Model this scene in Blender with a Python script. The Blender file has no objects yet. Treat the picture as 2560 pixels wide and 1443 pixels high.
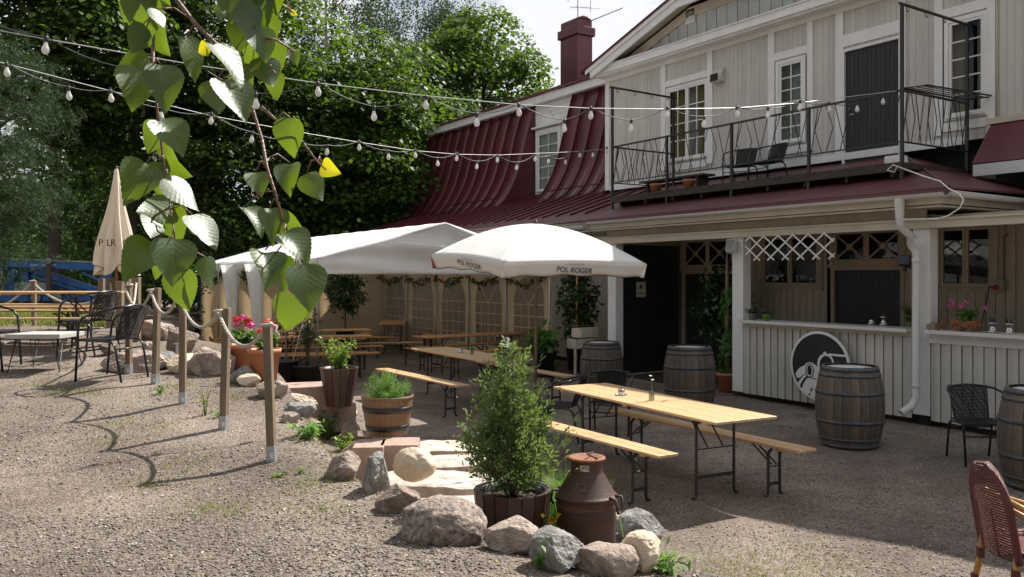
import bpy, bmesh, math, random
import numpy as np
from mathutils import Vector, Matrix
R = math.radians
rnd = random.Random(7)
C = bpy.context.scene.collection
SC = bpy.context.scene

# ------------------------------------------------------------------ camera, world, sun, exposure
F = 2120.0; EYE = 2.15; HOR = 692.0
YAW = R(33.25)
DV = (math.sin(YAW), math.cos(YAW)); RV = (math.cos(YAW), -math.sin(YAW))
cam_d = bpy.data.cameras.new('camera'); cam = bpy.data.objects.new('camera', cam_d); C.objects.link(cam)
cam.location = (0, 0, EYE); cam.rotation_euler = (R(90), 0, -YAW)
cam_d.sensor_width = 36; cam_d.lens = 36 * F / 2560; cam_d.shift_y = -(721.5 - HOR) / 2560
cam_d.clip_start = 0.05; cam_d.clip_end = 2000
SC.camera = cam
SUN_AZ = 78.0; SUN_EL = 49.0
w = bpy.data.worlds.new('World'); SC.world = w; w.use_nodes = True
nt = w.node_tree; nt.nodes.clear()
def N(t, **k):
    n = nt.nodes.new(t)
    for a, b in k.items(): setattr(n, a, b)
    return n
sky = N('ShaderNodeTexSky', sky_type='NISHITA', sun_disc=False)
sky.sun_elevation = R(SUN_EL); sky.sun_rotation = R(SUN_AZ); sky.dust_density = 1.4; sky.ozone_density = 1.5; sky.air_density = 1.0
tc = N('ShaderNodeTexCoord'); mp = N('ShaderNodeMapping'); mp.inputs['Scale'].default_value = (1.6, 1.6, 3.2); mp.inputs['Location'].default_value = (2.1, .4, 0)
no = N('ShaderNodeTexNoise'); no.inputs['Scale'].default_value = 1.6; no.inputs['Detail'].default_value = 7; no.inputs['Roughness'].default_value = .58
rp = N('ShaderNodeValToRGB'); rp.color_ramp.elements[0].position = .38; rp.color_ramp.elements[1].position = .50
mx = N('ShaderNodeMixRGB'); mx.inputs[2].default_value = (10.7, 10.8, 11.3, 1)
bg = N('ShaderNodeBackground'); bg.inputs[1].default_value = .05; wo = N('ShaderNodeOutputWorld')
L = nt.links.new
L(tc.outputs['Generated'], mp.inputs[0]); L(mp.outputs[0], no.inputs['Vector']); L(no.outputs['Fac'], rp.inputs[0])
L(rp.outputs[0], mx.inputs[0]); L(sky.outputs[0], mx.inputs[1]); L(mx.outputs[0], bg.inputs[0]); L(bg.outputs[0], wo.inputs[0])
sd_ = bpy.data.lights.new('sun', 'SUN'); sd_.energy = 5.0; sd_.angle = R(.5); sd_.color = (1, .95, .87)
sun = bpy.data.objects.new('sun', sd_); C.objects.link(sun)
sv = Vector((math.sin(R(SUN_AZ)) * math.cos(R(SUN_EL)), math.cos(R(SUN_AZ)) * math.cos(R(SUN_EL)), math.sin(R(SUN_EL))))
sun.rotation_euler = (-sv).to_track_quat('-Z', 'Y').to_euler(); sun.location = (20, 5, 30)
vs = SC.view_settings; vs.view_transform = 'Standard'; vs.look = 'None'; vs.exposure = 0.86; vs.gamma = 1; vs.use_curve_mapping = False
SC.cycles.max_bounces = 7; SC.cycles.diffuse_bounces = 3; SC.cycles.glossy_bounces = 2; SC.cycles.transparent_max_bounces = 10; SC.cycles.transmission_bounces = 4
SC.cycles.caustics_reflective = False; SC.cycles.caustics_refractive = False

# ------------------------------------------------------------------ measuring: a photo pixel (2560 wide) onto a known plane of the place
def ray(px, py):
    a = (px - 1280) / F; b = (HOR - py) / F
    return DV[0] + RV[0] * a, DV[1] + RV[1] * a, b
def at(px, py, z=None, X=None, Y=None, D=None):
    dx, dy, dz = ray(px, py)
    if X is not None: t = X / dx
    elif Y is not None: t = Y / dy
    elif D is not None: t = D
    else: t = (z - EYE) / dz
    return Vector((dx * t, dy * t, EYE + dz * t))
def depth(p): return p[0] * DV[0] + p[1] * DV[1]

# ------------------------------------------------------------------ the ground's height
EDGE = np.array([(7.5, -8), (5.6, 1.5), (4.6, 3.3), (3.7, 4.2), (2.85, 4.75), (2.62, 5.6), (2.65, 6.4), (3.05, 8.9), (3.5, 10.5), (3.6, 12), (3.3, 13.6), (3.5, 18), (4.0, 26), (4.5, 80)], float)
def sdist(X, Y):
    X = np.asarray(X, float); Y = np.asarray(Y, float)
    best = np.full(X.shape, 1e9); sg = np.ones(X.shape)
    for (x0, y0), (x1, y1) in zip(EDGE[:-1], EDGE[1:]):
        ex, ey = x1 - x0, y1 - y0; l2 = ex * ex + ey * ey
        t = np.clip(((X - x0) * ex + (Y - y0) * ey) / l2, 0, 1)
        d = np.hypot(X - x0 - t * ex, Y - y0 - t * ey)
        s = np.sign(ey * (X - x0) - ex * (Y - y0))
        m = d < best; best = np.where(m, d, best); sg = np.where(m, s, sg)
    return best * sg
def hgt(X, Y):
    X = np.asarray(X, float); Y = np.asarray(Y, float)
    D = X * DV[0] + Y * DV[1]
    base = .68 + .078 * np.clip(D - 6.2, 0, 7)
    s = sdist(X, Y)
    wd = np.clip((5.2 - Y) / 2.2, 0, 1)
    lo = -.25 - 1.5 * wd; hi = .55 + .45 * wd
    t = np.clip((s - lo) / (hi - lo), 0, 1); m = 1 - t * t * (3 - 2 * t)
    court = -.09 + .09 * np.clip((X - 8.8) / 2.4, 0, 1) + .012 * np.sin(X * 1.3 + .7) * np.sin(Y * .9) + .12 * np.clip((Y - 14) / 8, 0, 1) * np.clip((11.2 - X) / 2.4, 0, 1)
    n = .012 * np.sin(X * 5.1 + Y * 2.3) * np.sin(Y * 4.3 - X) + .003 * np.sin(X * 9 + Y * 7) * np.sin(Y * 5 - X * 8)
    return court * (1 - m) + base * m + n
def H(x, y): return float(hgt(x, y))
def hit(px, py):
    dx, dy, dz = ray(px, py); t = 2.5
    while t < 80:
        if EYE + dz * t <= H(dx * t, dy * t): break
        t += .02
    return Vector((dx * t, dy * t, H(dx * t, dy * t)))

# ------------------------------------------------------------------ materials
MT = {}
def mat(name, col, rough=.6, var=.15, scale=6., bump=.0, bscale=None, stretch=(1, 1, 1), col2=None, metal=0., spec=.5, detail=5, coords='Object', trans=0., ov=0., stain=0.):
    if name in MT: return MT[name]
    m = bpy.data.materials.new(name); m.use_nodes = True; t = m.node_tree; ns = t.nodes; lk = t.links.new
    b = ns['Principled BSDF']; b.inputs['Roughness'].default_value = rough; b.inputs['Metallic'].default_value = metal
    b.inputs['Specular IOR Level'].default_value = spec
    tc = ns.new('ShaderNodeTexCoord'); mp = ns.new('ShaderNodeMapping'); mp.inputs['Scale'].default_value = stretch
    lk(tc.outputs[coords], mp.inputs[0])
    n = ns.new('ShaderNodeTexNoise'); n.inputs['Scale'].default_value = scale; n.inputs['Detail'].default_value = detail; n.inputs['Roughness'].default_value = .6
    lk(mp.outputs[0], n.inputs['Vector'])
    r = ns.new('ShaderNodeValToRGB'); e = r.color_ramp.elements; e[0].position = .3; e[1].position = .7
    c2 = col2 if col2 else tuple(min(1, c * (1 + var)) for c in col)
    c1 = col if col2 else tuple(c * (1 - var) for c in col)
    e[0].color = (*c1, 1); e[1].color = (*c2, 1)
    lk(n.outputs['Fac'], r.inputs[0]); out = r.outputs[0]
    if ov:
        oi = ns.new('ShaderNodeObjectInfo'); mr = ns.new('ShaderNodeMapRange'); mr.inputs[3].default_value = 1 - ov; mr.inputs[4].default_value = 1 + ov * .6; lk(oi.outputs['Random'], mr.inputs[0])
        vm = ns.new('ShaderNodeVectorMath'); vm.operation = 'SCALE'; lk(out, vm.inputs[0]); lk(mr.outputs[0], vm.inputs['Scale']); out = vm.outputs[0]
    if stain:
        n5 = ns.new('ShaderNodeTexNoise'); n5.inputs['Scale'].default_value = 1.3; n5.inputs['Detail'].default_value = 8; n5.inputs['Roughness'].default_value = .7; g5 = ns.new('ShaderNodeNewGeometry'); m5 = ns.new('ShaderNodeMapping'); m5.inputs['Scale'].default_value = (2, 2, .6); lk(g5.outputs['Position'], m5.inputs[0]); lk(m5.outputs[0], n5.inputs['Vector'])
        r5 = ns.new('ShaderNodeMapRange'); r5.inputs[1].default_value = .42; r5.inputs[2].default_value = .68; r5.inputs[3].default_value = 1; r5.inputs[4].default_value = 1 - stain; lk(n5.outputs['Fac'], r5.inputs[0]); v5 = ns.new('ShaderNodeVectorMath'); v5.operation = 'SCALE'; lk(out, v5.inputs[0]); lk(r5.outputs[0], v5.inputs['Scale']); out = v5.outputs[0]
    lk(out, b.inputs['Base Color'])
    if bump:
        n2 = ns.new('ShaderNodeTexNoise'); n2.inputs['Scale'].default_value = bscale or scale * 4; n2.inputs['Detail'].default_value = 5
        lk(mp.outputs[0], n2.inputs['Vector'])
        bp = ns.new('ShaderNodeBump'); bp.inputs['Strength'].default_value = bump; bp.inputs['Distance'].default_value = .02
        lk(n2.outputs['Fac'], bp.inputs['Height']); lk(bp.outputs[0], b.inputs['Normal'])
    if trans:
        tr = ns.new('ShaderNodeBsdfTranslucent'); lk(r.outputs[0], tr.inputs[0])
        ms = ns.new('ShaderNodeMixShader'); ms.inputs[0].default_value = trans
        lk(b.outputs[0], ms.inputs[1]); lk(tr.outputs[0], ms.inputs[2]); lk(ms.outputs[0], ns['Material Output'].inputs[0])
    MT[name] = m; return m
def leafmat(name, c1, c2, tcol, tf=.45, rough=.42, spec=.4, island=True, blotch=None):
    m = bpy.data.materials.new(name); m.use_nodes = True; t = m.node_tree; ns = t.nodes; lk = t.links.new
    b = ns['Principled BSDF']; b.inputs['Roughness'].default_value = rough; b.inputs['Specular IOR Level'].default_value = spec
    if island: g = ns.new('ShaderNodeNewGeometry'); fac = g.outputs['Random Per Island']
    else:
        oi = ns.new('ShaderNodeObjectInfo'); fac = oi.outputs['Random']
    r = ns.new('ShaderNodeValToRGB'); r.color_ramp.elements[0].color = (*c1, 1); r.color_ramp.elements[1].color = (*c2, 1)
    lk(fac, r.inputs[0]); lk(r.outputs[0], b.inputs['Base Color'])
    tr = ns.new('ShaderNodeBsdfTranslucent'); mx = ns.new('ShaderNodeMixRGB'); mx.inputs[0].default_value = .75; mx.inputs[2].default_value = (*tcol, 1)
    lk(r.outputs[0], mx.inputs[1]); lk(mx.outputs[0], tr.inputs[0])
    ms = ns.new('ShaderNodeMixShader'); ms.inputs[0].default_value = tf
    lk(b.outputs[0], ms.inputs[1]); lk(tr.outputs[0], ms.inputs[2]); lk(ms.outputs[0], ns['Material Output'].inputs[0])
    MT[name] = m; return m
def glassmat(name, tint, rough=.01, ior=1.5):
    m = bpy.data.materials.new(name); m.use_nodes = True; t = m.node_tree; ns = t.nodes; lk = t.links.new; ns.remove(ns['Principled BSDF'])
    tr = ns.new('ShaderNodeBsdfTransparent'); tr.inputs[0].default_value = (*tint, 1)
    gl = ns.new('ShaderNodeBsdfGlossy'); gl.inputs['Roughness'].default_value = rough
    fr = ns.new('ShaderNodeFresnel'); fr.inputs[0].default_value = ior
    tc = ns.new('ShaderNodeTexCoord'); n = ns.new('ShaderNodeTexNoise'); n.inputs['Scale'].default_value = 2.2
    bp = ns.new('ShaderNodeBump'); bp.inputs['Strength'].default_value = .05; lk(tc.outputs['Object'], n.inputs['Vector']); lk(n.outputs['Fac'], bp.inputs['Height']); lk(bp.outputs[0], gl.inputs['Normal'])
    ge = ns.new('ShaderNodeNewGeometry'); mm = ns.new('ShaderNodeMath'); mm.operation = 'SUBTRACT'; mm.inputs[0].default_value = 1; lk(ge.outputs['Backfacing'], mm.inputs[1]); m2 = ns.new('ShaderNodeMath'); m2.operation = 'MULTIPLY'; lk(fr.outputs[0], m2.inputs[0]); lk(mm.outputs[0], m2.inputs[1])
    ms = ns.new('ShaderNodeMixShader'); lk(m2.outputs[0], ms.inputs[0]); lk(tr.outputs[0], ms.inputs[1]); lk(gl.outputs[0], ms.inputs[2]); lk(ms.outputs[0], ns['Material Output'].inputs[0])
    MT[name] = m; return m

M_wall = mat('wall_paint', (.53, .512, .472), .6, .08, 3, .25, 30, (1, 1, .25), ov=.07, stain=.12)
M_wall2 = mat('shaded_wall_paint', (.38, .315, .235), .65, .14, 3, .25, 30, (1, 1, .25), ov=.1, stain=.15)  # house wall colour with the porch shade mixed into it, darker and browner
M_white = mat('white_trim_paint', (.74, .74, .73), .5, .05, 4, .15, 30, stain=.08)
M_old = mat('weathered_cream_trim', (.55, .49, .40), .6, .13, 5, .3, 25, (1, .3, 1))
M_gable = mat('grey_gable_paint', (.42, .43, .42), .6, .12, 3, .2, 30, (1, 1, .2), ov=.08)
M_roof = mat('maroon_sheet_metal', (.105, .018, .027), .36, .22, 1.1, .08, 5, spec=.55, ov=.12, stain=.2)
M_roof2 = mat('mossy_maroon_sheet', (.085, .022, .028), .45, .3, 1.6, .1, 12, col2=(.125, .045, .045))
M_gut = mat('gutter_enamel', (.60, .60, .585), .3, .05, 3)
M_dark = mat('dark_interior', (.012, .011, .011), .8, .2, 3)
M_door = mat('black_door_paint', (.013, .012, .014), .5, .2, 5, .1, 20)
M_gdoor = mat('dark_green_door_paint', (.012, .022, .017), .5, .2, 5)
M_iron = mat('black_iron', (.022, .02, .02), .45, .3, 12, .1, 60)
M_chairm = mat('black_chair_tube', (.012, .012, .018), .28, .2, 10)
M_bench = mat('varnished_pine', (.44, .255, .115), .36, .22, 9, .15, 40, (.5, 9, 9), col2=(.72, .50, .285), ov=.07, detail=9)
M_benchd = mat('varnished_pine_shaded', (.40, .175, .055), .35, .22, 9, .12, 40, (.5, 9, 9), col2=(.58, .30, .115), ov=.08)  # darker copy of the table pine, the marquee's shade put into the colour
M_deck = mat('weathered_dark_wood', (.045, .036, .028), .8, .3, 4, .4, 25, (1, .3, 1))
M_post = mat('tanned_post_wood', (.19, .14, .095), .7, .3, 6, .2, 40, (3, 3, .3))
M_galv = mat('galvanised_steel', (.42, .44, .46), .4, .12, 25, .05, 60, metal=.6)
M_rope = mat('pale_rope', (.52, .47, .40), .85, .15, 60, .6, 160)
M_terra = mat('terracotta_clay', (.50, .20, .105), .6, .12, 5, .05, 40)
M_brownpot = mat('brown_plastic_staves', (.07, .036, .026), .45, .15, 5, .05, 40)
M_blackpot = mat('black_plastic', (.016, .015, .016), .4, .1, 5)
M_soil = mat('dark_soil', (.035, .022, .016), .95, .4, 30, .8, 60)
M_stave = mat('grey_oak_staves', (.115, .080, .055), .7, .35, 4, .35, 25, (3, 3, .4), col2=(.21, .16, .12))
M_hoop = mat('dull_iron_hoop', (.085, .09, .10), .6, .35, 8, .2, 30, metal=.25)
M_rust = mat('rusted_steel', (.038, .019, .014), .55, .3, 7, .10, 60, col2=(.075, .034, .024))
M_rust2 = mat('bright_rust', (.20, .068, .032), .75, .3, 12, .25, 60)
M_tent = mat('white_tent_cloth', (.86, .86, .85), .55, .04, 2, .3, 4, trans=.38, stain=.05)
M_tentw = mat('cream_tent_wall_cloth', (.86, .75, .58), .6, .07, 1.5, .45, 2.2, trans=.62)
M_umb = mat('white_parasol_cloth', (.84, .83, .80), .6, .04, 2, .3, 3, trans=.18)
M_umbc = mat('cream_parasol_cloth', (.80, .72, .60), .6, .06, 3, .2, 8, trans=.22)
M_film = glassmat('clear_window_film', (.70, .62, .52), .2, 1.3)
_t = M_film.node_tree; _o = _t.nodes['Material Output']; _s = _o.inputs[0].links[0].from_socket; _d = _t.nodes.new('ShaderNodeBsdfTranslucent'); _d.inputs[0].default_value = (.66, .54, .41, 1); _e = _t.nodes.new('ShaderNodeBsdfDiffuse'); _e.inputs[0].default_value = (.50, .40, .31, 1); _m = _t.nodes.new('ShaderNodeMixShader'); _t.links.new(_d.outputs[0], _m.inputs[1]); _t.links.new(_e.outputs[0], _m.inputs[2]); _n = _t.nodes.new('ShaderNodeMixShader'); _n.inputs[0].default_value = .42; _t.links.new(_s, _n.inputs[1]); _t.links.new(_m.outputs[0], _n.inputs[2]); _t.links.new(_n.outputs[0], _o.inputs[0])
M_glass = glassmat('window_glass', (.75, .78, .76))
M_bglass = glassmat('bottle_glass', (.80, .84, .80), .02)
M_bulb = mat('frosted_bulb_glass', (.80, .80, .78), .12, .03, 5, spec=.8, trans=.35)
M_steel = mat('polished_steel', (.62, .61, .60), .16, .05, 10, metal=1.)
M_conc = mat('pink_concrete', (.36, .255, .21), .85, .2, 7, .5, 60)
M_flag = mat('pale_flagstone', (.33, .26, .215), .8, .22, 6, 1., 16, detail=12, col2=(.60, .51, .44))
M_curt = mat('ochre_curtain', (.42, .31, .16), .9, .2, 8, .3, 6, (1, 8, .3))
M_blue = mat('blue_machine_paint', (.012, .095, .30), .4, .25, 4)
M_greyp = mat('grey_machine_plastic', (.22, .23, .22), .5, .2, 4)
M_tyre = mat('tyre_rubber', (.02, .02, .02), .8, .1, 4)
M_top = mat('grey_laminate', (.42, .41, .39), .5, .08, 6)
M_lid = mat('white_laminate', (.74, .73, .71), .35, .03, 4)
M_ink = mat('black_print', (.015, .015, .018), .6, .1, 4)
M_gpot = mat('lime_green_plastic', (.16, .27, .05), .4, .08, 4)
M_bark = mat('brown_bark', (.075, .055, .042), .9, .3, 6, .8, 20, (1, 1, .3))
M_birchb = mat('birch_bark', (.42, .40, .37), .8, .3, 4, .4, 10, (1, 1, 3), col2=(.12, .10, .09))
M_stem = mat('green_stem', (.10, .12, .035), .7, .2, 8)
M_twig = mat('reddish_birch_twig', (.20, .115, .085), .5, .25, 90, .3, 200)
M_rattan = mat('maroon_weave', (.15, .032, .030), .38, .35, 150, .9, 260)
M_bamboo = mat('bamboo_cane', (.42, .215, .07), .4, .2, 12, .1, 30)
M_weave = mat('black_woven_plastic', (.010, .010, .013), .38, .4, 90, 1., 220, (1, 1, 4))
M_wirem = mat('cable_rubber', (.03, .03, .032), .5, .1, 5)
M_wirew = mat('steel_wire', (.55, .55, .56), .35, .05, 5)
M_red = mat('red_petals', (.62, .014, .016), .5, .2, 40, trans=.2)
M_pink = mat('pink_petals', (.70, .12, .36), .5, .2, 40, trans=.2)
M_yel = mat('yellow_petals', (.70, .42, .02), .5, .1, 40, trans=.2)
M_wht = mat('white_petals', (.80, .80, .78), .5, .05, 40, trans=.2)
L_maple = leafmat('maple_leaves', (.030, .064, .010), (.060, .105, .016), (.18, .32, .025), .34, .55, .25)
L_dark = leafmat('dark_broad_leaves', (.020, .042, .010), (.046, .080, .018), (.12, .22, .03), .30, .55, .22)
L_birch = leafmat('distant_birch_leaves', (.028, .045, .022), (.045, .068, .034), (.10, .15, .05), .3, .55, .25)
L_pine = leafmat('pine_needles', (.028, .058, .022), (.060, .098, .034), (.07, .11, .04), .15, .6, .2)
L_thuja = leafmat('thuja_sprays', (.060, .105, .030), (.150, .195, .085), (.26, .38, .08), .36, .5, .35)
L_bay = leafmat('glossy_bay_leaves', (.055, .12, .02), (.12, .22, .035), (.42, .60, .07), .4, .25, .6)
L_fig = leafmat('dark_glossy_leaves', (.018, .045, .014), (.035, .08, .022), (.10, .20, .04), .3, .25, .6)
L_cos = leafmat('feathery_leaves', (.06, .16, .03), (.12, .26, .05), (.30, .52, .08), .4, .5)
L_ger = leafmat('geranium_leaves', (.04, .11, .02), (.08, .18, .035), (.25, .45, .06), .35, .5)
L_grass = leafmat('grass_blades', (.10, .13, .03), (.24, .24, .07), (.35, .42, .08), .35, .6)
L_ivy = leafmat('artificial_ivy', (.02, .04, .012), (.045, .07, .02), (.10, .16, .03), .25, .5)

# ------------------------------------------------------------------ mesh builder
class MB:
    def __init__(s): s.v = []; s.f = []; s.sm = []
    def add(s, vs, fs, smooth=False):
        o = len(s.v); s.v += [tuple(v) for v in vs]
        for f in fs: s.f.append(tuple(i + o for i in f)); s.sm.append(smooth)
        return s
    def box(s, x0, x1, y0, y1, z0, z1, bev=0.):
        if x0 > x1: x0, x1 = x1, x0
        if y0 > y1: y0, y1 = y1, y0
        if z0 > z1: z0, z1 = z1, z0
        vs = [(x, y, z) for z in (z0, z1) for y in (y0, y1) for x in (x0, x1)]
        return s.add(vs, [(0, 2, 3, 1), (4, 5, 7, 6), (0, 1, 5, 4), (2, 6, 7, 3), (0, 4, 6, 2), (1, 3, 7, 5)])
    def cbox(s, x, y, z, a, b, c): return s.box(x - a / 2, x + a / 2, y - b / 2, y + b / 2, z - c / 2, z + c / 2)
    def obox(s, c, u, v, w):
        c, u, v, w = map(Vector, (c, u, v, w))
        vs = [c + i * u + j * v + k * w for k in (-1, 1) for j in (-1, 1) for i in (-1, 1)]
        return s.add(vs, [(0, 2, 3, 1), (4, 5, 7, 6), (0, 1, 5, 4), (2, 6, 7, 3), (0, 4, 6, 2), (1, 3, 7, 5)])
    def bar(s, p, q, wd, ht, up=(0, 0, 1)):
        p, q, up = Vector(p), Vector(q), Vector(up); d = (q - p)
        u = d.cross(up)
        if u.length < 1e-5: u = d.cross(Vector((0, 1, 0)))
        u.normalize(); v = u.cross(d).normalized()
        return s.obox((p + q) / 2, d / 2, u * wd / 2, v * ht / 2)
    def tube(s, pts, r, n=8, closed=False, caps=True, smooth=True):
        P = [Vector(p) for p in pts]; m = len(P); rr = r if hasattr(r, '__len__') else [r] * m
        T = []
        for i in range(m):
            a = P[(i - 1) % m] if (closed or i > 0) else P[i]; b = P[(i + 1) % m] if (closed or i < m - 1) else P[i]
            t = (b - a); t = t.normalized() if t.length > 1e-9 else Vector((0, 0, 1)); T.append(t)
        u = T[0].orthogonal().normalized(); o = len(s.v)
        for i in range(m):
            u = (u - T[i] * u.dot(T[i])); u = u.normalized() if u.length > 1e-6 else T[i].orthogonal().normalized()
            w_ = T[i].cross(u)
            for k in range(n):
                a = 2 * math.pi * k / n; s.v.append(tuple(P[i] + (u * math.cos(a) + w_ * math.sin(a)) * rr[i]))
        for i in range(m if closed else m - 1):
            j = (i + 1) % m
            for k in range(n):
                l = (k + 1) % n; s.f.append((o + i * n + k, o + i * n + l, o + j * n + l, o + j * n + k)); s.sm.append(smooth)
        if caps and not closed:
            s.f.append(tuple(o + k for k in reversed(range(n)))); s.sm.append(False)
            s.f.append(tuple(o + (m - 1) * n + k for k in range(n))); s.sm.append(False)
        return s
    def lathe(s, prof, n=24, c=(0, 0, 0), smooth=True, a0=0., a1=2 * math.pi):
        full = abs(a1 - a0 - 2 * math.pi) < 1e-6; m = len(prof); o = len(s.v); nn = n if full else n + 1
        for r, z in prof:
            for k in range(nn):
                a = a0 + (a1 - a0) * k / n; s.v.append((c[0] + r * math.cos(a), c[1] + r * math.sin(a), c[2] + z))
        for i in range(m - 1):
            for k in range(n):
                l = (k + 1) % nn; s.f.append((o + i * nn + k, o + i * nn + l, o + (i + 1) * nn + l, o + (i + 1) * nn + k)); s.sm.append(smooth)
        return s
    def disc(s, c, r, n=24, z=None, flip=False):
        vs = [(c[0] + r * math.cos(2 * math.pi * k / n), c[1] + r * math.sin(2 * math.pi * k / n), c[2]) for k in range(n)]
        return s.add(vs, [tuple(range(n))])
    def grid(s, fn, nu, nv, smooth=True):
        o = len(s.v)
        for j in range(nv + 1):
            for i in range(nu + 1): s.v.append(tuple(fn(i / nu, j / nv)))
        for j in range(nv):
            for i in range(nu):
                a = o + j * (nu + 1) + i; s.f.append((a, a + 1, a + nu + 2, a + nu + 1)); s.sm.append(smooth)
        return s
    def prism(s, poly, axis, a0, a1):
        # poly: 2-D points in the plane normal to axis (0:X 1:Y 2:Z), extruded a0..a1
        def P(p, a):
            q = [0, 0, 0]; o = [i for i in range(3) if i != axis]; q[o[0]] = p[0]; q[o[1]] = p[1]; q[axis] = a; return q
        n = len(poly); vs = [P(p, a0) for p in poly] + [P(p, a1) for p in poly]
        fs = [tuple(range(n))[::-1], tuple(range(n, 2 * n))] + [(i, (i + 1) % n, n + (i + 1) % n, n + i) for i in range(n)]
        return s.add(vs, fs)
    def tri(s, V, Fs, smooth=False): return s.add(V, Fs, smooth)
    def mesh(s, name, m):
        me = bpy.data.meshes.new(name); me.from_pydata(s.v, [], s.f); me.materials.append(m)
        if any(s.sm): me.polygons.foreach_set('use_smooth', s.sm)
        me.update(); return me
def fastmesh(name, V, Fc, m, smooth=False):
    V = np.asarray(V, np.float32); Fc = np.asarray(Fc, np.int32); k = Fc.shape[1]
    me = bpy.data.meshes.new(name); me.vertices.add(len(V)); me.vertices.foreach_set('co', V.ravel())
    me.loops.add(Fc.size); me.loops.foreach_set('vertex_index', Fc.ravel())
    me.polygons.add(len(Fc)); me.polygons.foreach_set('loop_start', np.arange(0, Fc.size, k, dtype=np.int32))
    me.polygons.foreach_set('loop_total', np.full(len(Fc), k, np.int32))
    if smooth: me.polygons.foreach_set('use_smooth', np.ones(len(Fc), bool))
    me.materials.append(m); me.update(calc_edges=True); return me

# ------------------------------------------------------------------ objects
def tag(o, label=None, cat=None, group=None, kind=None):
    if label: o['label'] = label
    if cat: o['category'] = cat
    if group: o['group'] = group
    if kind: o['kind'] = kind
    return o
def thing(name, label, cat, loc=(0, 0, 0), rz=0., group=None):
    o = bpy.data.objects.new(name, None); C.objects.link(o); o.empty_display_size = .1
    o.location = loc; o.rotation_euler = (0, 0, rz); return tag(o, label, cat, group)
def part(name, mb, m, par=None, label=None, bev=0., kind=None, solid=0.):
    me = mb.mesh(name, m) if isinstance(mb, MB) else mb
    o = bpy.data.objects.new(name, me); C.objects.link(o)
    if par is not None: o.parent = par
    if bev:
        b = o.modifiers.new('bevel', 'BEVEL'); b.width = bev; b.segments = 2; b.limit_method = 'ANGLE'; b.angle_limit = R(40)
    if solid:
        b = o.modifiers.new('solid', 'SOLIDIFY'); b.thickness = solid; b.offset = 0
    if label: o['label'] = label
    if kind: o['kind'] = kind
    return o
def inst(name, me, par, loc=(0, 0, 0), rot=(0, 0, 0), sc=(1, 1, 1)):
    o = bpy.data.objects.new(name, me); C.objects.link(o); o.parent = par; o.location = loc; o.rotation_euler = rot; o.scale = sc; return o
KIDS = {}
def copy_tree(src, loc=None, rz=None, label=None, group=None, par=None):
    c = src.copy(); C.objects.link(c)
    if par is not None: c.parent = par
    if loc is not None: c.location = loc
    if rz is not None: c.rotation_euler = (0, 0, rz)
    if label: c['label'] = label
    if group: c['group'] = group
    for ch in list(KIDS.get(src.name) or [o for o in src.children]):
        copy_tree(ch, par=c)
    return c
def text(name, body, size, m, par, loc, rot, label=None, ext=.001, font_x=1., shear=0.):
    cu = bpy.data.curves.new(name, 'FONT'); cu.body = body; cu.size = size; cu.align_x = 'CENTER'; cu.align_y = 'CENTER'; cu.extrude = ext; cu.shear = shear
    cu.materials.append(m); t_ = bpy.data.objects.new(name, cu); C.objects.link(t_); me = bpy.data.meshes.new_from_object(t_); me.name = name; bpy.data.objects.remove(t_); o = bpy.data.objects.new(name, me); C.objects.link(o); o.parent = par; o.location = loc; o.rotation_euler = rot; o.scale = (font_x, 1, 1)
    if label: o['label'] = label
    return o

# ------------------------------------------------------------------ leaves
LEAFV = np.array([(0, 0, 0), (.5, .45, .06), (0, 1, -.08), (-.5, .45, .06)], float)
def leaves(name, P, Nn, size, m, rng, wid=.75, up=None, par=None, kind=None, label=None, jitter=.5, droop=0.):
    """one mesh of many single leaves (a folded quad each) at points P with rough normals Nn"""
    n = len(P); Nn = Nn + rng.normal(0, jitter, (n, 3)); Nn /= np.linalg.norm(Nn, axis=1)[:, None] + 1e-9
    t = rng.normal(0, 1, (n, 3)); t[:, 2] -= droop
    t -= Nn * (t * Nn).sum(1)[:, None]; t /= np.linalg.norm(t, axis=1)[:, None] + 1e-9
    b = np.cross(Nn, t); s = (np.asarray(size) * rng.uniform(.6, 1.25, n))[:, None]
    V = np.empty((n, 4, 3))
    for k, (x, y, z) in enumerate(LEAFV): V[:, k] = P + s * (b * x * wid + t * y + Nn * z)
    Fc = np.arange(n * 4).reshape(n, 4)
    me = fastmesh(name, V.reshape(-1, 3), Fc, m)
    return part(name, me, m, par, label, kind=kind)
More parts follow.
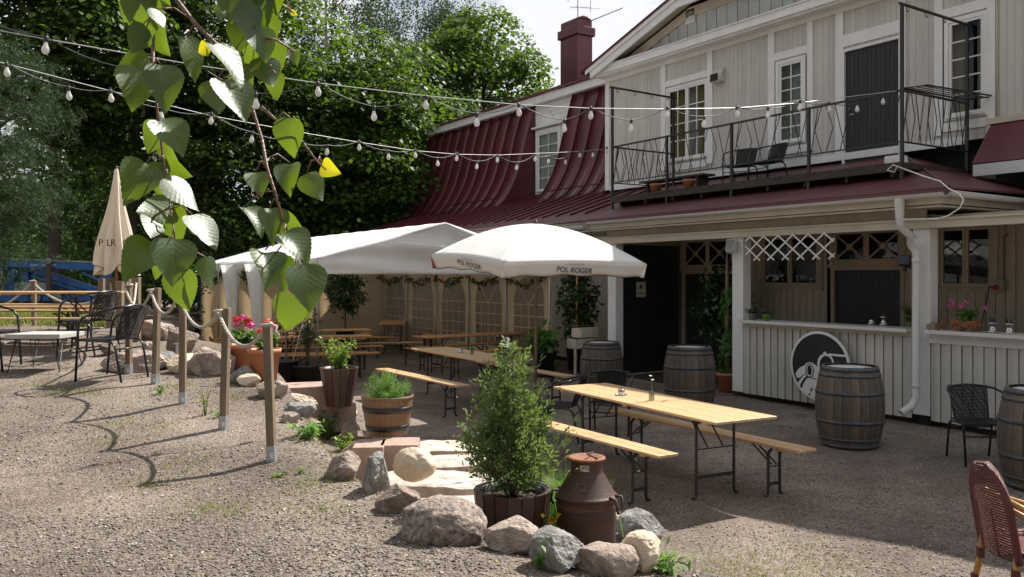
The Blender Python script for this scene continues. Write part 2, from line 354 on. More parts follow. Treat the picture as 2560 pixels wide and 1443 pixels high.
# ------------------------------------------------------------------ ground
def ground_material():
    m = bpy.data.materials.new('gravel_ground'); m.use_nodes = True; t = m.node_tree; ns = t.nodes; lk = t.links.new
    b = ns['Principled BSDF']; b.inputs['Roughness'].default_value = .92; b.inputs['Specular IOR Level'].default_value = .2
    tc = ns.new('ShaderNodeTexCoord')
    def noise(sc, d=6, rg=.6):
        n = ns.new('ShaderNodeTexNoise'); n.inputs['Scale'].default_value = sc; n.inputs['Detail'].default_value = d; n.inputs['Roughness'].default_value = rg; lk(tc.outputs['Object'], n.inputs['Vector']); return n
    def ramp(src, a, b_, pa=.3, pb=.7):
        r = ns.new('ShaderNodeValToRGB'); e = r.color_ramp.elements; e[0].position = pa; e[1].position = pb; e[0].color = (*a, 1); e[1].color = (*b_, 1); lk(src, r.inputs[0]); return r
    big = ramp(noise(.9, 5).outputs['Fac'], (.215, .178, .152), (.335, .288, .250), .35, .65)
    fine = ramp(noise(42, 6, .75).outputs['Fac'], (.30, .30, .30), (1.35, 1.33, 1.3), .33, .62)
    v = ns.new('ShaderNodeTexVoronoi'); v.inputs['Scale'].default_value = 75; lk(tc.outputs['Object'], v.inputs['Vector'])
    vr = ramp(v.outputs['Color'], (.55, .53, .52), (1.25, 1.22, 1.2), .2, .8)
    pat = ramp(noise(.42, 7, .68).outputs['Fac'], (.72, .71, .70), (1.14, 1.13, 1.11), .36, .62); m0 = ns.new('ShaderNodeMixRGB'); m0.blend_type = 'MULTIPLY'; m0.inputs[0].default_value = 1.; lk(big.outputs[0], m0.inputs[1]); lk(pat.outputs[0], m0.inputs[2])
    m1 = ns.new('ShaderNodeMixRGB'); m1.blend_type = 'MULTIPLY'; m1.inputs[0].default_value = .85; lk(m0.outputs[0], m1.inputs[1]); lk(fine.outputs[0], m1.inputs[2])
    m2 = ns.new('ShaderNodeMixRGB'); m2.blend_type = 'MULTIPLY'; m2.inputs[0].default_value = .8; lk(m1.outputs[0], m2.inputs[1]); lk(vr.outputs[0], m2.inputs[2])
    # mossy green tinge in patches
    gm = ramp(noise(.55, 4).outputs['Fac'], (0, 0, 0), (1, 1, 1), .60, .74); m3 = ns.new('ShaderNodeMixRGB'); m3.inputs[2].default_value = (.16, .17, .07, 1)
    mu = ns.new('ShaderNodeMath'); mu.operation = 'MULTIPLY'; mu.inputs[1].default_value = .45; lk(gm.outputs[0], mu.inputs[0]); lk(mu.outputs[0], m3.inputs[0]); lk(m2.outputs[0], m3.inputs[1]); lk(m3.outputs[0], b.inputs['Base Color'])
    a1 = ns.new('ShaderNodeMath'); a1.operation = 'ADD'; n3 = noise(60, 6, .8); lk(n3.outputs['Fac'], a1.inputs[0]); lk(v.outputs['Distance'], a1.inputs[1])
    bp = ns.new('ShaderNodeBump'); bp.inputs['Strength'].default_value = 1.; bp.inputs['Distance'].default_value = .014; lk(a1.outputs[0], bp.inputs['Height']); lk(bp.outputs[0], b.inputs['Normal'])
    MT['ground'] = m; return m
M_ground = ground_material(); M_sheer = mat('sheer_curtain', (.62, .60, .57), .9, .1, 6)
def axis(lo, hi, f0, f1, fine, k=1.25):
    a = list(np.arange(f0, f1 + 1e-6, fine)); s = fine; x = f1
    while x < hi: s *= k; x += s; a.append(x)
    s = fine; x = f0; p = []
    while x > lo: s *= k; x -= s; p.append(x)
    return np.array(p[::-1] + a)
gx = axis(-180, 260, -2.5, 8, .09); gy = axis(-80, 420, 2.5, 15, .09)
GX, GY = np.meshgrid(gx, gy); GZ = hgt(GX, GY)
V = np.stack([GX, GY, GZ], -1).reshape(-1, 3); nx = len(gx); ny = len(gy)
ii, jj = np.meshgrid(np.arange(nx - 1), np.arange(ny - 1)); a = (jj * nx + ii).ravel()
part('ground', fastmesh('ground', V, np.stack([a, a + 1, a + nx + 1, a + nx], 1), M_ground, True), None, kind='structure')

# loose stones lying on the ground
def gravel(n, seed, dmin, dmax, smin, smax, name, m):
    rng = np.random.default_rng(seed)
    u = rng.uniform(0, 1, n); D = 1 / (1 / dmin + u * (1 / dmax - 1 / dmin)); a = rng.uniform(-.66, .66, n)
    X = D * (DV[0] + RV[0] * a); Y = D * (DV[1] + RV[1] * a); Z = hgt(X, Y)
    keep = (X < 11.5) & (np.sin(X * 1.9 + 1.3 * np.sin(Y * 1.1)) * np.sin(Y * 1.6 + X * .7) + rng.normal(0, .45, n) > -.28); X, Y, Z, D = X[keep], Y[keep], Z[keep], D[keep]; n = len(X)
    s = rng.uniform(0, 1, n) ** 4 * (smax - smin) + smin; s *= (.8 + D / 14)
    base = np.array([(1, 0, 0), (0, 1, 0), (-1, 0, 0), (0, -1, 0), (0, 0, .75), (0, 0, -.6)], float)
    F8 = np.array([(0, 1, 4), (1, 2, 4), (2, 3, 4), (3, 0, 4), (1, 0, 5), (2, 1, 5), (3, 2, 5), (0, 3, 5)])
    V = base[None] * rng.uniform(.5, 1.2, (n, 6, 1)) + rng.normal(0, .12, (n, 6, 3))
    th = rng.uniform(0, 6.28, n); c, s_ = np.cos(th)[:, None], np.sin(th)[:, None]
    x = V[..., 0] * c - V[..., 1] * s_; y = V[..., 0] * s_ + V[..., 1] * c
    V = np.stack([x, y, V[..., 2] * .8], -1) * s[:, None, None] + np.stack([X, Y, Z + s * .15], -1)[:, None]
    Fc = (F8[None] + (np.arange(n) * 6)[:, None, None]).reshape(-1, 3)
    tag(part(name, fastmesh(name, V.reshape(-1, 3), Fc, m), None), 'loose grey and brown gravel strewn over the yard', 'gravel', kind='stuff')
def islandmat(name, cols, rough=.85, spec=.3):
    m = bpy.data.materials.new(name); m.use_nodes = True; t = m.node_tree; ns = t.nodes
    b = ns['Principled BSDF']; b.inputs['Roughness'].default_value = rough; b.inputs['Specular IOR Level'].default_value = spec
    g = ns.new('ShaderNodeNewGeometry'); r = ns.new('ShaderNodeValToRGB'); r.color_ramp.interpolation = 'CONSTANT'; e = r.color_ramp.elements
    for i, c in enumerate(cols):
        q = e[i] if i < 2 else e.new(i / len(cols)); q.position = i / len(cols); q.color = (*c, 1)
    t.links.new(g.outputs['Random Per Island'], r.inputs[0]); t.links.new(r.outputs[0], b.inputs['Base Color']); return m
M_grav = islandmat('gravel_stones', [(.13, .112, .10), (.20, .172, .15), (.085, .08, .08), (.24, .21, .185), (.16, .125, .105), (.30, .275, .25), (.19, .165, .14), (.10, .095, .092), (.17, .15, .13), (.42, .40, .37), (.21, .15, .12)])
gravel(130000, 1, 3.6, 15, .0022, .0125, 'gravel', M_grav)

# ------------------------------------------------------------------ trees
def woods(rng, px, D, h, r, n, zmin=1.0):
    pass
def tree(name, label, cat, px, D, h, rad, lm, n, size, bark, seed, crown0=.22, clumps=70, cr=1.25, group=None, trunk_r=.22, lean=0., weep=False, flat=.6, base=None, wid=.85, tuft=False):
    rng = np.random.default_rng(seed); p = at(px, HOR, D=D); gz = H(p.x, p.y) if base is None else base
    root = thing(name, label, cat, (p.x, p.y, gz), 0, group)
    z0 = h * crown0; cz = (z0 + h) / 2; hz = (h - z0) / 2
    # clump centres in an egg-shaped volume, denser at the outside
    d = rng.normal(0, 1, (clumps, 3)); d /= np.linalg.norm(d, axis=1)[:, None]; q = rng.uniform(.35, 1, clumps) ** .6
    cc = d * q[:, None] * np.array([rad, rad, hz]); k = 1 - .35 * np.clip(cc[:, 2] / hz, -.2, 1); cc[:, 0] *= k; cc[:, 1] *= k; cc[:, 2] += cz
    cc[:, 0] += lean * cc[:, 2] / h
    per = n // clumps; csz = cr * rng.uniform(.6, 1.35, clumps)
    dd = rng.normal(0, 1, (clumps, per, 3)); dd /= np.linalg.norm(dd, axis=2)[..., None]
    rr = rng.uniform(.25, 1, (clumps, per, 1)) ** .45
    if weep:
        P = cc[:, None] + dd * rr * csz[:, None, None] * np.array([.55, .55, .5]); st = rng.integers(0, 14, (clumps, per))
        sx = np.take_along_axis(rng.normal(0, .45, (clumps, 14)), st, 1); sy = np.take_along_axis(rng.normal(0, .45, (clumps, 14)), st, 1)
        P[..., 0] = cc[:, None, 0] + sx * csz[:, None] + rng.normal(0, .05, (clumps, per)); P[..., 1] = cc[:, None, 1] + sy * csz[:, None] + rng.normal(0, .05, (clumps, per))
        P[..., 2] = cc[:, None, 2] + .6 - rng.uniform(0, 2.2, (clumps, per)) * (.5 + np.abs(sx))
        Nn = rng.normal(0, 1, (clumps, per, 3))
    elif tuft:
        P = cc[:, None] + dd * rr * csz[:, None, None] * np.array([1., 1., .6]); g_ = rng.integers(0, 34, (clumps, per)); gc = rng.normal(0, .5, (clumps, 34, 3)) * csz[:, None, None] * [1, 1, .55]; P = cc[:, None] + np.take_along_axis(gc, g_[..., None], 1) + dd * .07; Nn = dd
    else:
        dd[..., 2] = np.abs(dd[..., 2]) * 1.05 - .22
        P = cc[:, None] + dd * rr * csz[:, None, None] * np.array([1.2, 1.2, flat * 1.25]); P[..., 2] -= .16 * csz[:, None] * (dd[..., 0] ** 2 + dd[..., 1] ** 2) * 1.3
        Nn = dd * np.array([.6, .6, .8]) + np.array([0, 0, .75])
    P = P.reshape(-1, 3); Nn = Nn.reshape(-1, 3)
    cro = leaves('crown', P, Nn, size, lm, rng, wid=wid, par=root, jitter=.5, droop=-.6 if tuft else .3)
    mb = MB(); top = h * .92; pts = []; x = y = 0.
    for i in range(9):
        z = top * i / 8; pts.append((x + lean * z / h, y, z - .2)); x += rng.normal(0, .12); y += rng.normal(0, .12)
    mb.tube(pts, [trunk_r * (1 - .86 * i / 8) * (1.25 if i == 0 else 1) for i in range(9)], 9)
    for c in cc[:: max(1, clumps // 26)]:
        z = max(h * .12, c[2] - rng.uniform(.8, 2.4)); f = z / top * 8; i = min(7, int(f)); a = Vector(pts[i]).lerp(Vector(pts[i + 1]), f - i)
        m_ = a.lerp(Vector(c), .5) + Vector((0, 0, .25)); mb.tube([a, m_, c], [trunk_r * .3, trunk_r * .18, trunk_r * .06], 5, caps=False)
    part('trunk', mb, bark, root)
    return root
G1 = 'broad-leaved trees standing behind the yard'
G2 = None
T = [ # px, D, h, rad, leaf, n, size, seed, label, extras
 (-60, 25, 15.5, 4.4, L_maple, 22000, .21, 11, 'tall maple at the left edge of the wood behind the blue lift', {}),
 (150, 27, 17.5, 4.6, L_dark, 28000, .20, 12, 'tall broad-leaved tree rising right above the blue boom lift', {}),
 (330, 29, 18.5, 4.3, L_dark, 27000, .20, 13, 'dark tree behind the closed cream parasol', {}),
 (505, 31, 18.0, 4.2, L_maple, 27000, .21, 14, 'leafy tree behind the left end of the white marquee', {}),
 (665, 33, 11.2, 3.7, L_maple, 22000, .21, 15, 'rounded bright maple left of the weeping birch', {}),
 (925, 34, 11.8, 3.5, L_maple, 24000, .21, 17, 'bright green maple right behind the ridge of the marquee', {}),
 (1045, 38, 12.0, 3.3, L_dark, 22000, .21, 18, 'dark tree touching the left end of the maroon roof', {}),
 (1195, 42, 15.9, 4.3, L_maple, 28000, .23, 19, 'bright maple showing over the roof left of the chimney', {}),
 (1330, 47, 13.0, 3.4, L_maple, 20000, .18, 20, 'tree top just left of the maroon chimney, above the roof', {}),
]
for px, D, h, rad, lm, n, sz, sd, lab, ex in T:
    tree('broadleaf_tree', lab, 'tree', px, D, h, rad, lm, n, sz, M_bark, sd, group=G1, clumps=120, cr=1.3, flat=.42, **ex)
for px, D, h, sd, lab in ((800, 40, 21, 31, 'weeping birch with a pale trunk and hanging twigs against the sky'), (1075, 50, 20, 32, 'farther birch whose top fades out left of the chimney')):
    tree('weeping_birch', lab, 'tree', px, D, h, 4.2, L_birch, 36000, .12, M_birchb, sd, crown0=.25, clumps=110, cr=1.3, group='birches behind the marquee', weep=True, trunk_r=.16, lean=.8)
tree('pine_tree', 'pine with blue green needle tufts at the left edge of the picture', 'tree', -70, 17, 6.3, 1.75, L_pine, 80000, .14, M_bark, 41, crown0=.12, clumps=80, cr=.62, trunk_r=.14, wid=.07, tuft=True)
# the wood beyond: one mass of undergrowth and farther crowns
rng = np.random.default_rng(5); n = 150000
a = rng.uniform(-.78, .16, n); D = rng.uniform(43, 62, n); top = 8.0 + 2.6 * np.sin(a * 23) + 1.6 * np.sin(a * 51 + 1) + rng.normal(0, .8, n)
z = 1.0 + (top - 1) * rng.uniform(0, 1, n) ** .9; X = D * (DV[0] + RV[0] * a); Y = D * (DV[1] + RV[1] * a)
z += .5 * np.sin(X * .9) * np.sin(Y * .8)
tag(leaves('distant_wood', np.stack([X, Y, z], 1), rng.normal(0, 1, (n, 3)), .36, L_dark, rng), 'dark wood closing the view behind the single trees', 'wood', kind='stuff')
n = 26000; a = rng.uniform(-.68, -.05, n); D = rng.uniform(27, 40, n); X = D * (DV[0] + RV[0] * a); Y = D * (DV[1] + RV[1] * a); z = 1 + rng.uniform(0, 1, n) ** 1.3 * (2.4 + 1.2 * np.sin(a * 31)) + .2
keep = X < 10.8
tag(leaves('undergrowth', np.stack([X, Y, z], 1)[keep], rng.normal(0, 1, (keep.sum(), 3)) + [0, 0, .6], .17, L_dark, rng), 'dark undergrowth beneath the trees', 'shrubbery', kind='stuff')
# trees on the far side of the yard, behind the photographer (mirrored in the window panes, and added to block sky light)
for i, (x, y, hh) in enumerate(((-13, -2, 13), (-11, -11, 14), (-3, -17, 13), (6, -20, 14), (-15, 6, 13), (-17, 14, 14), (14, -18, 13), (-6, -9, 12))):
    rg = np.random.default_rng(60 + i); nn = 9000; d = rg.normal(0, 1, (nn, 3)); d /= np.linalg.norm(d, axis=1)[:, None]; P = d * rg.uniform(.5, 1, (nn, 1)) * [4.5, 4.5, 5.4] + [0, 0, 8]
    r_ = thing('yard_tree', ('leafy tree added behind the photographer to block sky, seen only in panes', 'tree ') [0] + (' farthest left', ' second', ' third', ' fourth', ' fifth', ' sixth', ' last', ' nearest')[i], 'tree', (x, y, 0), 0, 'trees behind the photographer')
    leaves('crown', P, d, .5, L_maple, rg, par=r_); part('trunk', MB().tube([(0, 0, -.3), (0.1, 0, 5), (0, .2, 9)], [.3, .22, .1], 7), M_bark, r_)
# grass strip by the lift and weeds along the rocks
def blades(name, P, hh, m, rng, wid=.006, lean=.5, kind='stuff', label='thin grass', cat='grass', par=None):
    n = len(P); h_ = hh * rng.uniform(.5, 1.3, n)[:, None]; a = rng.uniform(0, 6.28, n); b = np.stack([np.cos(a), np.sin(a), 0 * a], 1) * wid
    ln = rng.normal(0, lean, (n, 2)); tip = P + np.concatenate([ln * h_ * .6, h_ * .9], 1); mid = P + np.concatenate([ln * h_ * .18, h_ * .5], 1)
    V = np.stack([P - b, P + b, mid + b * .8, tip, mid - b * .8], 1).reshape(-1, 3); Fc = (np.array([(0, 1, 2, 4), (4, 2, 3, 3)])[None] + (np.arange(n) * 5)[:, None, None]).reshape(-1, 4)
    F3 = (np.array([(0, 1, 2), (0, 2, 4), (4, 2, 3)])[None] + (np.arange(n) * 5)[:, None, None]).reshape(-1, 3)
    o = part(name, fastmesh(name, V, F3, m), None, par)
    if par is None: tag(o, label, cat, kind=kind)
    return o
n = 26000; a = rng.uniform(-.68, -.44, n); D = rng.uniform(15.5, 22, n); X = D * (DV[0] + RV[0] * a); Y = D * (DV[1] + RV[1] * a)
k = np.sin(X * 1.7) * np.sin(Y * 1.3) + rng.normal(0, .4, n) > -.25; P = np.stack([X, Y, hgt(X, Y)], 1)[k]
blades('grass', P, .17, L_grass, rng, .012, label='yellow green grass strip in front of the blue lift', cat='grass')
n = 2200; s0 = rng.integers(0, 22, n); cx = rng.uniform(.6, 2.9, 22); cy = rng.uniform(5, 11, 22); X = cx[s0] + rng.normal(0, .13, n); Y = cy[s0] + rng.normal(0, .13, n)
X2 = np.concatenate([X, rng.normal(5.0, .5, 1700)]); Y2 = np.concatenate([Y, rng.normal(4.3, .35, 1700)])
blades('sparse_weeds', np.stack([X2, Y2, hgt(X2, Y2)], 1), .035, L_grass, rng, .003, .9, label='sparse yellow weeds sprouting from the gravel', cat='weeds')

# ------------------------------------------------------------------ the house
HL = Vector((13.95, 10, 0)); house = thing('house', 'two-storey beige wooden house with maroon tin roofs, balcony and open bar porch', 'house', HL)
def hp(name, mb, m, par=None, **k):
    o = part(name, mb, m, par or house, **k)
    if par is None: o.location = -HL
    return o
XW = 13.95
def yw(px, X=XW): return at(px, HOR, X=X).y
def zw(px, py, X=XW): return at(px, py, X=X).z
op = []  # openings y0,y1,z0,z1 (y0<y1)
def opening(pl, pr, pyt, pyb, X=XW):   # pixel columns of the glass, rows measured at the left column
    o = (yw(pr, X), yw(pl, X), zw(pl, pyb, X), zw(pl, pyt, X)); return o
W1 = opening(1672, 1767, 228, 403); W2 = opening(1949, 2008, 163, 358); DR = opening(2113, 2249, 131, 425); W3 = opening(2373, 2461, 60, 292)
def boards(name, X, y0, y1, z0, z1, wd, m, holes=(), thick=.022, gap=.004, alt=0., par=None, proud=None, top=None, rr=rnd):
    """vertical boards, each a piece of its own; holes are cut out of them"""
    y = y1; i = 0; meshes = {}
    while y > y0 + .02:
        b = max(y0, y - wd); segs = [(z0, top((y + b) / 2) if top else z1)]
        for h in holes:
            if h[0] < y - .01 and h[1] > b + .01:
                ns_ = []
                for s0, s1 in segs:
                    if h[2] > s0: ns_.append((s0, min(s1, h[2])))
                    if h[3] < s1: ns_.append((max(s0, h[3]), s1))
                segs = ns_
        off = alt * (i % 2)
        for s0, s1 in segs:
            if s1 - s0 < .03: continue
            key = (round(s0, 3), round(s1, 3), round(y - b, 3), i % 2)
            if key not in meshes:
                g_ = gap if not alt else (gap if i % 2 == 0 else gap - .012)
                meshes[key] = MB().box(X - off, X + thick - off, g_ / 2 - (y - b), -g_ / 2, s0, s1).mesh(name, m)
            inst(name, meshes[key], par, (rr.uniform(-.002, .002), y, 0))
        y = b; i += 1
def window(X, o, rows, cols, leafs=1, sheer=False, casing=.13, *,  m=M_white, curt=True, sill=True, name='window', bar=.022, fr=.045, dark=False, head=None, glass=None):
    y0, y1, z0, z1 = o; c = casing
    mb = MB(); mb.box(X - .035, X + .03, y0 - c, y0, z0 - (c if sill else .05), z1 + (head or c)); mb.box(X - .035, X + .03, y1, y1 + c, z0 - (c if sill else .05), z1 + (head or c))
    mb.box(X - .033, X + .03, y0, y1, z1, z1 + (head or c)); mb.box(X - .033, X + .03, y0, y1, z0 - c, z0 - .04)
    w_ = hp(name, mb, m)
    s = MB().box(X - .07, X + .05, y0 - .03, y1 + .03, z0 - .04, z0); part('window_sill', s, m, w_)
    lw = (y1 - y0) / leafs; gm = glass or M_glass
    for k in range(leafs):
        a, b = y0 + k * lw + .004, y0 + (k + 1) * lw - .004; f = MB()
        f.box(X - .02, X + .02, a, a + fr, z0, z1); f.box(X - .02, X + .02, b - fr, b, z0, z1); f.box(X - .02, X + .02, a + fr, b - fr, z0, z0 + fr); f.box(X - .02, X + .02, a + fr, b - fr, z1 - fr, z1)
        part('sash', f, m, w_); g = MB(); ia, ib, ja, jb = a + fr, b - fr, z0 + fr, z1 - fr
        for i in range(1, cols): yy = ia + (ib - ia) * i / cols; part('glazing_bar', MB().box(X - .012, X + .012, yy - bar / 2, yy + bar / 2, ja, jb), m, w_)
        for j in range(1, rows): zz = ja + (jb - ja) * j / rows; part('glazing_bar', MB().box(X - .0125, X + .0115, ia, ib, zz - bar / 2, zz + bar / 2), m, w_)
        pm = MB().box(X + .002, X + .006, 0, (ib - ia) / cols - bar, 0, (jb - ja) / rows - bar).mesh('pane', gm)
        for i in range(cols):
            for j in range(rows): inst('pane', pm, w_, (0, ia + (ib - ia) * i / cols + bar / 2, ja + (jb - ja) * j / rows + bar / 2))
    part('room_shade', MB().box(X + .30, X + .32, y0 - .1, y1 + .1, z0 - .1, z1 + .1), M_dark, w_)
    if sheer: part('sheer_curtain', MB().grid(lambda u, v: (X + .16 + .02 * math.sin(u * 40), y0 - .02 + (y1 - y0 + .04) * u * .82, z0 - .05 + (z1 - z0 + .1) * v), 50, 1), M_sheer, w_)
    if curt:
        for (a, b) in ((y0 - .02, y0 + (y1 - y0) * .30), (y1 - (y1 - y0) * .34, y1 + .02)):
            part('curtain', MB().grid(lambda u, v, a=a, b=b: (X + .11 + .018 * math.sin(u * 26), a + (b - a) * u, z0 - .05 + (z1 - z0 + .1) * v), 30, 1), M_curt, w_)
    return w_
# upper wall: backing, boards
bk = MB(); bk.box(XW + .34, XW + .4, 4.0, 16.8, 3.4, 7.4); hp('wall_core', bk, M_dark)
cas = .10
uw = hp('upper_wall', MB().box(XW + .0, XW + .05, 16.74, 16.86, 4.4, 7.1), M_white)
HO = [(o[0] - .02, o[1] + .02, o[2] - .05, o[3] + .05) for o in (W1, W2, DR, W3)]
boards('board', XW, 4.2, 16.74, 4.40, 7.12, .118, M_wall, HO, par=uw)
tr = MB(); tr.box(XW - .03, XW + .02, 16.72, 16.88, 4.36, 7.14); tr.box(XW - .025, XW + .02, 7.62, 16.72, 4.34, 4.47)
part('corner_board', tr, M_white, uw)
def vtrim(pl, pr, z0, z1=7.13): return MB().box(XW - .03, XW - .001, yw(pr), yw(pl), z0, z1)
for pl, pr, z0 in ((1654, 1665.5, W1[2] - .2), (1770, 1783, W1[2] - .2), (1922, 1938, W2[2] - .25), (2020, 2034, W2[2] - .25), (2091, 2110, 4.35), (2249, 2266, 4.35), (2338, 2358, W3[2] - .3), (2470, 2490, W3[2] - .35)):
    part('trim_board', vtrim(pl, pr, z0), M_white, uw)
for pl, pr, w_, hh in ((1665.5, 1770, W1, .22), (1938, 2020, W2, .24), (2110, 2249, DR, .36), (2358, 2470, W3, .26)):
    part('head_board', MB().box(XW - .028, XW - .001, yw(pr), yw(pl), w_[3] + .1, w_[3] + .1 + hh * .62), M_white, uw)
for pl, pr, w_ in ((1665.5, 1770, W1), (1938, 2020, W2), (2358, 2470, W3)):
    part('apron_board', MB().box(XW - .026, XW - .001, yw(pr), yw(pl), w_[2] - .25, w_[2] - .105), M_white, uw)
window(XW, W1, 4, 2, 2, True, .06); window(XW, W2, 6, 2, 1, True, .07); window(XW, W3, 5, 2, 1, False, .07)
dr = hp('door', MB().box(XW + .03, XW + .08, DR[0], DR[1], DR[2], DR[3]), M_door)
y = DR[1]; pm = MB().box(XW + .012, XW + .031, -.087, -.003, DR[2] + .01, DR[3] - .01).mesh('door_board', M_door)
while y > DR[0] + .05: inst('door_board', pm, dr, (0, y, 0)); y -= .0905
dfm = MB(); dfm.box(XW - .034, XW + .05, DR[1], DR[1] + .05, DR[2], DR[3] + .05); dfm.box(XW - .034, XW + .05, DR[0] - .05, DR[0], DR[2], DR[3] + .05); dfm.box(XW - .034, XW + .05, DR[0], DR[1], DR[3], DR[3] + .05)
part('door_frame', dfm, M_white, dr)
hd = MB(); hy = DR[1] - .10; hz = zw(2122, 289); hd.tube([(XW + .012, hy, hz), (XW - .05, hy, hz), (XW - .05, hy - .12, hz)], .01, 8); hd.lathe([(.001, 0), (.03, 0), (.03, .02)], 12, (XW, hy, hz + .1)); part('handle', hd, M_steel, dr)
# gable: cornice, frieze, boards, rakes, roof
hp('cornice', MB().box(XW - .36, XW + .05, 3.0, 16.98, 7.26, 7.42).box(XW - .30, XW + .05, 3.0, 16.93, 7.215, 7.26).box(XW - .39, XW + .05, 3.0, 17.0, 7.42, 7.445), M_white)
hp('frieze', MB().box(XW - .04, XW + .04, 3.0, 16.88, 7.12, 7.215), M_white)
PK = 10.5; SL = .315; ZC = 8.47; HIPY = 17.03 - (ZC - 7.46) / SL
def rz(y): return 7.46 + (17.03 - (y if y > PK else 2 * PK - y)) * SL
def rc(y): return min(rz(y), ZC)
def clipped(y0, dz, y1=None, low=None):
    """left half of the clipped gable outline, offset down by dz"""
    return [(y0, rz(y0) - dz), (HIPY, ZC - dz), (2 * PK - HIPY, ZC - dz), (2 * PK - y0, rz(y0) - dz)]
def band(y0, d0, d1): a = clipped(y0, d0); b = clipped(y0, d1); return a, b
def bands(mb, y0, d0, d1, x0, x1):
    a, b = band(y0, d0, d1)
    for i in range(3): mb.prism([a[i], a[i + 1], b[i + 1], b[i]], 0, x0, x1)
    return mb
ga = hp('gable_wall', MB().prism([(16.6, 7.42), (HIPY, ZC - .2), (2 * PK - HIPY, ZC - .2), (4.4, 7.42)], 0, XW - .02, XW + .04), M_dark)
boards('gable_board', XW - .045, 5.0, 16.0, 7.452, 9, .295, M_gable, par=ga, top=lambda y: max(7.46, rc(y) - .42), gap=.018)
rk = hp('rake', bands(MB(), 16.95, .06, .30, XW - .47, XW - .42), M_white)
part('rake_moulding', bands(MB(), 17.1, .03, .13, XW - .51, XW - .472), M_white, rk)
part('inner_rake', bands(MB(), 16.0, .24, .44, XW - .10, XW - .047), M_old, rk)
hp('rake_soffit', bands(MB(), 17.05, .085, .115, XW - .419, XW), M_old)
XR0, XR1, XRH = XW - .53, 27, XW + 1.7; yl, yr = 17.28, 2 * PK - 17.28; zr = rz(PK)
hp('gable_roof', MB().add([(XR0, yl, rz(yl)), (XR0, HIPY, ZC), (XRH, PK, zr), (XR1, PK, zr), (XR1, yl, rz(yl)), (XR0, 2 * PK - HIPY, ZC), (XR0, yr, rz(yl)), (XR1, yr, rz(yl))], [(0, 1, 2, 3, 4), (1, 5, 2), (5, 6, 7, 3, 2)]), M_roof, solid=.06)
gv = at(1727, 41, X=XW - .07); v_ = MB().box(-.03, .02, -.13, .13, -.15, .15); vo = hp('gable_vent', v_, M_white); vo.location = gv - HL
for k in range(7): part('vent_slat', MB().box(-.036, -.031, -.10, .10, -.115 + k * .034, -.098 + k * .034), M_old, vo)
# vent hood by the balcony door window
vh = at(1801, 190, X=XW); vb = MB().prism([(0, -.15), (0, .15), (-.05, .15), (-.20, -.10), (-.20, -.15)], 1, -.14, .14)
vo = hp('vent_hood', vb, M_wall); vo.location = vh - HL; part('vent_mouth', MB().box(-.205, -.198, -.11, .11, -.14, .02), M_dark, vo)
# mass of the house behind
hp('house_body', MB().box(14.4, 26, 4.2, 16.6, 0, 7.4).box(15.8, 26, 16.6, 28.6, 0, 7.6), M_wall)
# mansard
PR = [(13.70, 4.17), (13.90, 4.27), (14.10, 4.42), (14.28, 4.62), (14.46, 4.90), (14.63, 5.22), (14.78, 5.60), (14.92, 6.10), (15.06, 6.62), (15.20, 7.10), (15.36, 7.62)]
def pr_at(t):
    f = t * (len(PR) - 1); i = min(len(PR) - 2, int(f)); f -= i; return (PR[i][0] + (PR[i + 1][0] - PR[i][0]) * f, PR[i][1] + (PR[i + 1][1] - PR[i][1]) * f)
ms = hp('mansard_roof', MB().prism([(16.3, 4.6), (14.9, 4.6), (15.5, 7.5), (16.3, 7.6)], 1, 22.12, 28.4).prism([(16.3, 4.6), (14.9, 4.6), (15.5, 7.5), (16.3, 7.6)], 1, 16.9, 20.08), M_roof)
def mpanel(ya, yb, seam=True):
    mb = MB(); w_ = ya - yb
    mb.grid(lambda u, v: (pr_at(v)[0] + .003 * math.sin(v * 9 + ya), -u * w_, pr_at(v)[1]), 1, 18)
    if seam:
        for k in range(3, 18):
            (xa, za), (xb, zb) = pr_at(k / 18), pr_at((k + 1) / 18); t = Vector((xb - xa, 0, zb - za)).normalized(); nn = Vector((-t.z, 0, t.x)) * .035
            mb.bar(Vector((xa, -.008, za)) + nn * .5, Vector((xb, -.008, zb)) + nn * .5, .016, .036, up=nn)
    return part('roof_panel', mb, M_roof, ms, solid=.008)
def run(y1, y0, n):
    w_ = (y1 - y0) / n; p0 = mpanel(y1, y1 - w_)
    p0.location = (0, y1, 0)
    for i in range(1, n):
        q = p0.copy(); C.objects.link(q); q.location = (rnd.uniform(-.006, .006), y1 - i * w_, 0)
run(29.2, 22.12, 11); run(20.08, 16.9, 5)
for yy in (22.12, 20.08, 29.19):
    ck = MB(); ck.prism([(x, z) for x, z in PR] + [(15.4, 7.6), (15.4, 4.7)], 1, yy - .01, yy + .01); part('cheek', ck, M_roof, ms)
pass
part('flashing', MB().box(13.9, 14.02, 22.2, 28.7, 4.56, 4.57).box(13.9, 14.02, 16.9, 20.0, 4.56, 4.57), M_roof, ms)
hp('eaves_board', MB().box(15.14, 15.2, 16.9, 29.0, 7.55, 7.78).box(15.2, 15.6, 16.9, 28.95, 7.56, 7.6), M_white)
# upper roof with seams
ur = hp('upper_roof', MB().add([(15.08, 29.05, 7.795), (15.08, 16.9, 7.795), (20, 16.9, 9.7), (20, 24.2, 9.7), (21, 29.05, 7.8)], [(0, 1, 2, 3), (0, 3, 4)]), M_roof, solid=.03)
y = 28.6
while y > 17:
    xe = min(20, 15.1 + (29.05 - y) * 1.0); part('roof_seam', MB().bar((15.09, y, 7.82), (xe, y, 7.82 + (xe - 15.09) * .3872), .02, .05), M_roof, ur); y -= .6
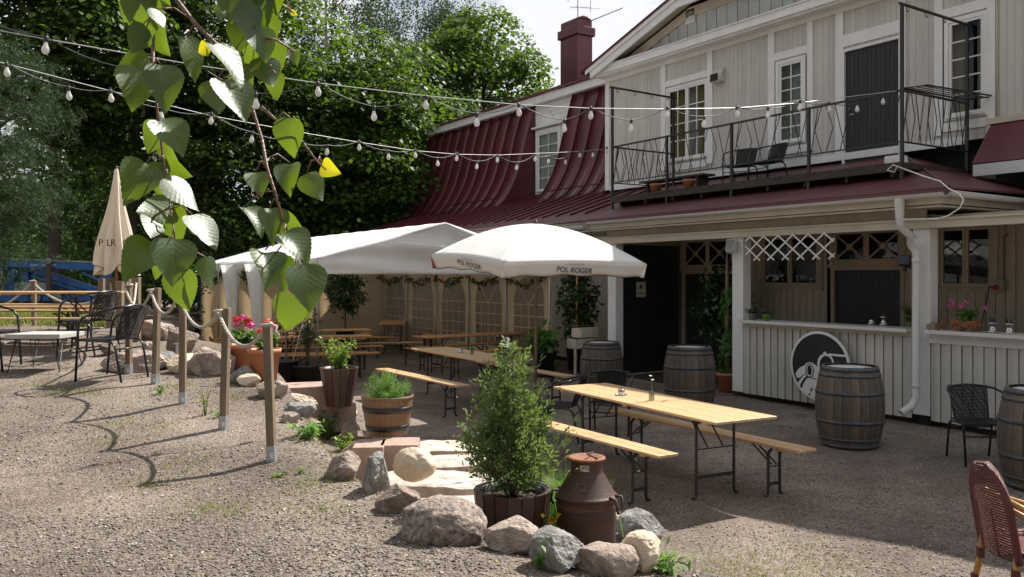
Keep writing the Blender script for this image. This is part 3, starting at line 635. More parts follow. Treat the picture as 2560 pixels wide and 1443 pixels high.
# dormer window in its recess
XD = 15.38; dw = (yw(1432, XD), 22.11, 4.7, 7.5)
DW = (at(1398, HOR, X=XD).y, at(1347, HOR, X=XD).y, zw(1347, 478, XD), zw(1347, 337, XD))
dwall = hp('dormer_wall', MB().box(XD + .05, XD + .08, 20.08, 22.11, 4.6, 7.56), M_white)
z = 4.75; k = 0
while z < 7.5:
    for (a, b) in ((20.09, DW[0] - .12), (DW[1] + .12, 22.1)) if DW[2] - .12 < z < DW[3] + .1 else ((20.09, 22.1),): part('siding_board', MB().box(XD, XD + .03, a, b, z + .004, z + .136), M_white, dwall)
    z += .14
window(XD - .01, DW, 5, 2, 1, True, .12, name='dormer_window', curt=False)
yc = (DW[0] + DW[1]) / 2; zt = DW[3] + .12
hp('dormer_pediment', MB().box(XD - .16, XD, DW[0] - .35, DW[1] + .35, zt + .05, zt + .10).box(XD - .08, XD, yc - .42, yc + .42, zt + .10, zt + .24).box(XD - .07, XD, yc - .26, yc + .26, zt + .24, zt + .38).box(XD - .06, XD, yc - .14, yc + .14, zt + .38, zt + .50), M_white)
# lower roof: eave 3.38 at X 11.3 rising .334
def lz(x): return 3.38 + .334 * (x - 11.3)
lr = hp('lower_roof', MB().add([(11.22, 28.9, lz(11.22)), (11.22, 14.3, lz(11.22)), (15.6, 14.3, lz(15.6)), (15.6, 28.9, lz(15.6))], [(0, 1, 2, 3)]), M_roof, solid=.03)
y = 28.7
sm_ = MB()
sm_.bar((11.75, 0, lz(11.75) + .03), (15.4, 0, lz(15.4) + .03), .02, .05)
sme = sm_.mesh('roof_seam', M_roof)
while y > 14.4: inst('roof_seam', sme, lr, (0, y, 0)); y -= .55
pr_ = hp('porch_roof', MB().add([(11.22, 14.3, lz(11.22)), (11.22, 6.35, lz(11.22)), (14.3, 9.0, lz(14.3)), (14.3, 14.3, lz(14.3)), (14.3, 6.35, lz(11.22) + .05)], [(0, 1, 2, 3), (1, 4, 2)]), M_roof2, solid=.03)
part('hip_ridge', MB().tube([(11.22, 6.35, lz(11.22) + .02), (14.2, 8.92, lz(14.2) + .02)], .025, 6), M_roof, pr_)
part('roof_edge', MB().box(11.17, 11.24, 6.3, 14.3, lz(11.22) - .05, lz(11.22) - .005), M_roof, pr_)
hp('fascia', MB().box(11.34, 11.38, 6.5, 14.25, 3.16, 3.33).box(11.38, 14, 6.5, 6.54, 3.16, 3.33), M_old)
hp('left_fascia', MB().box(11.36, 11.40, 14.25, 28.8, 3.17, 3.335), M_old)
hp('soffit', MB().box(11.38, 14.2, 6.55, 28.8, 3.12, 3.15), M_old)
# gutters
def half(pts, r=.065, n=10):
    mb = MB(); P = [Vector(p) for p in pts]; d = (P[-1] - P[0]).normalized(); s = d.cross(Vector((0, 0, 1))).normalized()
    mb.grid(lambda u, v: P[0].lerp(P[-1], u) + s * (r * math.cos(math.pi * v)) - Vector((0, 0, r * math.sin(math.pi * v))), 1, n)
    for q in P: mb.tube([q + s * (r * 1.04 * math.cos(math.pi * v / 8)) - Vector((0, 0, r * 1.04 * math.sin(math.pi * v / 8))) for v in range(9)], .006, 5)
    mb.tube([P[0] + s * r, P[-1] + s * r], .008, 6); mb.tube([P[0] - s * r, P[-1] - s * r], .006, 6); return mb
gt = hp('gutter', half([(11.25, 14.2 - i * 1.95 * .999, 3.31) for i in range(5)]), M_gut, solid=.004)
hp('gutter', half([(11.2, 6.38, 3.31), (13.0, 6.38, 3.30), (14.4, 6.38, 3.29)]), M_gut, solid=.004)
hp('gutter', half([(11.27, 28.6, 3.24), (11.27, 20, 3.24), (11.27, 14.35, 3.24)]), M_gut, solid=.004)
gb = part('gutter_bracket', MB().box(11.31, 11.33, -.012, .012, 3.24, 3.345), M_galv, gt)
gb.location = (0, 13.6, 0)
for i in range(1, 9): q = gb.copy(); C.objects.link(q); q.location = (0, 13.6 - i * .86, 0)
px_ = at(2249, 500, X=11.25); dp = MB()
yd = px_.y; ye = at(2288, 700, X=11.52).y
dp.tube([(11.25, yd, 3.27), (11.25, yd, 3.0), (11.27, yd, 2.86), (11.36, yd - .10, 2.73), (11.5, ye + .06, 2.62), (11.54, ye, 2.50), (11.54, ye, .42), (11.48, ye + .02, .30), (11.34, ye + .1, .19)], [.075, .058, .055, .054, .055, .056, .056, .056, .058], 16, caps=False)
for z in (2.80, 2.84, 2.88, 2.76, .52, 1.5): pass
dpo = hp('downpipe', dp, M_gut)
rg = MB()
for i in range(7):
    f = i / 6; rg.tube([Vector((11.25, yd, 2.90)).lerp(Vector((11.40, yd - .13, 2.69)), f) + Vector((.057 * math.cos(a_), .057 * math.sin(a_), .02 * math.cos(a_))) for a_ in [k * math.pi / 8 for k in range(16)]], .006, 5, closed=True)
part('bellows_ring', rg, M_gut, dpo)
for z in (2.35, .55): part('pipe_collar', MB().lathe([(.057, 0), (.062, .005), (.062, .05), (.057, .055)], 16, (11.54, ye, z)), M_gut, dpo)
# porch: beam, boards, posts
XF = 11.67
hp('porch_beam', MB().box(XF - .05, XF + .09, 3.2, 14.2, 2.845, 2.955).box(XF - .08, XF + .09, 3.2, 14.24, 2.955, 2.985), M_old)
hp('beam_board', MB().box(XF + .02, XF + .06, 6.95, 14.1, 2.99, 3.14), M_wall2)
for (a, b, z0) in ((13.8, 14.06, .02), (10.33, 10.58, .1), (6.88, 7.14, .15)): 
    hp('porch_post', MB().box(XF, XF + .21, a, b, z0, 2.844), M_white, bev=.006)
hp('plinth', MB().box(XF + .06, XF + .25, 6.9, 7.12, -.05, .148), M_dark)
hp('porch_floor', MB().box(XF + .12, 14.3, 3.2, 10.4, -.1, .22).box(XF + .25, 14.3, 10.4, 14.05, -.1, .035), M_deck)
hp('porch_ceiling', MB().box(XF + .1, 14.0, 3.2, 6.9, 2.99, 3.03).box(XF + .1, 13.9, 6.9, 14.0, 3.02, 3.05), M_wall2)
# bar counters
def counter(ya, yb, ztop, apron, wd):
    c_ = hp('bar_counter', MB().box(XF - .16, XF + .34, yb, ya, ztop - .05, ztop), M_gut)
    part('counter_rail', MB().box(XF - .03, XF + .03, yb, ya, ztop - apron, ztop - .051), M_old if apron < .15 else M_gut, c_)
    boards('cladding_board', XF, yb, ya, .09, ztop - apron - .001, wd, M_wall, thick=.02, gap=.016, alt=.018, par=c_)
    part('dark_backing', MB().box(XF + .022, XF + .04, yb, ya, .1, ztop - apron), M_dark, c_)
counter(10.32, 7.15, 1.392, .115, .0755); counter(6.87, 3.3, 1.392, .19, .0755)
# back wall of the porch
XI = 13.75
IW1 = (yw(2047, XI), yw(1908, XI), zw(1908, 712, XI), zw(1908, 595, XI))
IW2 = (yw(2480, XI), yw(2352, XI), zw(2352, 715, XI), zw(2352, 572, XI))
XM1 = (yw(1832, XI), yw(1711, XI), zw(1711, 668, XI), zw(1711, 603, XI)); XM2 = (yw(2252, XI), yw(2086, XI), zw(2086, 655, XI), zw(2086, 582, XI))
BD = (yw(2252, XI), yw(2086, XI), .22, zw(2086, 676, XI)); GD = (15, 15.1, .2, 2.86); CD = (yw(1832, XI), yw(1712, XI), .22, zw(1711, 680, XI) - .05)
pb = hp('porch_back_wall', MB().box(XI + .35, XI + .4, 3.2, 14.6, .1, 3.1), M_dark)
boards('porch_board', XI, 3.3, 14.0, .2, 3.02, .155, M_wall2, [(a - .02, b + .02, c - .05, d + .05) for a, b, c, d in (IW1, IW2, XM1, XM2, BD, GD, CD)], par=pb, gap=.012)
window(XI, IW1, 1, 1, 2, False, .10, m=M_wall2, curt=False, name='porch_window'); window(XI, IW2, 1, 1, 2, False, .10, m=M_wall2, curt=False, name='porch_window')
def cross_window(o, cells=2):
    w_ = window(XI, o, 1, 1, cells, False, .09, m=M_wall2, curt=False, name='transom_window'); n = (o[1] - o[0]) / cells
    for k in range(cells):
        a, b = o[0] + k * n + .05, o[0] + (k + 1) * n - .05; c, d = o[2] + .05, o[3] - .05; mb = MB(); q = (a + b) / 2, (c + d) / 2
        for yy, zz in ((a, c), (b, c), (a, d), (b, d)): mb.bar((XI - .012, yy, zz), (XI - .012, q[0], q[1]), .03, .02, up=(1, 0, 0))
        mb.lathe([(.0, -.016), (.065, -.016), (.065, .016), (0, .016)], 8, (0, 0, 0)); mb.v[-32:] = [(XI - .014 + z_, q[0] + x_, q[1] + y_) for x_, y_, z_ in mb.v[-32:]]
        part('cross_bar', mb, M_wall2, w_)
cross_window(XM1); cross_window(XM2)
def bdoor(o, m, nm):
    d_ = hp(nm, MB().box(XI + .06, XI + .1, o[0], o[1], o[2], o[3]), m); y = o[1]; w_ = .11
    me = MB().box(XI + .04, XI + .06, -w_ + .004, 0, o[2], o[3]).mesh('door_board', m)
    while y > o[0] + .06: inst('door_board', me, d_, (0, y, 0)); y -= w_
    fr_ = MB().box(XI - .02, XI + .09, o[1], o[1] + .07, o[2], o[3]).box(XI - .02, XI + .09, o[0] - .07, o[0], o[2], o[3]).box(XI - .02, XI + .09, o[0] - .07, o[1] + .07, o[3], o[3] + .06)
    part('door_frame', fr_, M_wall2, d_); return d_
bdoor(BD, M_door, 'bar_hatch'); bdoor(CD, M_dark, 'cellar_door')
gd = hp('green_door', MB().box(11.98, 13.72, 14.03, 14.06, .05, 2.84), M_gdoor)
for k in range(12): part('door_board', MB().box(11.99 + k * .143, 12.125 + k * .143, 14.012, 14.029, .06, 2.83), M_gdoor, gd)
part('threshold', MB().box(11.95, 13.72, 13.9, 14.0, .0, .05), M_old, gd)
# left ground floor wall, beside the marquee
XL = 13.0
lw = hp('left_wall', MB().box(XL + .03, XL + .3, 14.1, 28.6, 0, 3.15), M_dark)
boards('wall_board', XL, 14.1, 28.5, .1, 3.12, .2, M_wall, par=lw)
part('corner_pilaster', MB().box(XL - .06, XL, 15.1, 15.35, .1, 3.12).box(XL - .06, XL, 16.7, 16.95, .1, 3.12), M_gut, lw)
hp('porch_end_wall', MB().box(XF + .3, 14.0, 14.08, 14.12, .1, 3.1), M_wall2)
# right hand skirt roof and its fascia
sk = hp('right_skirt_roof', MB().add([(13.93, 7.18, 4.60), (13.36, 7.18, 3.92), (13.36, 2.5, 3.92), (13.93, 2.5, 4.60), (13.93, 7.18, 3.92)], [(0, 1, 2, 3), (0, 4, 1)]), M_roof, solid=.02)
part('skirt_fascia', MB().box(13.32, 13.36, 2.5, 7.15, 3.72, 3.90).box(13.36, 13.93, 7.11, 7.15, 3.72, 3.90), M_gut, sk)
hp('wall_foot_board', MB().box(XW - .06, XW - .001, 2.6, 7.25, 4.60, 4.70), M_old)
# chimney
ch = hp('chimney', MB().box(17.7, 18.35, 22.94, 23.9, 8.3, 10.75), M_roof)
part('chimney_band', MB().box(17.62, 18.43, 22.86, 23.98, 10.42, 10.72), M_roof, ch, bev=.02)
part('chimney_cap', MB().box(17.70, 18.35, 22.94, 23.9, 10.72, 10.98).prism([(17.68, 10.98), (18.37, 10.98), (18.1, 11.1), (17.95, 11.1)], 1, 22.92, 23.92), M_roof, ch, bev=.03)
part('chimney_skirt', MB().box(17.66, 18.39, 22.90, 23.94, 8.4, 8.86), M_roof, ch)
aer = thing('roof_aerial', 'thin metal television aerial standing on the maroon chimney', 'aerial', (18.0, 23.3, 11.0))
mb = MB(); mb.tube([(0, 0, 0), (0, 0, 1.6)], .018, 6); part('mast', mb, M_galv, aer)
mb = MB(); mb.tube([(-.1, .3, .55), (.3, -.75, .3)], .012, 5)
for i in range(9): f = i / 8; c_ = Vector((-.1, .3, .55)).lerp(Vector((.3, -.75, .3)), f); mb.tube([c_ + Vector((.14, .1, 0)), c_ - Vector((.14, .1, 0))], .006, 4)
part('element', mb, M_galv, aer)
mb = MB()
for x, y in ((-.2, .3), (.15, -.2), (-.05, -.75)): mb.tube([(x, y, .1 if y < -.5 else .7), (x + .04, y - .05, 1.5)], .01, 5)
part('element', mb, M_galv, aer); part('sweep_rod', MB().tube([(.2, -.4, -.08), (.4, -1.9, .02)], .018, 6), M_galv, aer)

# ------------------------------------------------------------------ balcony (part of the house)
XB = 12.0; YB0 = at(2255, 400, X=XB).y; YB1 = 14.3
bal = hp('balcony', MB().box(XB + .02, 13.93, YB0, YB1, 3.80, 3.86), M_deck)
y = YB0
dm = MB().box(XB - .03, 13.93, .004, .136, 3.861, 3.895).mesh('deck_plank', M_deck)
while y < YB1 - .05: inst('deck_plank', dm, bal, (rnd.uniform(-.02, .02), y, rnd.uniform(-.003, .003))); y += .14
jm = MB().box(XB + .05, 13.9, -.03, .03, 3.68, 3.80).mesh('joist', M_deck)
for i in range(9): inst('joist', jm, bal, (0, YB0 + .2 + i * (YB1 - YB0 - .4) / 8, 0))
part('edge_beam', MB().box(XB - .035, XB + .02, YB0 - .02, YB1 + .02, 3.76, 3.86), M_deck, bal)
rail = hp('balcony_railing', MB().bar((XB, YB0, 4.98), (XB, YB1, 4.98), .04, .03).bar((XB, YB0, 4.20), (XB, YB1, 4.20), .03, .02).bar((XB, YB1, 4.98), (13.85, YB1, 4.98), .04, .03).bar((XB, YB1, 4.20), (13.85, YB1, 4.20), .03, .02).bar((XB, YB0, 4.98), (13.85, YB0, 4.98), .04, .03).bar((XB, YB0, 4.20), (13.85, YB0, 4.20), .03, .02), M_iron)
PY = [YB1, at(1667, 400, X=XB).y, at(1829, 400, X=XB).y, at(2022, 400, X=XB).y, YB0]
for i, yy in enumerate(PY):
    tall = i in (0, 4); part('railing_post', MB().cbox(XB, yy, (lz(XB) + (6.27 if tall else 5.0)) / 2, .045, .045, (6.27 if tall else 5.0) - lz(XB)), M_iron, rail)
for yy in (YB1, YB0): part('railing_post', MB().cbox(13.82, yy, 5.05, .045, .045, 2.44), M_iron, rail)
def spindles(p, q, n):
    p, q = Vector(p), Vector(q); L_ = (q - p).length; d = (q - p) / L_; u = L_ / n; h0, h1, hm = 4.21, 4.97, 4.59
    def W(x, z): return Vector((p.x + d.x * x, p.y + d.y * x, z))
    for k in range(n):
        b = k * u
        for a in ([W(b + u * .30, h1), W(b + u * .14, hm), W(b + u * .30, h0)], [W(b + u * .40, h1), W(b + u * .56, hm), W(b + u * .40, h0)], [W(b + u * .60, h1), W(b + u * .83, h0)], [W(b + u * .98, h1), W(b + u * .72, h0)], [W(b + u * .05, h0), W(b + u * .22, h1)]):
            part('spindle', MB().tube(a, .0075, 5, smooth=False), M_iron, rail)
for a, b in zip(PY[:-1], PY[1:]): spindles((XB, a, 0), (XB, b, 0), max(2, round((a - b) / .80)))
spindles((XB, YB1, 0), (13.82, YB1, 0), 3); spindles((XB, YB0, 0), (13.82, YB0, 0), 3)
for yy in (YB1, YB0):
    hb = hp('hanging_bar', MB().tube([(XB - .06, yy, 6.29), (13.9, yy, 6.27)], .024, 8), M_iron)
    for k in range(4):
        x = XB + .12 + k * .5; part('hook', MB().tube([(x, yy, 6.27), (x, yy, 6.22), (x + .03, yy, 6.19), (x + .06, yy, 6.20), (x + .07, yy, 6.235)], .007, 5), M_iron, hb)
rack = hp('drying_rack', MB().tube([(12.1, YB0 + .05, 5.03), (12.5, YB0 - .1, 5.10), (14.0, YB0 - .35, 5.06), (13.6, YB0 - .1, 5.0)], .014, 6, closed=True), M_iron)
for k in range(3): part('rack_rod', MB().tube([(12.2 + .1 * k, YB0 + .0 - .04 * k, 5.04 + .02 * k), (13.75 + .07 * k, YB0 - .15 - .06 * k, 5.02 + .01 * k)], .009, 5), M_iron, rack)
# ------------------------------------------------------------------ marquee
TX0, TX1, TY0, TY1, TE, TR = 5.7, 11.2, 15.4, 24.4, 2.5, 3.27
TL = Vector(((TX0 + TX1) / 2, (TY0 + TY1) / 2, 0)); tent = thing('marquee', 'large white party marquee with arched film windows and cream walls', 'marquee', TL)
def tp(name, mb, m, par=None, **k):
    o = part(name, mb, m, par or tent, **k)
    if par is None: o.location = -TL
    return o
cx = TL.x; ny_ = 6
def sag(u, v): return -.05 * math.sin(math.pi * u) * math.sin(math.pi * v) - .012 * math.sin(u * math.pi * 5 * 1.0) ** 2
def slope(x_e, nu=40, nv=14):
    def fn(u, v):
        y = TY0 + (TY1 - TY0) * u; b = math.sin(math.pi * ((u * 5) % 1))
        return (x_e + (cx - x_e) * v, y, TE + (TR - TE) * v - .045 * b * math.sin(math.pi * v) - .03 * b * (1 - v) ** 3 + .006 * math.sin(u * 60 + v * 9))
    return MB().grid(fn, nu, nv)
rf = tp('roof_cloth', slope(TX0), M_tent, solid=.004); tp('roof_cloth', slope(TX1), M_tent, solid=.004)
def gablecloth(y, sgn):
    def fn(u, v):
        x = TX0 + (TX1 - TX0) * u; t = 1 - abs(2 * u - 1); zt = TE + (TR - TE) * t; fold = .085 * math.sin((x * 1.7 + v * 5.2) * 1.6) * math.sin(math.pi * v) * math.sin(math.pi * u) + .03 * math.sin(v * 11 + u * 3) * math.sin(math.pi * u) * (1 - v)
        return (x, y + sgn * (.02 + fold), zt + (2.2 - zt) * (1 - v))
    return MB().grid(fn, 46, 16)
tp('gable_cloth', gablecloth(TY0, -1), M_tent, solid=.003); tp('gable_cloth', gablecloth(TY1, 1), M_tent, solid=.003)
def scallop(x, y0, y1, n):
    mb = MB()
    def fn(u, v):
        y = y0 + (y1 - y0) * u; a = (u * n) % 1; lo = .26 - .13 * math.sin(math.pi * a) ** .7
        return (x + .01 * math.sin(u * 40), y, TE - lo * v)
    return mb.grid(fn, n * 12, 3)
tp('valance', scallop(TX0 - .01, TY0, TY1, 5), M_tent, solid=.003); tp('valance', scallop(TX1 + .01, TY0, TY1, 5), M_tent, solid=.003)
# back end wall, curtain-like folds
def endwall(u, v): return (TX0 + (TX1 - TX0) * u, TY1 - .05 + .035 * math.sin(u * 60 + 2 * math.sin(v * 3)) * (1 - .5 * v) + .02 * math.sin(u * 17), .12 + 2.3 * v)
tp('end_wall', MB().grid(endwall, 120, 8), M_tentw, solid=.003)
# window wall: five bays with an arched film window
nb = 5; bw = (TY1 - TY0) / nb; Xw = TX1 - .04
for k in range(nb):
    ya = TY0 + k * bw; yb = ya + bw; yc = (ya + yb) / 2; hw = .64; zb, zs, zt = .42, 1.5, 2.16
    def arch(t):
        if t < .5: return None
    # outline of the opening (counter-clockwise), and the same number of points round the bay edge
    o1 = []; nA = 12
    for i in range(nA + 1):
        a = math.pi * i / nA; c_, s_ = math.cos(a), math.sin(a); o1.append((yc + hw * (abs(c_) ** .85) * (1 if c_ >= 0 else -1), zs + (zt - zs) * s_ ** .9 if s_ > 1e-6 else zs))
    ring = [(yc + hw, zb)] + o1 + [(yc - hw, zb)]
    outer = [(yb, .12)] + [(yb, zs)] + [(yb + (ya - yb) * min(1, max(0, (i - 1) / (nA - 2))), 2.46) for i in range(1, nA)] + [(ya, zs), (ya, .12)]
    mb = MB(); vs = [(Xw + .02 * math.sin(z * 5 + y * 3), y, z) for y, z in ring] + [(Xw + .03 * math.sin(z * 4 + y), y, z) for y, z in outer]; n = len(ring)
    mb.add(vs, [(i, i + 1, n + i + 1, n + i) for i in range(n - 1)] + [(n - 1, 0, n, 2 * n - 1)])
    bay = tp('wall_bay', mb, M_tentw, solid=.003)
    part('window_film', MB().add([(Xw + .005, y, z) for y, z in ring], [tuple(range(n))]), M_film, bay)
    g = MB()
    for i in range(1, 4): y = yc - hw + 2 * hw * i / 4; g.bar((Xw - .006, y, zb), (Xw - .006, y, zs + .02), .022, .006, up=(1, 0, 0))
    for z in (zb + .01, zb + .27, zb + .54, zb + .81, zs): g.bar((Xw - .007, yc - hw, z), (Xw - .007, yc + hw, z), .022, .006, up=(1, 0, 0))
    for yy in (yc - .42, yc + .42): g.bar((Xw - .006, yc, zs), (Xw - .006, yy, zs + .47), .02, .006, up=(1, 0, 0))
    part('film_strap', g, M_tentw, bay)
    for yy in (ya,): tp('strut', MB().tube([(Xw - .06, yy, .1), (Xw - .06, yy, 2.48)], .019, 8), M_galv); tp('webbing', MB().bar((Xw - .02, yy + .07, .2), (Xw - .02, yy + .03, 2.4), .03, .004, up=(1, 0, 0)), M_stave)
tp('strut', MB().tube([(Xw - .06, TY1 - .05, .1), (Xw - .06, TY1 - .05, 2.48)], .019, 8), M_galv)
for k in range(6):
    y = TY0 + k * bw; tp('strut', MB().tube([(TX0, y, .1), (TX0, y, 2.48), (cx, y, TR - .03), (TX1, y, 2.48)], .019, 8), M_galv)
for y in (TY0 + 2.05 * bw, TY0 + 3.2 * bw):   # gathered side cloths
    def gath(u, v, y=y): a = u * 2 * math.pi; r_ = (.10 + .10 * (v - .35) ** 2 * 3) * (1 + .16 * math.sin(a * 5 + v * 2)); return (TX0 - .03 + r_ * math.cos(a), y + r_ * math.sin(a) * 1.25 + .25 * (v - .5) * (1 if v > .5 else .4), .14 + 2.3 * v)
    tp('gathered_cloth', MB().grid(gath, 36, 16), M_tent)
tp('guy_rope', MB().tube([(TX0, TY0, 2.45), (4.9, 14.4, .7)], .007, 5), M_rope)
# ivy garlands along the window wall and the side
rng = np.random.default_rng(77)
def garland(pts, n, label, loc):
    P = []; S = []
    for (a, b, d) in pts:
        a, b = Vector(a), Vector(b)
        for _ in range(n): t = rng.uniform(0, 1); q = a.lerp(b, t) - Vector((0, 0, d * 4 * t * (1 - t))); P.append(q + Vector(rng.normal(0, .045, 3)))
    g = thing('ivy_garland', label, 'garland', loc)
    leaves('leaves', np.array(P) - np.array(loc), rng.normal(0, 1, (len(P), 3)), .09, L_ivy, rng, par=g); mb = MB()
    for (a, b, d) in pts: a, b = Vector(a), Vector(b); mb.tube([a.lerp(b, t / 8) - Vector((0, 0, d * 4 * t / 8 * (1 - t / 8))) - Vector(loc) for t in range(9)], .006, 4)
    part('stem', mb, M_stem, g)
yy = [TY0 + .1 + k * bw for k in range(6)]
garland([((Xw - .1, yy[k] + .1, 2.17), (Xw - .1, yy[k + 1] - .1, 2.17), .20) for k in range(5)], 95, 'dark ivy garland swagged above the arched marquee windows', (Xw - .1, 20, 2.3))
garland([((TX0 + .12, yy[k] + .1, 2.25), (TX0 + .12, yy[k + 1] - .1, 2.25), .20) for k in range(2, 5)], 110, 'ivy garland hanging along the open side of the marquee', (TX0, 20, 2.2))
garland([((TX0 + .5, TY1 - .2, 2.2), (TX1 - 1.5, TY1 - .2, 2.2), .1)], 260, 'ivy garland across the cream back wall of the marquee', (8, TY1 - .2, 2.3))

# ------------------------------------------------------------------ parasols
UC = Vector((7.66, 11.0, 0)); um = thing('open_parasol', 'open white square parasol with champagne lettering on its valance', 'parasol', UC)
ang = [R(a) for a in (147, 219, 310, 42)]; rad = [1.66, 1.68, 1.75, 1.66]; zc = [2.49, 2.335, 2.335, 2.47]
CO = [Vector((math.cos(a) * r_, math.sin(a) * r_, z)) for a, r_, z in zip(ang, rad, zc)]; AP = Vector((0, 0, 2.985))
def canopy(i):
    a, b = CO[i], CO[(i + 1) % 4]
    def fn(u, v):
        e = a.lerp(b, u) + Vector((0, 0, .035 * math.sin(math.pi * u))); e.x *= 1 - .05 * math.sin(math.pi * u); e.y *= 1 - .05 * math.sin(math.pi * u)
        p = AP.lerp(e, v); return (p.x, p.y, p.z + .115 * math.sin(math.pi * v ** .9) * (1 - .15 * math.sin(math.pi * u)))
    return MB().grid(fn, 20, 16), fn
for i in range(4):
    mb, fn = canopy(i); part('canopy_panel', mb, M_umb, um, solid=.003)
    a, b = CO[i], CO[(i + 1) % 4]; out = Vector(((a + b) / 2)[:2]).normalized()
    def vf(u, v, fn=fn, out=out, i=i):
        p = Vector(fn(u, 1)); w_ = .012 * math.sin(u * 17 + i) * v; return (p.x - out.x * (.07 * v) + out.x * w_, p.y - out.y * (.07 * v) + out.y * w_, p.z - .20 * v - .012 * math.sin(u * 23 + i) * v)
    vo = part('valance', MB().grid(vf, 40, 4), M_umb, um, solid=.003)
    part('edge_piping', MB().tube([vf(k / 40, 1.) for k in range(41)], .0055, 5), M_ink, um)
    if i in (0, 1):
        for txt, sz, vv, m_, fx in (('POL ROGER', .115, .60, M_ink, 1.0), ('CHAMPAGNE', .038, .16, M_galv, 1.3)):
            for sgn in (1,):
                p0 = Vector(vf(.5, vv)); p1 = Vector(vf(.58, vv)); p2 = Vector(vf(.5, vv + .1)); x_ = (p1 - p0).normalized(); y_ = (p0 - p2).normalized(); z_ = x_.cross(y_)
                if z_.dot(Vector((out.x, out.y, 0))) < 0: x_ = -x_; z_ = x_.cross(y_)
                Mx = Matrix((x_, x_.cross(y_).cross(x_), z_.normalized())).transposed().to_4x4(); o = text('lettering', txt, sz, m_, um, (0, 0, 0), (0, 0, 0), ext=.0008); o.matrix_local = Matrix.Translation(p0 + z_.normalized() * .022 + x_ * 0) @ Mx; o.scale = (fx, 1, 1)
mb = MB(); mb.tube([(0, 0, .25), (0, 0, 2.95)], .024, 12); part('pole', mb, M_post, um)
MT_p = mat('reddish_pole', (.30, .10, .045), .4, .1, 5); um.children[-1].data.materials.clear(); um.children[-1].data.materials.append(MT_p)
for i in range(4):
    fn = canopy(i)[1]; part('seam', MB().tube([Vector(fn(0, t / 14)) + Vector((0, 0, .001)) for t in range(15)], .0045, 5), M_tent, um)
part('finial', MB().lathe([(.0, .0), (.03, .0), (.028, .03), (.018, .035), (.018, .06), (0, .065)], 12, (0, 0, 2.99)), M_blackpot, um)
part('foot', MB().lathe([(0, .05), (.26, .05), (.26, .0)], 24).lathe([(.035, .05), (.035, .45), (.03, .46)], 12), M_blackpot, um)
mb = MB()
for i, c_ in enumerate(CO): mb.bar((0, 0, 2.86), (c_.x * .96, c_.y * .96, c_.z + .02), .022, .03); mb.bar((0, 0, 2.35), (c_.x * .5, c_.y * .5, c_.z + .28), .02, .02)
part('ribs', mb, MT_p, um)
# closed parasol
p = at(291, 700, D=15.2); g0 = H(p.x, p.y); uz = thing('closed_parasol', 'closed cream parasol with dark edging standing behind the rope posts', 'parasol', (p.x, p.y, g0))
top = at(291, 424, D=15.2).z - g0; bot = at(291, 690, D=15.2).z - g0
def cu(u, v):
    a = u * 2 * math.pi; r0 = .035 + .29 * v ** 1.1; f = 1 + .30 * math.sin(a * 8 + 1.2 * math.sin(v * 3)) * min(1, v * 1.6) + .08 * math.sin(a * 19 + v * 5) * v; z = top - (top - bot) * v * (1 - .11 * (.5 + .5 * math.sin(a * 4 + 1.0)) * v)
    return (r0 * f * math.cos(a), r0 * f * math.sin(a), z)
part('folded_canopy', MB().grid(cu, 96, 22), M_umbc, uz); part('edge_piping', MB().tube([cu(k / 96, 1.) for k in range(97)], .006, 5), M_ink, uz)
part('pole', MB().tube([(0, 0, 0), (0, 0, top + .02)], .024, 10), MT_p, uz); part('finial', MB().tube([(0, 0, top), (0, 0, top + .06)], .022, 10), M_blackpot, uz)
for txt, px in (('P', 252), ('L', 272), ('R', 283), ('OL', 321)):
    q = at(px, 608, D=14.87) - Vector((p.x, p.y, g0)); text('lettering', txt, .17, M_ink, uz, q, (R(90), 0, -YAW))

# ------------------------------------------------------------------ beer tables and benches
def ulegs(mb, x, y, w_, h, lean=.0, r=.0155):
    """one folding leg frame: two uprights with curved feet, top arch, cross bars and braces, in the plane x = const"""
    a = w_ / 2
    for s in (-1, 1):
        mb.tube([(x, y + s * (a + .05), .012), (x, y + s * (a + .012), .016), (x, y + s * a, .06), (x, y + s * a, h - .09), (x, y + s * (a - .01), h - .04), (x, y + s * (a - .05), h - .012)], r, 8)
        mb.tube([(x, y + s * a, h - .11), (x, y + s * (a + .025), h - .05), (x, y + s * (a + .055), h - .012)], r * .6, 6)
    mb.bar((x, y - a, h * .27), (x, y + a, h * .27), .012, .035); mb.tube([(x, y - a, h * .62), (x, y + a, h * .62)], r * .5, 6)
    return mb
def bench_like(name, label, cat, c, rz_, Ln, Wd, Ht, planks, m, group, legw, inset=.42):
    root = thing(name, label, cat, c, rz_, group); pw = Wd / planks; th = .026
    pl = MB().box(-Ln / 2, Ln / 2, -pw / 2 + .0028, pw / 2 - .0028, Ht - th, Ht).mesh('plank', m)
    for i in range(planks):
        o = inst('plank', pl, root, (rnd.uniform(-.002, .002), -Wd / 2 + pw * (i + .5), 0)); b = o.modifiers.new('b', 'BEVEL'); b.width = .004; b.segments = 2
    for x in (-Ln / 2 + .18, 0, Ln / 2 - .18) if Wd > .4 else (-Ln / 2 + .25, Ln / 2 - .25): part('batten', MB().box(x - .035, x + .035, -Wd / 2 + .02, Wd / 2 - .02, Ht - th - .024, Ht - th - .0005), m, root)
    for s in (-1, 1):
        x = s * (Ln / 2 - inset); mb = MB(); ulegs(mb, x, 0, legw, Ht - th - .024); part('leg_frame', mb, M_iron, root)
        [part('brace', MB().tube([(x, t_ * legw * .2, Ht * .60), (x - s * .26, t_ * legw * .2, Ht - th - .02)], .009, 6), M_iron, root) for t_ in (-1, 1)]
    return root
PI2 = math.pi / 2
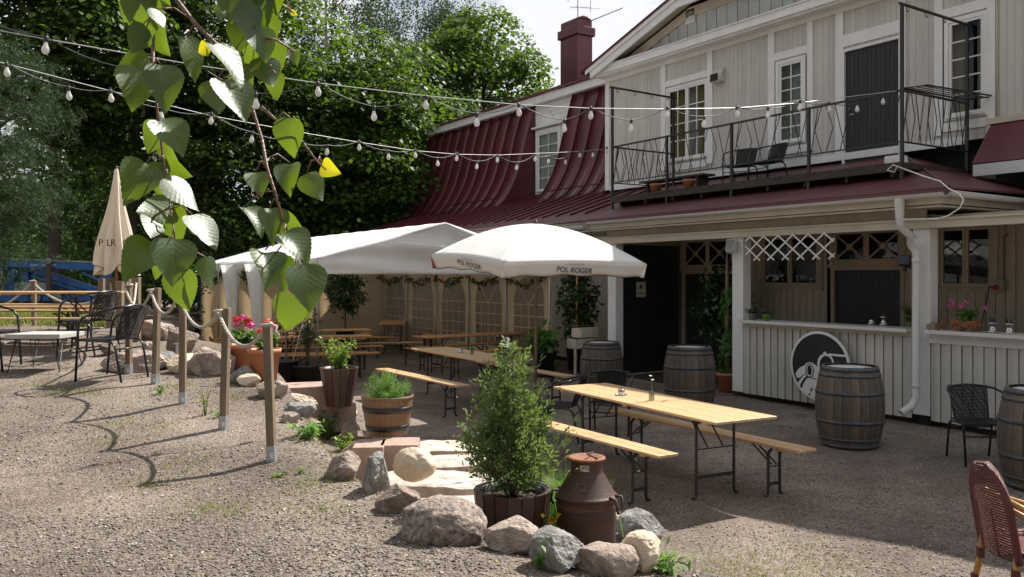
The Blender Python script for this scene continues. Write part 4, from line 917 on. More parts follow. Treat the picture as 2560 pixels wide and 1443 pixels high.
def table(label, x, y, rz_, m=M_bench, Ln=3.0, Wd=.80, group='folding beer tables', z=None, Ht=.85): return bench_like('folding_table', label, 'table', (x, y, H(x, y)), rz_, Ln, Wd, Ht, 4, m, group, Wd * .62, .45)
def bench(label, x, y, rz_, m=M_bench, Ln=3.0, Wd=.26, group='folding benches', z=None, Ht=.55): return bench_like('folding_bench', label, 'bench', (x, y, H(x, y)), rz_, Ln, Wd, Ht, 2, m, group, .17)
A1 = R(90 - 5.3)
table('long pine table nearest the barrels, with an ashtray and a bottle vase on top', 6.55, 7.12, A1, z=0)
bench('sunlit pine bench behind the rusty milk can', 5.66, 7.38, R(88.5), z=0)
bench('pine bench on the barrel side of the front table', 7.02, 6.86, R(88.5), z=0)
table('sunlit pine table behind the thuja, in front of the marquee', 7.70, 13.3, R(90 - 2.5), z=0)
bench('sunlit pine bench behind the cosmos planter', 6.62, 13.0, R(90 + .5), z=0)
bench('pine bench half hidden behind the thuja beyond the second table', 8.75, 13.0, R(89), z=0)
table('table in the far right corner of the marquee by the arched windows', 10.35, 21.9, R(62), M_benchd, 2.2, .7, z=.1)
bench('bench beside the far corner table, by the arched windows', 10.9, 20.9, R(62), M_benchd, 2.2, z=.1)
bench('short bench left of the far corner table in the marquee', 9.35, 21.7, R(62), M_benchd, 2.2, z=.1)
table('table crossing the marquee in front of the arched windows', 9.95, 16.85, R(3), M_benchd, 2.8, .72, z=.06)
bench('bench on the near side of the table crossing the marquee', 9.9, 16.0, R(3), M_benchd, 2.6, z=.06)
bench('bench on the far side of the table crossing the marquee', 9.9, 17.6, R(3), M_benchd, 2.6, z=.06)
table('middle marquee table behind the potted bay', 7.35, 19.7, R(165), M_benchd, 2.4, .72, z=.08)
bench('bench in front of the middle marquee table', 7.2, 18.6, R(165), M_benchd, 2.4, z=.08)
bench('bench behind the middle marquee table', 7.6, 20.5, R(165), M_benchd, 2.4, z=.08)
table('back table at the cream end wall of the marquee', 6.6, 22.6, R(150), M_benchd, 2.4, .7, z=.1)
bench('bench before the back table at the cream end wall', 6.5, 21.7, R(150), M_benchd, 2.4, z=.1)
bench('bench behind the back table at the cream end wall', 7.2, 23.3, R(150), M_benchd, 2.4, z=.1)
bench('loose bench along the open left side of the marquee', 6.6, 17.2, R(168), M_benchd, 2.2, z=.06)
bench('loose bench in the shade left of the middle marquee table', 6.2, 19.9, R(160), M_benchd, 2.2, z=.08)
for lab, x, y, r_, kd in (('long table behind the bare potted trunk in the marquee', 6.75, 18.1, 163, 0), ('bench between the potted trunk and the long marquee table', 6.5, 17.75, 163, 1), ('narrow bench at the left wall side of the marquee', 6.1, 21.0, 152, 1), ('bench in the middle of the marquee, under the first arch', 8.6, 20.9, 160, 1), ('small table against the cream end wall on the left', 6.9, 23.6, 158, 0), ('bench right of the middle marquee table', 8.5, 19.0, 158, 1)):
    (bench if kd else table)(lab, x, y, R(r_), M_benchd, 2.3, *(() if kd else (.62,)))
# left terrace set, seen edge on
vr = -YAW
q = hit(25, 862); 
def left(px, D): a = (px - 1280) / F; x, y = D * (DV[0] + RV[0] * a), D * (DV[1] + RV[1] * a); return x, y
x, y = left(30, 12.4); table('pine table seen edge on at the far left of the terrace', x, y, vr, Ln=3.0, Wd=.7, Ht=.76)
x, y = left(10, 11.8); bench('bench on the near side of the far left terrace table', x, y, vr + R(1), Ln=2.8, Ht=.46)
x, y = left(20, 13.2); bench('bench on the far side of the far left terrace table', x, y, vr, Ln=2.8, Ht=.46)
x, y = left(60, 14.6); bench('farthest bench on the left terrace, near the rope', x, y, vr + R(2), Ln=2.6, Ht=.46)
x, y = left(15, 12.75); bench('bench pushed under the far left terrace table', x, y, vr - R(1), Ln=2.8, Ht=.46)

# ------------------------------------------------------------------ table ware
def ashtray(x, y, z, label, two=False):
    r_ = thing('ashtray', label, 'ashtray', (x, y, z), 0, 'steel ashtrays')
    part('saucer', MB().lathe([(0, .004), (.045, .004), (.062, .012), (.066, .022), (.07, .022), (.064, .004), (.045, 0), (0, 0)], 28), M_steel, r_)
    part('cup', MB().lathe([(.046, .008), (.048, .010), (.036, .072), (.033, .078), (0, .078)], 28), M_steel, r_)
    if two: part('upper_cup', MB().lathe([(.0, .080), (.034, .080), (.040, .12), (.058, .125), (.06, .135), (.042, .136), (.03, .20), (0, .2)], 28), M_steel, r_)
    return r_
def on_table(px, py, z=.76): q = at(px, py, z=z); return q.x, q.y
x, y = on_table(1553, 990); ashtray(x, y, .761, 'steel ashtray on the front pine table beside the bottle vase')
x, y = on_table(1150, 882); ashtray(x, y, .761, 'steel ashtray on the sunlit second table')
for px, py, two, lab in ((2179, 812, False, 'smaller steel ashtray on the bar counter'), (2209, 814, True, 'taller steel ashtray on the bar counter left of the downpipe'), (2481, 832, True, 'stacked steel ashtray under the black cable on the right counter'), (2523, 835, True, 'stacked steel ashtray farthest right on the counter')):
    q = at(px, py, z=1.393); ashtray(q.x, q.y, 1.394, lab, two)
def bottle(x, y, z, label, flower=True, h=.17):
    r_ = thing('bottle_vase', label, 'vase', (x, y, z), rnd.uniform(0, 6), 'swing-top bottle vases')
    part('bottle', MB().lathe([(0, .002), (.03, .002), (.033, .01), (.033, h * .5), (.028, h * .62), (.014, h * .8), (.0125, h * .9), (.016, h * .92), (.016, h)], 20), M_bglass, r_, solid=.002)
    part('water', MB().lathe([(0, .004), (.029, .004), (.029, h * .42), (0, h * .42)], 16), M_bglass, r_)
    part('stopper', MB().lathe([(0, -.006), (.011, -.006), (.011, .008), (0, .012)], 12, (.036, 0, h * .62)), M_lid, r_)
    part('bail', MB().tube([(.014, .002, h * .9), (.032, 0, h * .75), (.038, 0, h * .62), (.034, 0, h * .5)], .0015, 5), M_steel, r_)
    if flower:
        mb = MB(); st = [((0, 0, .02), (.006, 0, h * 1.1), (.004, .01, h * 1.62)), ((0, 0, .02), (.012, .0, h), (.02, -.01, h * 1.35)), ((0, 0, .02), (-.01, 0, h), (-.03, .0, h * 1.35))]
        for s_ in st: mb.tube(s_, .0018, 5)
        part('stalk', mb, M_stem, r_); mb = MB()
        for k, s_ in enumerate(st[:2]):
            for j in range(14):
                a = j * 2.4; rr = .018; c_ = Vector(s_[2]); mb.add([c_, c_ + Vector((rr * math.cos(a - .3), rr * math.sin(a - .3), .008)), c_ + Vector((rr * 1.1 * math.cos(a), rr * 1.1 * math.sin(a), .003 + .004 * (j % 3))), c_ + Vector((rr * math.cos(a + .3), rr * math.sin(a + .3), .008))], [(0, 1, 2, 3)])
        part('flower', mb, M_wht, r_)
x, y = on_table(1629, 1003); bottle(x, y, .761, 'clear swing-top bottle with white flowers on the front table')
x, y = on_table(1180, 886); bottle(x, y, .761, 'clear bottle with a sprig on the sunlit second table')
q = at(1195, 822, z=.82); bottle(q.x, q.y, .823, 'small bottle with a sprig on the table crossing the marquee', h=.15)
q = at(994, 797, z=.86); bottle(q.x, q.y, .862, 'small bottle on the far corner table in the marquee', h=.15)

# ------------------------------------------------------------------ chairs
def rattan_chair(name, label, x, y, z, rz_, group, par=None):
    """black tube chair with woven seat and back, facing +x"""
    r_ = thing(name, label, 'chair', (x, y, z), rz_, group)
    for s in (-1, 1):
        arm = [(.24, s * .235, 0), (.21, s * .245, .40), (.19, s * .255, .58), (.14, s * .265, .645), (.05, s * .275, .675), (-.10, s * .27, .72), (-.20, s * .235, .745)]
        part('arm_leg', MB().tube(arm, .0125, 8), M_chairm, r_)
        part('leg', MB().tube([(-.27, s * .215, 0), (-.20, s * .22, .36), (-.15, s * .22, .405), (.0, s * .225, .415), (.20, s * .235, .42)], .0115, 8), M_chairm, r_)
    part('back_hoop', MB().tube([(-.20, -.235, .745), (-.25, -.18, .755), (-.275, -.1, .765), (-.285, 0, .77), (-.275, .1, .765), (-.25, .18, .755), (-.20, .235, .745)], .0125, 8), M_chairm, r_)
    part('stretcher', MB().tube([(.22, -.24, .30), (.22, .24, .30)], .009, 6), M_chairm, r_); part('stretcher', MB().tube([(-.21, -.215, .33), (-.21, .215, .33)], .009, 6), M_chairm, r_); part('stretcher', MB().tube([(.20, -.235, .42), (.20, .235, .42)], .011, 6), M_chairm, r_)
    def seat(u, v): return (.22 - .40 * u, (-.215 + .43 * v), .428 - .02 * math.sin(math.pi * v) * math.sin(math.pi * u) + .006 * math.sin(v * 90) * math.cos(u * 70))
    part('seat', MB().grid(seat, 30, 34), M_weave, r_, solid=.009)
    def back(u, v): yv = (-.20 + .40 * v) * (1 - .12 * (1 - u)); return (-.17 - .115 * u - .055 * (1 - (2 * v - 1) ** 2) * (.4 + .6 * u), yv, .42 + .345 * u + .0 * v)
    # woven strips with thin gaps
    mb = MB()
    for k in range(24):
        u0, u1 = k / 24, (k + .80) / 24
        mb.grid(lambda a, b, u0=u0, u1=u1: Vector(back(u0 + (u1 - u0) * b, a)) + Vector((.003 * math.sin(a * 60 + k * 3.1), 0, .0015 * math.sin(a * 45 + k))), 26, 1)
    part('back_weave', mb, M_weave, r_, solid=.004)
    part('back_rib', MB().tube([back(0, .02), back(1, .0)], .008, 6).tube([back(0, .98), back(1, 1.)], .008, 6).tube([back(0, .5), back(1, .5)], .005, 6), M_chairm, r_)
    return r_
def facing(px, py, tx, ty): return math.atan2(ty, tx)
TD = math.atan2(DV[1], DV[0])   # direction of the view
ch0 = rattan_chair('rattan_chair', 'black rattan chair right of the white topped terrace table, its back towards the rope posts', 0, 0, 0, 0, 'black rattan tube chairs')
def put(px, py, ang, lab, z=None, first=False):
    q = hit(px, py)
    if first: ch0.location = q; ch0.rotation_euler = (0, 0, ang); return ch0
    c = copy_tree(ch0, q, ang, lab)
    if z is not None: c.scale = (1.14,) * 3
    return c
# the chair faces the table at the left: away from the view's right, a little towards us
RT = math.atan2(RV[1], RV[0])
KIDS[ch0.name] = list(ch0.children)
put(280, 950, RT + math.pi - R(12), None, first=True); ch0.scale = (1.12,) * 3
put(222, 888, RT + math.pi - R(14), 'black rattan chair behind the white topped terrace table')
put(-28, 925, RT + R(8), 'black rattan chair cut by the left edge of the picture')
put(2448, 1155, RT - R(95), 'black rattan chair before the right bar counter, facing us', z=0.)
put(1526, 1085, RT - R(100), 'black rattan chair pulled up behind the front table', z=0.)
put(1400, 1100, RT + R(165), 'black rattan chair half hidden behind the thuja', z=0.)
for px, py, a_, lab in ((1838, 425, -100, 'left black chair on the balcony'), (1905, 412, -110, 'right black chair on the balcony, nearer the door')):
    q = at(px + 14, py, X=13.2); copy_tree(ch0, (13.2, q.y, 3.897), R(180 + (18 if px < 1850 else -8)), lab)
# side table with white top and hairpin legs
q = hit(115, 925); st = thing('side_table', 'low white topped side table with black hairpin legs on the terrace', 'table', (q.x, q.y, q.z), -YAW)
part('table_top', MB().box(-.325, .325, -.30, .30, .40, .455), M_top, st, bev=.006)
for sx in (-1, 1):
    for sy in (-1, 1):
        part('hairpin_leg', MB().tube([(sx * .24, sy * .20, .40), (sx * .31, sy * .27, .006), (sx * .22, sy * .26, .40)], .005, 6).tube([(sx * .24, sy * .2, .40), (sx * .31, sy * .27, .006), (sx * .28, sy * .14, .40)], .005, 6), M_iron, st)
part('leg_brace', MB().tube([(-.285, -.245, .12), (.285, -.245, .12), (.285, .245, .12), (-.285, .245, .12)], .004, 5, closed=True), M_iron, st)
# red bistro chair at the right edge
q = at(2592, 1352, z=.45); bc = thing('bistro_chair', 'maroon woven bistro chair with bamboo frame in the bottom right corner', 'chair', (q.x, q.y, -.09), RT - R(4)); bc.scale = (1.15,) * 3
def bk_(u, v): a = -1 + 2 * v; w_ = .20 * (1 - .0 * u); return (-.20 - .085 * u - .05 * (1 - a * a), a * (.21 if u < .45 else .21 * math.sqrt(max(.0, 1 - ((u - .45) / .56) ** 2.2))), .40 + .50 * u)
mb = MB()
for k in range(34):
    mb.grid(lambda a, b, k=k: Vector(bk_((k + .74 * b) / 34, a)) + Vector((.003 * math.sin(a * 70 + k * math.pi), 0, 0)), 24, 1)
part('back_weave', mb, M_rattan, bc, solid=.004)
rim = [bk_(u / 16, 0) for u in range(17)] + [bk_(u / 16, 1) for u in range(15, -1, -1)]
part('back_rim', MB().tube(rim, .021, 10), M_rattan, bc)
for s in (-1, 1): part('back_rib', MB().tube([bk_(0, .5 + s * .2), bk_(.55, .5 + s * .2)], .006, 6), M_rattan, bc)
def se(u, v): a = -1 + 2 * v; b = -1 + 2 * u; return (.02 + .22 * b, .23 * a * math.sqrt(1 - .22 * b * b), .452 - .012 * math.sin(math.pi * u) * math.sin(math.pi * v) + .004 * math.sin(u * 80) * math.sin(v * 80))
part('seat', MB().grid(se, 36, 36), M_rattan, bc, solid=.012)
part('seat_rim', MB().tube([se(0, k / 10) for k in range(11)] + [se(k / 10, 1) for k in range(1, 11)] + [se(1, 1 - k / 10) for k in range(1, 11)] + [se(1 - k / 10, 0) for k in range(1, 10)], .02, 8, closed=True), M_rattan, bc)
for s in (-1, 1):
    part('arm', MB().tube([(-.255, s * .19, .74), (-.10, s * .25, .66), (.10, s * .265, .60), (.22, s * .25, .52), (.23, s * .235, .45), (.23, s * .225, 0)], .016, 8), M_bamboo, bc)
    part('arm', MB().tube([(-.255, s * .175, .70), (-.10, s * .23, .62), (.10, s * .245, .56), (.20, s * .235, .48)], .014, 8), M_bamboo, bc)
    part('leg', MB().tube([(-.20, s * .19, .46), (-.215, s * .20, .3), (-.28, s * .22, 0)], [.02, .019, .017], 8), M_bamboo, bc)
    part('binding', MB().lathe([(.023, -.03), (.025, 0), (.023, .03)], 10, (-.212, s * .197, .34)), M_rattan, bc); part('binding', MB().lathe([(.021, -.03), (.023, 0), (.021, .03)], 10, (-.24, s * .208, .18)), M_rattan, bc)
part('stretcher', MB().tube([(-.24, -.205, .17), (-.20, 0, .22), (-.24, .205, .17)], .011, 8).tube([(-.24, -.205, .17), (.225, -.225, .17)], .011, 8).tube([(-.24, .205, .17), (.225, .225, .17)], .011, 8), M_bamboo, bc)

# ------------------------------------------------------------------ barrels
def barrel(name, label, q, h=1.0, r0=.345, r1=.43, rz_=0., tilt=0, first=None):
    if first: 
        c = copy_tree(first, q, rz_, label); c.scale = (r1 / .43, r1 / .43, h / 1.04); return c
    root = thing(name, label, 'barrel', q, rz_, 'old oak wine barrels used as standing tables'); n = 24; K = 10
    def rad(t): return r0 + (r1 - r0) * (1 - (2 * t - 1) ** 2)
    mb = MB(); w_ = 2 * math.pi / n
    for s_ in (0, 1):
        for j in range(K + 1):
            t = j / K; r_ = rad(t) - .03 * s_
            for a in (-w_ / 2 + .006, 0, w_ / 2 - .006): mb.v.append((r_ * math.cos(a), r_ * math.sin(a), h * t))
    m3 = 3 * (K + 1)
    for j in range(K):
        for i in range(2): a = j * 3 + i; mb.f.append((a, a + 1, a + 4, a + 3)); mb.sm.append(False)
    for i in range(2): mb.f.append((i, i + m3, i + 1 + m3, i + 1)); mb.f.append((K * 3 + i, K * 3 + i + 1, K * 3 + i + 1 + m3, K * 3 + i + m3)); mb.sm += [False, False]
    for j in range(K):
        a = j * 3; mb.f.append((a, a + 3, a + 3 + m3, a + m3)); a += 2; mb.f.append((a, a + m3, a + 3 + m3, a + 3)); mb.sm += [False, False]
    # slightly different stave shades
    mats = []
    for k, (c1, c2) in enumerate((((.075, .058, .045), (.145, .118, .096)), ((.105, .076, .054), (.19, .145, .11)), ((.062, .054, .047), (.115, .10, .088)))):
        mats.append(mat('stave_oak_%s' % 'abc'[k], c1, .72, .3, 4, .35, 25, (3, 3, .5), col2=c2))
    ms_ = [mb.mesh('stave', m_) for m_ in mats]
    for k in range(n):
        rr_ = rnd.uniform(-.0025, .0025); inst('stave', ms_[rnd.choice((0, 0, 1, 2))], root, (rr_, 0, rnd.uniform(-.002, .002)), (0, 0, k * w_))
    for t0, t1 in ((.0, .045), (.09, .125), (.30, .345), (.655, .70), (.875, .91), (.945, .995)):
        part('hoop', MB().lathe([(rad(t0) + .002, h * t0), (rad(t0) + .0055, h * t0), (rad(t1) + .0055, h * t1), (rad(t1) + .002, h * t1)], 48), M_hoop, root)
    part('head', MB().lathe([(0, h - .04), (r0 - .028, h - .04)], 40), M_stave, root); part('white_lid', MB().lathe([(0, h - .020), (r0 - .06, h - .020), (r0 - .06, h - .038)], 40), M_lid, root)
    return root
def bq(px, py, r_): q = hit(px, py); d = Vector((q.x, q.y)).normalized() * r_; return (q.x + d.x, q.y + d.y, H(q.x + d.x, q.y + d.y))
b0 = barrel('wine_barrel', 'oak barrel right in front of the round car sign', bq(2124, 1128, .36), h=1.04); KIDS[b0.name] = list(b0.children)
barrel('', 'oak barrel between the door and the vine pole, behind the front table', bq(1724, 1032, .36), h=1.04, rz_=1, first=b0)
barrel('', 'oak barrel farthest left, beside the white porch post', bq(1504, 985, .36), h=.95, r1=.415, rz_=2, first=b0)
barrel('', 'oak barrel cut by the right edge beside the black chair', bq(2608, 1236, .36), h=1.04, rz_=3, first=b0)
# round sign leaning on the counter
sc = at(2050, 916, X=11.5); rs = thing('round_sign', 'round black and white sign showing an old car, leaning on the bar counter', 'sign', (11.5, sc.y, sc.z - .555)); rs.rotation_euler = (0, R(-1.5), 0); RS = .56
def disc3(r_, x0, x1, n=64): return MB().prism([(r_ * math.cos(2 * math.pi * k / n), .555 + r_ * math.sin(2 * math.pi * k / n)) for k in range(n)], 0, x0, x1)
part('white_disc', disc3(RS, 0, .018), M_lid, rs); part('black_disc', disc3(RS * .925, -.003, .0), M_ink, rs)
def S(x, y): return (-(x - 660) / 235 * RS, .555 + (1112 - y) / 270 * RS)
def shape(name, pts, m_, x0): part(name, MB().prism([S(*p_) for p_ in pts], 0, x0 - .002, x0), m_, rs)
def oval(cx_, cy_, rx, ry, n=28): return [(cx_ + rx * math.cos(2 * math.pi * k / n), cy_ + ry * math.sin(2 * math.pi * k / n)) for k in range(n)]
shape('car_drawing', [(475, 1215), (467, 1192), (482, 1160), (510, 1132), (540, 1117), (555, 1098), (580, 1086), (610, 1090), (645, 1118), (652, 1150), (652, 1205), (600, 1195), (560, 1172), (520, 1200), (495, 1222)], M_lid, -.0035)
shape('car_drawing', [(484, 1262), (505, 1228), (530, 1200), (556, 1180), (566, 1190), (535, 1220), (512, 1256), (500, 1288)], M_lid, -.0035)
shape('car_drawing', [(516, 1308), (532, 1258), (560, 1215), (600, 1196), (652, 1200), (740, 1190), (850, 1200), (845, 1260), (800, 1320), (730, 1352), (660, 1362), (590, 1350), (545, 1330)], M_lid, -.0035)
arc = [(645, 1200), (645, 1090), (652, 1055), (672, 1024), (705, 1006), (740, 1012), (765, 1040), (776, 1078), (765, 1078), (752, 1048), (735, 1030), (706, 1026), (684, 1040), (668, 1066), (662, 1100), (662, 1200)]
shape('car_drawing', arc, M_lid, -.0035); shape('car_drawing', [(735, 1006), (862, 1006), (862, 1022), (735, 1022)], M_lid, -.0062); shape('car_drawing', [(860, 1006), (872, 1006), (898, 1080), (880, 1080)], M_lid, -.009); shape('car_drawing', oval(706, 1004, 13, 9), M_lid, -.0062)
shape('headlamp', oval(584, 1152, 34, 58), M_ink, -.0062); shape('headlamp', oval(585, 1150, 26, 50), M_lid, -.0088); shape('headlamp', oval(585, 1149, 18, 40), M_ink, -.0115)
shape('car_drawing', [(600, 1205), (635, 1210), (636, 1216), (600, 1212)], M_ink, -.0062)
for a in ([(588, 1300), (606, 1278), (604, 1298), (590, 1324)], [(576, 1330), (590, 1326), (584, 1344), (574, 1348)]): shape('car_drawing', a, M_ink, -.0062)
# first aid sign on the green door
q = at(1603, 724, Y=14.0); fs = thing('first_aid_sign', 'small cream sign with a cross and the word PAARIT on the dark green door', 'sign', (q.x, 14.01, q.z), R(90))
part('plate', MB().box(-.006, 0, -.135, .135, -.165, .165), M_old, fs); part('cross', MB().box(-.009, -.0065, -.05, .05, .045, .08).box(-.0095, -.007, -.0175, .0175, .012, .112), M_ink, fs)
text('lettering', 'PAARIT', .085, M_ink, fs, (-.0075, 0, -.085), (R(90), 0, R(-90)), font_x=.8)
from mathutils import noise as mnoise
# ------------------------------------------------------------------ rocks
M_r = {
 'pink': mat('pink_granite', (.17, .125, .10), .85, .3, 9, 1., 40, col2=(.46, .37, .31), detail=12, ov=.15),
 'grey': mat('grey_granite', (.095, .09, .085), .85, .3, 10, 1., 40, col2=(.36, .345, .32), detail=12, ov=.15),
 'brown': mat('brown_granite', (.11, .08, .062), .85, .3, 9, 1., 40, col2=(.34, .26, .205), detail=12, ov=.15),
 'pale': mat('pale_granite', (.50, .38, .27), .75, .15, 4, .35, 25, col2=(.62, .52, .40)),
 'speck': mat('speckled_granite', (.05, .042, .036), .85, .3, 34, .9, 45, col2=(.42, .33, .28), detail=9)}
def rock(x, y, z, sx, sy, sz, rz_, kind, seed, label, sub=4, round_=.0, name='rock', cat='rock', group='rocks edging the terrace'):
    r = random.Random(seed); bm = bmesh.new(); bmesh.ops.create_icosphere(bm, subdivisions=sub, radius=1)
    pl = []
    for k in range(20 if round_ < .5 else 9):
        d = Vector((r.gauss(0, 1), r.gauss(0, 1), r.gauss(0, .8))).normalized(); pl.append((d, r.uniform(.50, .80) + max(0, round_) * .24))
    from mathutils import noise as nz
    off = Vector((seed * 3.7, seed * 1.3, 0))
    for v in bm.verts:
        p = v.co.copy()
        for d, h_ in pl:
            e = p.dot(d) - h_
            if e > 0: p -= d * e * .97
        p *= 1.16 + .07 * (nz.noise(p * 1.6 + off)) + .045 * nz.noise(p * 4.5 + off) - .05 * abs(nz.noise(p * 7 + off)) + .022 * nz.noise(p * 15 + off)
        v.co = Vector((p.x * sx, p.y * sy, p.z * sz))
    me = bpy.data.meshes.new(name); bm.to_mesh(me); bm.free(); me.polygons.foreach_set('use_smooth', [round_ > .6] * len(me.polygons)); me.materials.append(M_r[kind] if kind in M_r else MT[kind])
    o = part(name, me, None, None); o.location = (x, y, z); o.rotation_euler = (r.uniform(-.15, .15), r.uniform(-.15, .15), rz_)
    tag(o, label, cat, group); return o
# px box of each rock: x0, y0, x1, y1, kind, roundness, label
RK = [(1012, 1262, 1196, 1372, 'speck', .8, 'large speckled boulder left of the brown stave pot'),
 (1196, 1300, 1375, 1398, 'pink', .0, 'angular pink rock in front of the brown stave pot'),
 (1330, 1335, 1448, 1442, 'grey', .3, 'grey green slanting rock before the milk can'),
 (1448, 1360, 1590, 1450, 'pink', .7, 'rounded pink boulder in front of the milk can'),
 (1556, 1346, 1650, 1440, 'pale', .5, 'cream lumpy rock at the right end of the row'),
 (1545, 1288, 1643, 1362, 'grey', .9, 'round light grey stone farthest right behind the cream rock'),
 (1530, 1290, 1560, 1330, 'pale', .8, 'small ochre pebble tucked beside the milk can'),
 (930, 1218, 1060, 1292, 'brown', .0, 'wedge shaped brown rock above the speckled boulder'),
 (900, 1146, 982, 1246, 'grey', .0, 'dark grey standing rock left of the pale boulder'),
 (818, 1138, 898, 1212, 'pink', .2, 'pyramid shaped pink rock nearest the last rope post'),
 (838, 1104, 930, 1172, 'brown', .0, 'flat topped brown rock behind the pyramid rock'),
 (934, 1118, 1045, 1172, 'pink', .1, 'rough pink rock behind the pale boulder'),
 (966, 1165, 1082, 1224, 'brown', .0, 'low reddish slab rock under the pale boulder'),
 (1160, 1268, 1200, 1320, 'pale', .6, 'ochre stone wedged behind the speckled boulder'),
 (882, 1072, 935, 1130, 'brown', -.1, 'steep brown rock left of the cosmos planter'),
 (824, 1010, 900, 1068, 'pale', .2, 'pale pink rock behind the green weeds'),
 (698, 1006, 780, 1042, 'grey', .1, 'flat dark grey rock near the last rope post'),
 (752, 1046, 800, 1078, 'brown', .2, 'small brown rock beside the green weeds'),
 (742, 1036, 812, 1062, 'grey', .0, 'dark flat stone between the weeds and the grey rock'),
 (700, 985, 790, 1020, 'pale', .2, 'pale flat rock in front of the pink concrete block'),
 (636, 952, 700, 1002, 'pink', .1, 'pink rock behind the last rope post'),
 (655, 960, 720, 1000, 'pink', -.1, 'jagged pink rock right of the last rope post'),
 (575, 922, 632, 966, 'grey', .1, 'grey rock in front of the terracotta pots'),
 (590, 940, 650, 972, 'pale', .1, 'small pale rock between the pots and the last post'),
 (480, 878, 590, 946, 'pink', .5, 'big pink white rock right of the third rope post'),
 (430, 892, 520, 938, 'pale', .5, 'light rock under the third rope post'),
 (270, 885, 400, 938, 'pink', .5, 'mottled boulder behind the front rattan chair'),
 (385, 885, 445, 928, 'grey', .3, 'rounded rock between the middle rope posts'),
 (420, 815, 490, 900, 'brown', .1, 'tall brown boulder behind the middle rope posts'),
 (350, 800, 450, 860, 'pink', .0, 'slab-like pink boulder behind the rattan chair'),
 (340, 766, 420, 806, 'pale', .0, 'pale ledge rock at the back of the rope posts'),
 (352, 852, 390, 892, 'pink', -.1, 'small squarish pink rock low behind the rattan chair'),
 (250, 855, 300, 895, 'brown', .1, 'brown rock behind the rear rattan chair'),
 (600, 900, 640, 930, 'brown', .3, 'brown stone left of the terracotta pots'),
 (800, 1046, 860, 1088, 'pink', .1, 'pink stone half hidden by the tall weed'), (850, 1060, 905, 1112, 'brown', .0, 'brown wedge stone between the weed and the cosmos planter'),
 (700, 1030, 752, 1062, 'pink', .2, 'small pink stone under the flat dark grey rock'), (1045, 1215, 1090, 1245, 'brown', .2, 'small brown stone at the edge of the sunlit flagstone'), (905, 1200, 950, 1240, 'pink', .2, 'small pink stone below the dark grey standing rock')]
for k, (x0, y0, x1, y1, kd, rd, lab) in enumerate(RK):
    q = hit((x0 + x1) / 2, y1 - (y1 - y0) * .14); D = depth(q); sc_ = D / F; w_ = (x1 - x0) * sc_ / 2 * 1.12; h_ = (y1 - y0) * sc_ / 2 * 1.18
    w_ *= 1.0; h_ *= 1.02; dpt = min(max(w_ * .85, h_ * .9), .45)
    u = Vector((q.x, q.y, 0)).normalized() * dpt * .55
    cz = EYE + (HOR - (y0 + y1) / 2) / F * (D + dpt * .5)
    rock(q.x + u.x, q.y + u.y, cz, w_, dpt, h_, -YAW, kd, 100 + k, lab, round_=rd, sub=5 if (x1 - x0) > 75 else 4)
q = at(1036, 1160, D=6.95); rock(q.x, q.y, q.z, .155, .13, .125, -YAW, 'pale', 203, 'smooth pale egg-shaped boulder resting on the reddish slab', sub=5, round_=.75)
# flagstones of the sunken path
def slab(cx_, cy_, z, a, b, th, rz_, m, label, seed, name='flagstone', cat='paving stone', group='flagstones of the path'):
    r = random.Random(seed); n = 11; P = []
    for i in range(n):
        t = 2 * math.pi * i / n; k_ = 1 / max(abs(math.cos(t)), abs(math.sin(t))) ** .45; P.append((a * math.cos(t) * k_ * r.uniform(.82, 1.14), b * math.sin(t) * k_ * r.uniform(.82, 1.14)))
    def fn(u, v):
        t = u * n; i = int(t) % n; f = t - int(t); p0, p1 = P[i], P[(i + 1) % n]; x_, y_ = p0[0] + (p1[0] - p0[0]) * f, p0[1] + (p1[1] - p0[1]) * f
        return (x_ * v, y_ * v, th * (1 if v < .95 else .72) + .02 * mnoise.noise(Vector((x_ * v * 3 + seed, y_ * v * 3, 0))) + .010 * mnoise.noise(Vector((x_ * v * 9 + seed, y_ * v * 9, 1))) + .004 * math.sin(x_ * v * 9 + seed) * math.cos(y_ * v * 8) + .002 * math.sin(x_ * v * 31 + y_ * 23))
    mb = MB().grid(fn, 44, 12); o = len(mb.v); top_ = [mb.v[12 * 45 + i] for i in range(45)]; mb.add(top_ + [(x_, y_, -.2) for x_, y_, _ in top_], [(i, i + 1, 45 + i + 1, 45 + i) for i in range(44)])
    o = part(name, mb, m, None); o.location = (cx_, cy_, z); o.rotation_euler = (0, 0, rz_); tag(o, label, cat, group)
for px, py, z, a, b, rz_, lab in ((1140, 1262, .22, .62, .34, .1, 'large sunlit flagstone nearest the speckled boulder'), (1110, 1195, .15, .66, .36, -.2, 'sunlit pale flagstone beside the egg-shaped boulder'), (1120, 1150, .07, .72, .32, .15, 'shaded flagstone behind the egg-shaped boulder'), (1075, 1113, .04, .62, .34, -.1, 'farthest grey flagstone behind the cosmos planter')):
    q = at(px, py, z=z + .05); slab(q.x, q.y, z, a, b, .05, -YAW + rz_, M_flag, lab, int(px))
def block(px0, py, z, a, b, h_, rz_, lab):
    q = at(px0, py, z=z + h_); o = part('concrete_block', MB().box(-a, a, -b, b, -min(.25, z + .08), h_), M_conc, None, bev=.012); o.location = (q.x, q.y, z); o.rotation_euler = (0, 0, rz_); tag(o, lab, 'concrete block', 'pink concrete step blocks')
block(745, 962, .42, .42, .30, .20, -YAW + .35, 'thick pink concrete slab left of the potted bay')
block(838, 1006, .22, .24, .22, .14, -YAW + .5, 'low pale slab under the potted bay')
block(925, 1108, .25, .16, .22, .15, -YAW + .06, 'left pink concrete block under the cosmos planter'); block(1000, 1103, .25, .20, .22, .15, -YAW + .06, 'right pink concrete block under the cosmos planter')

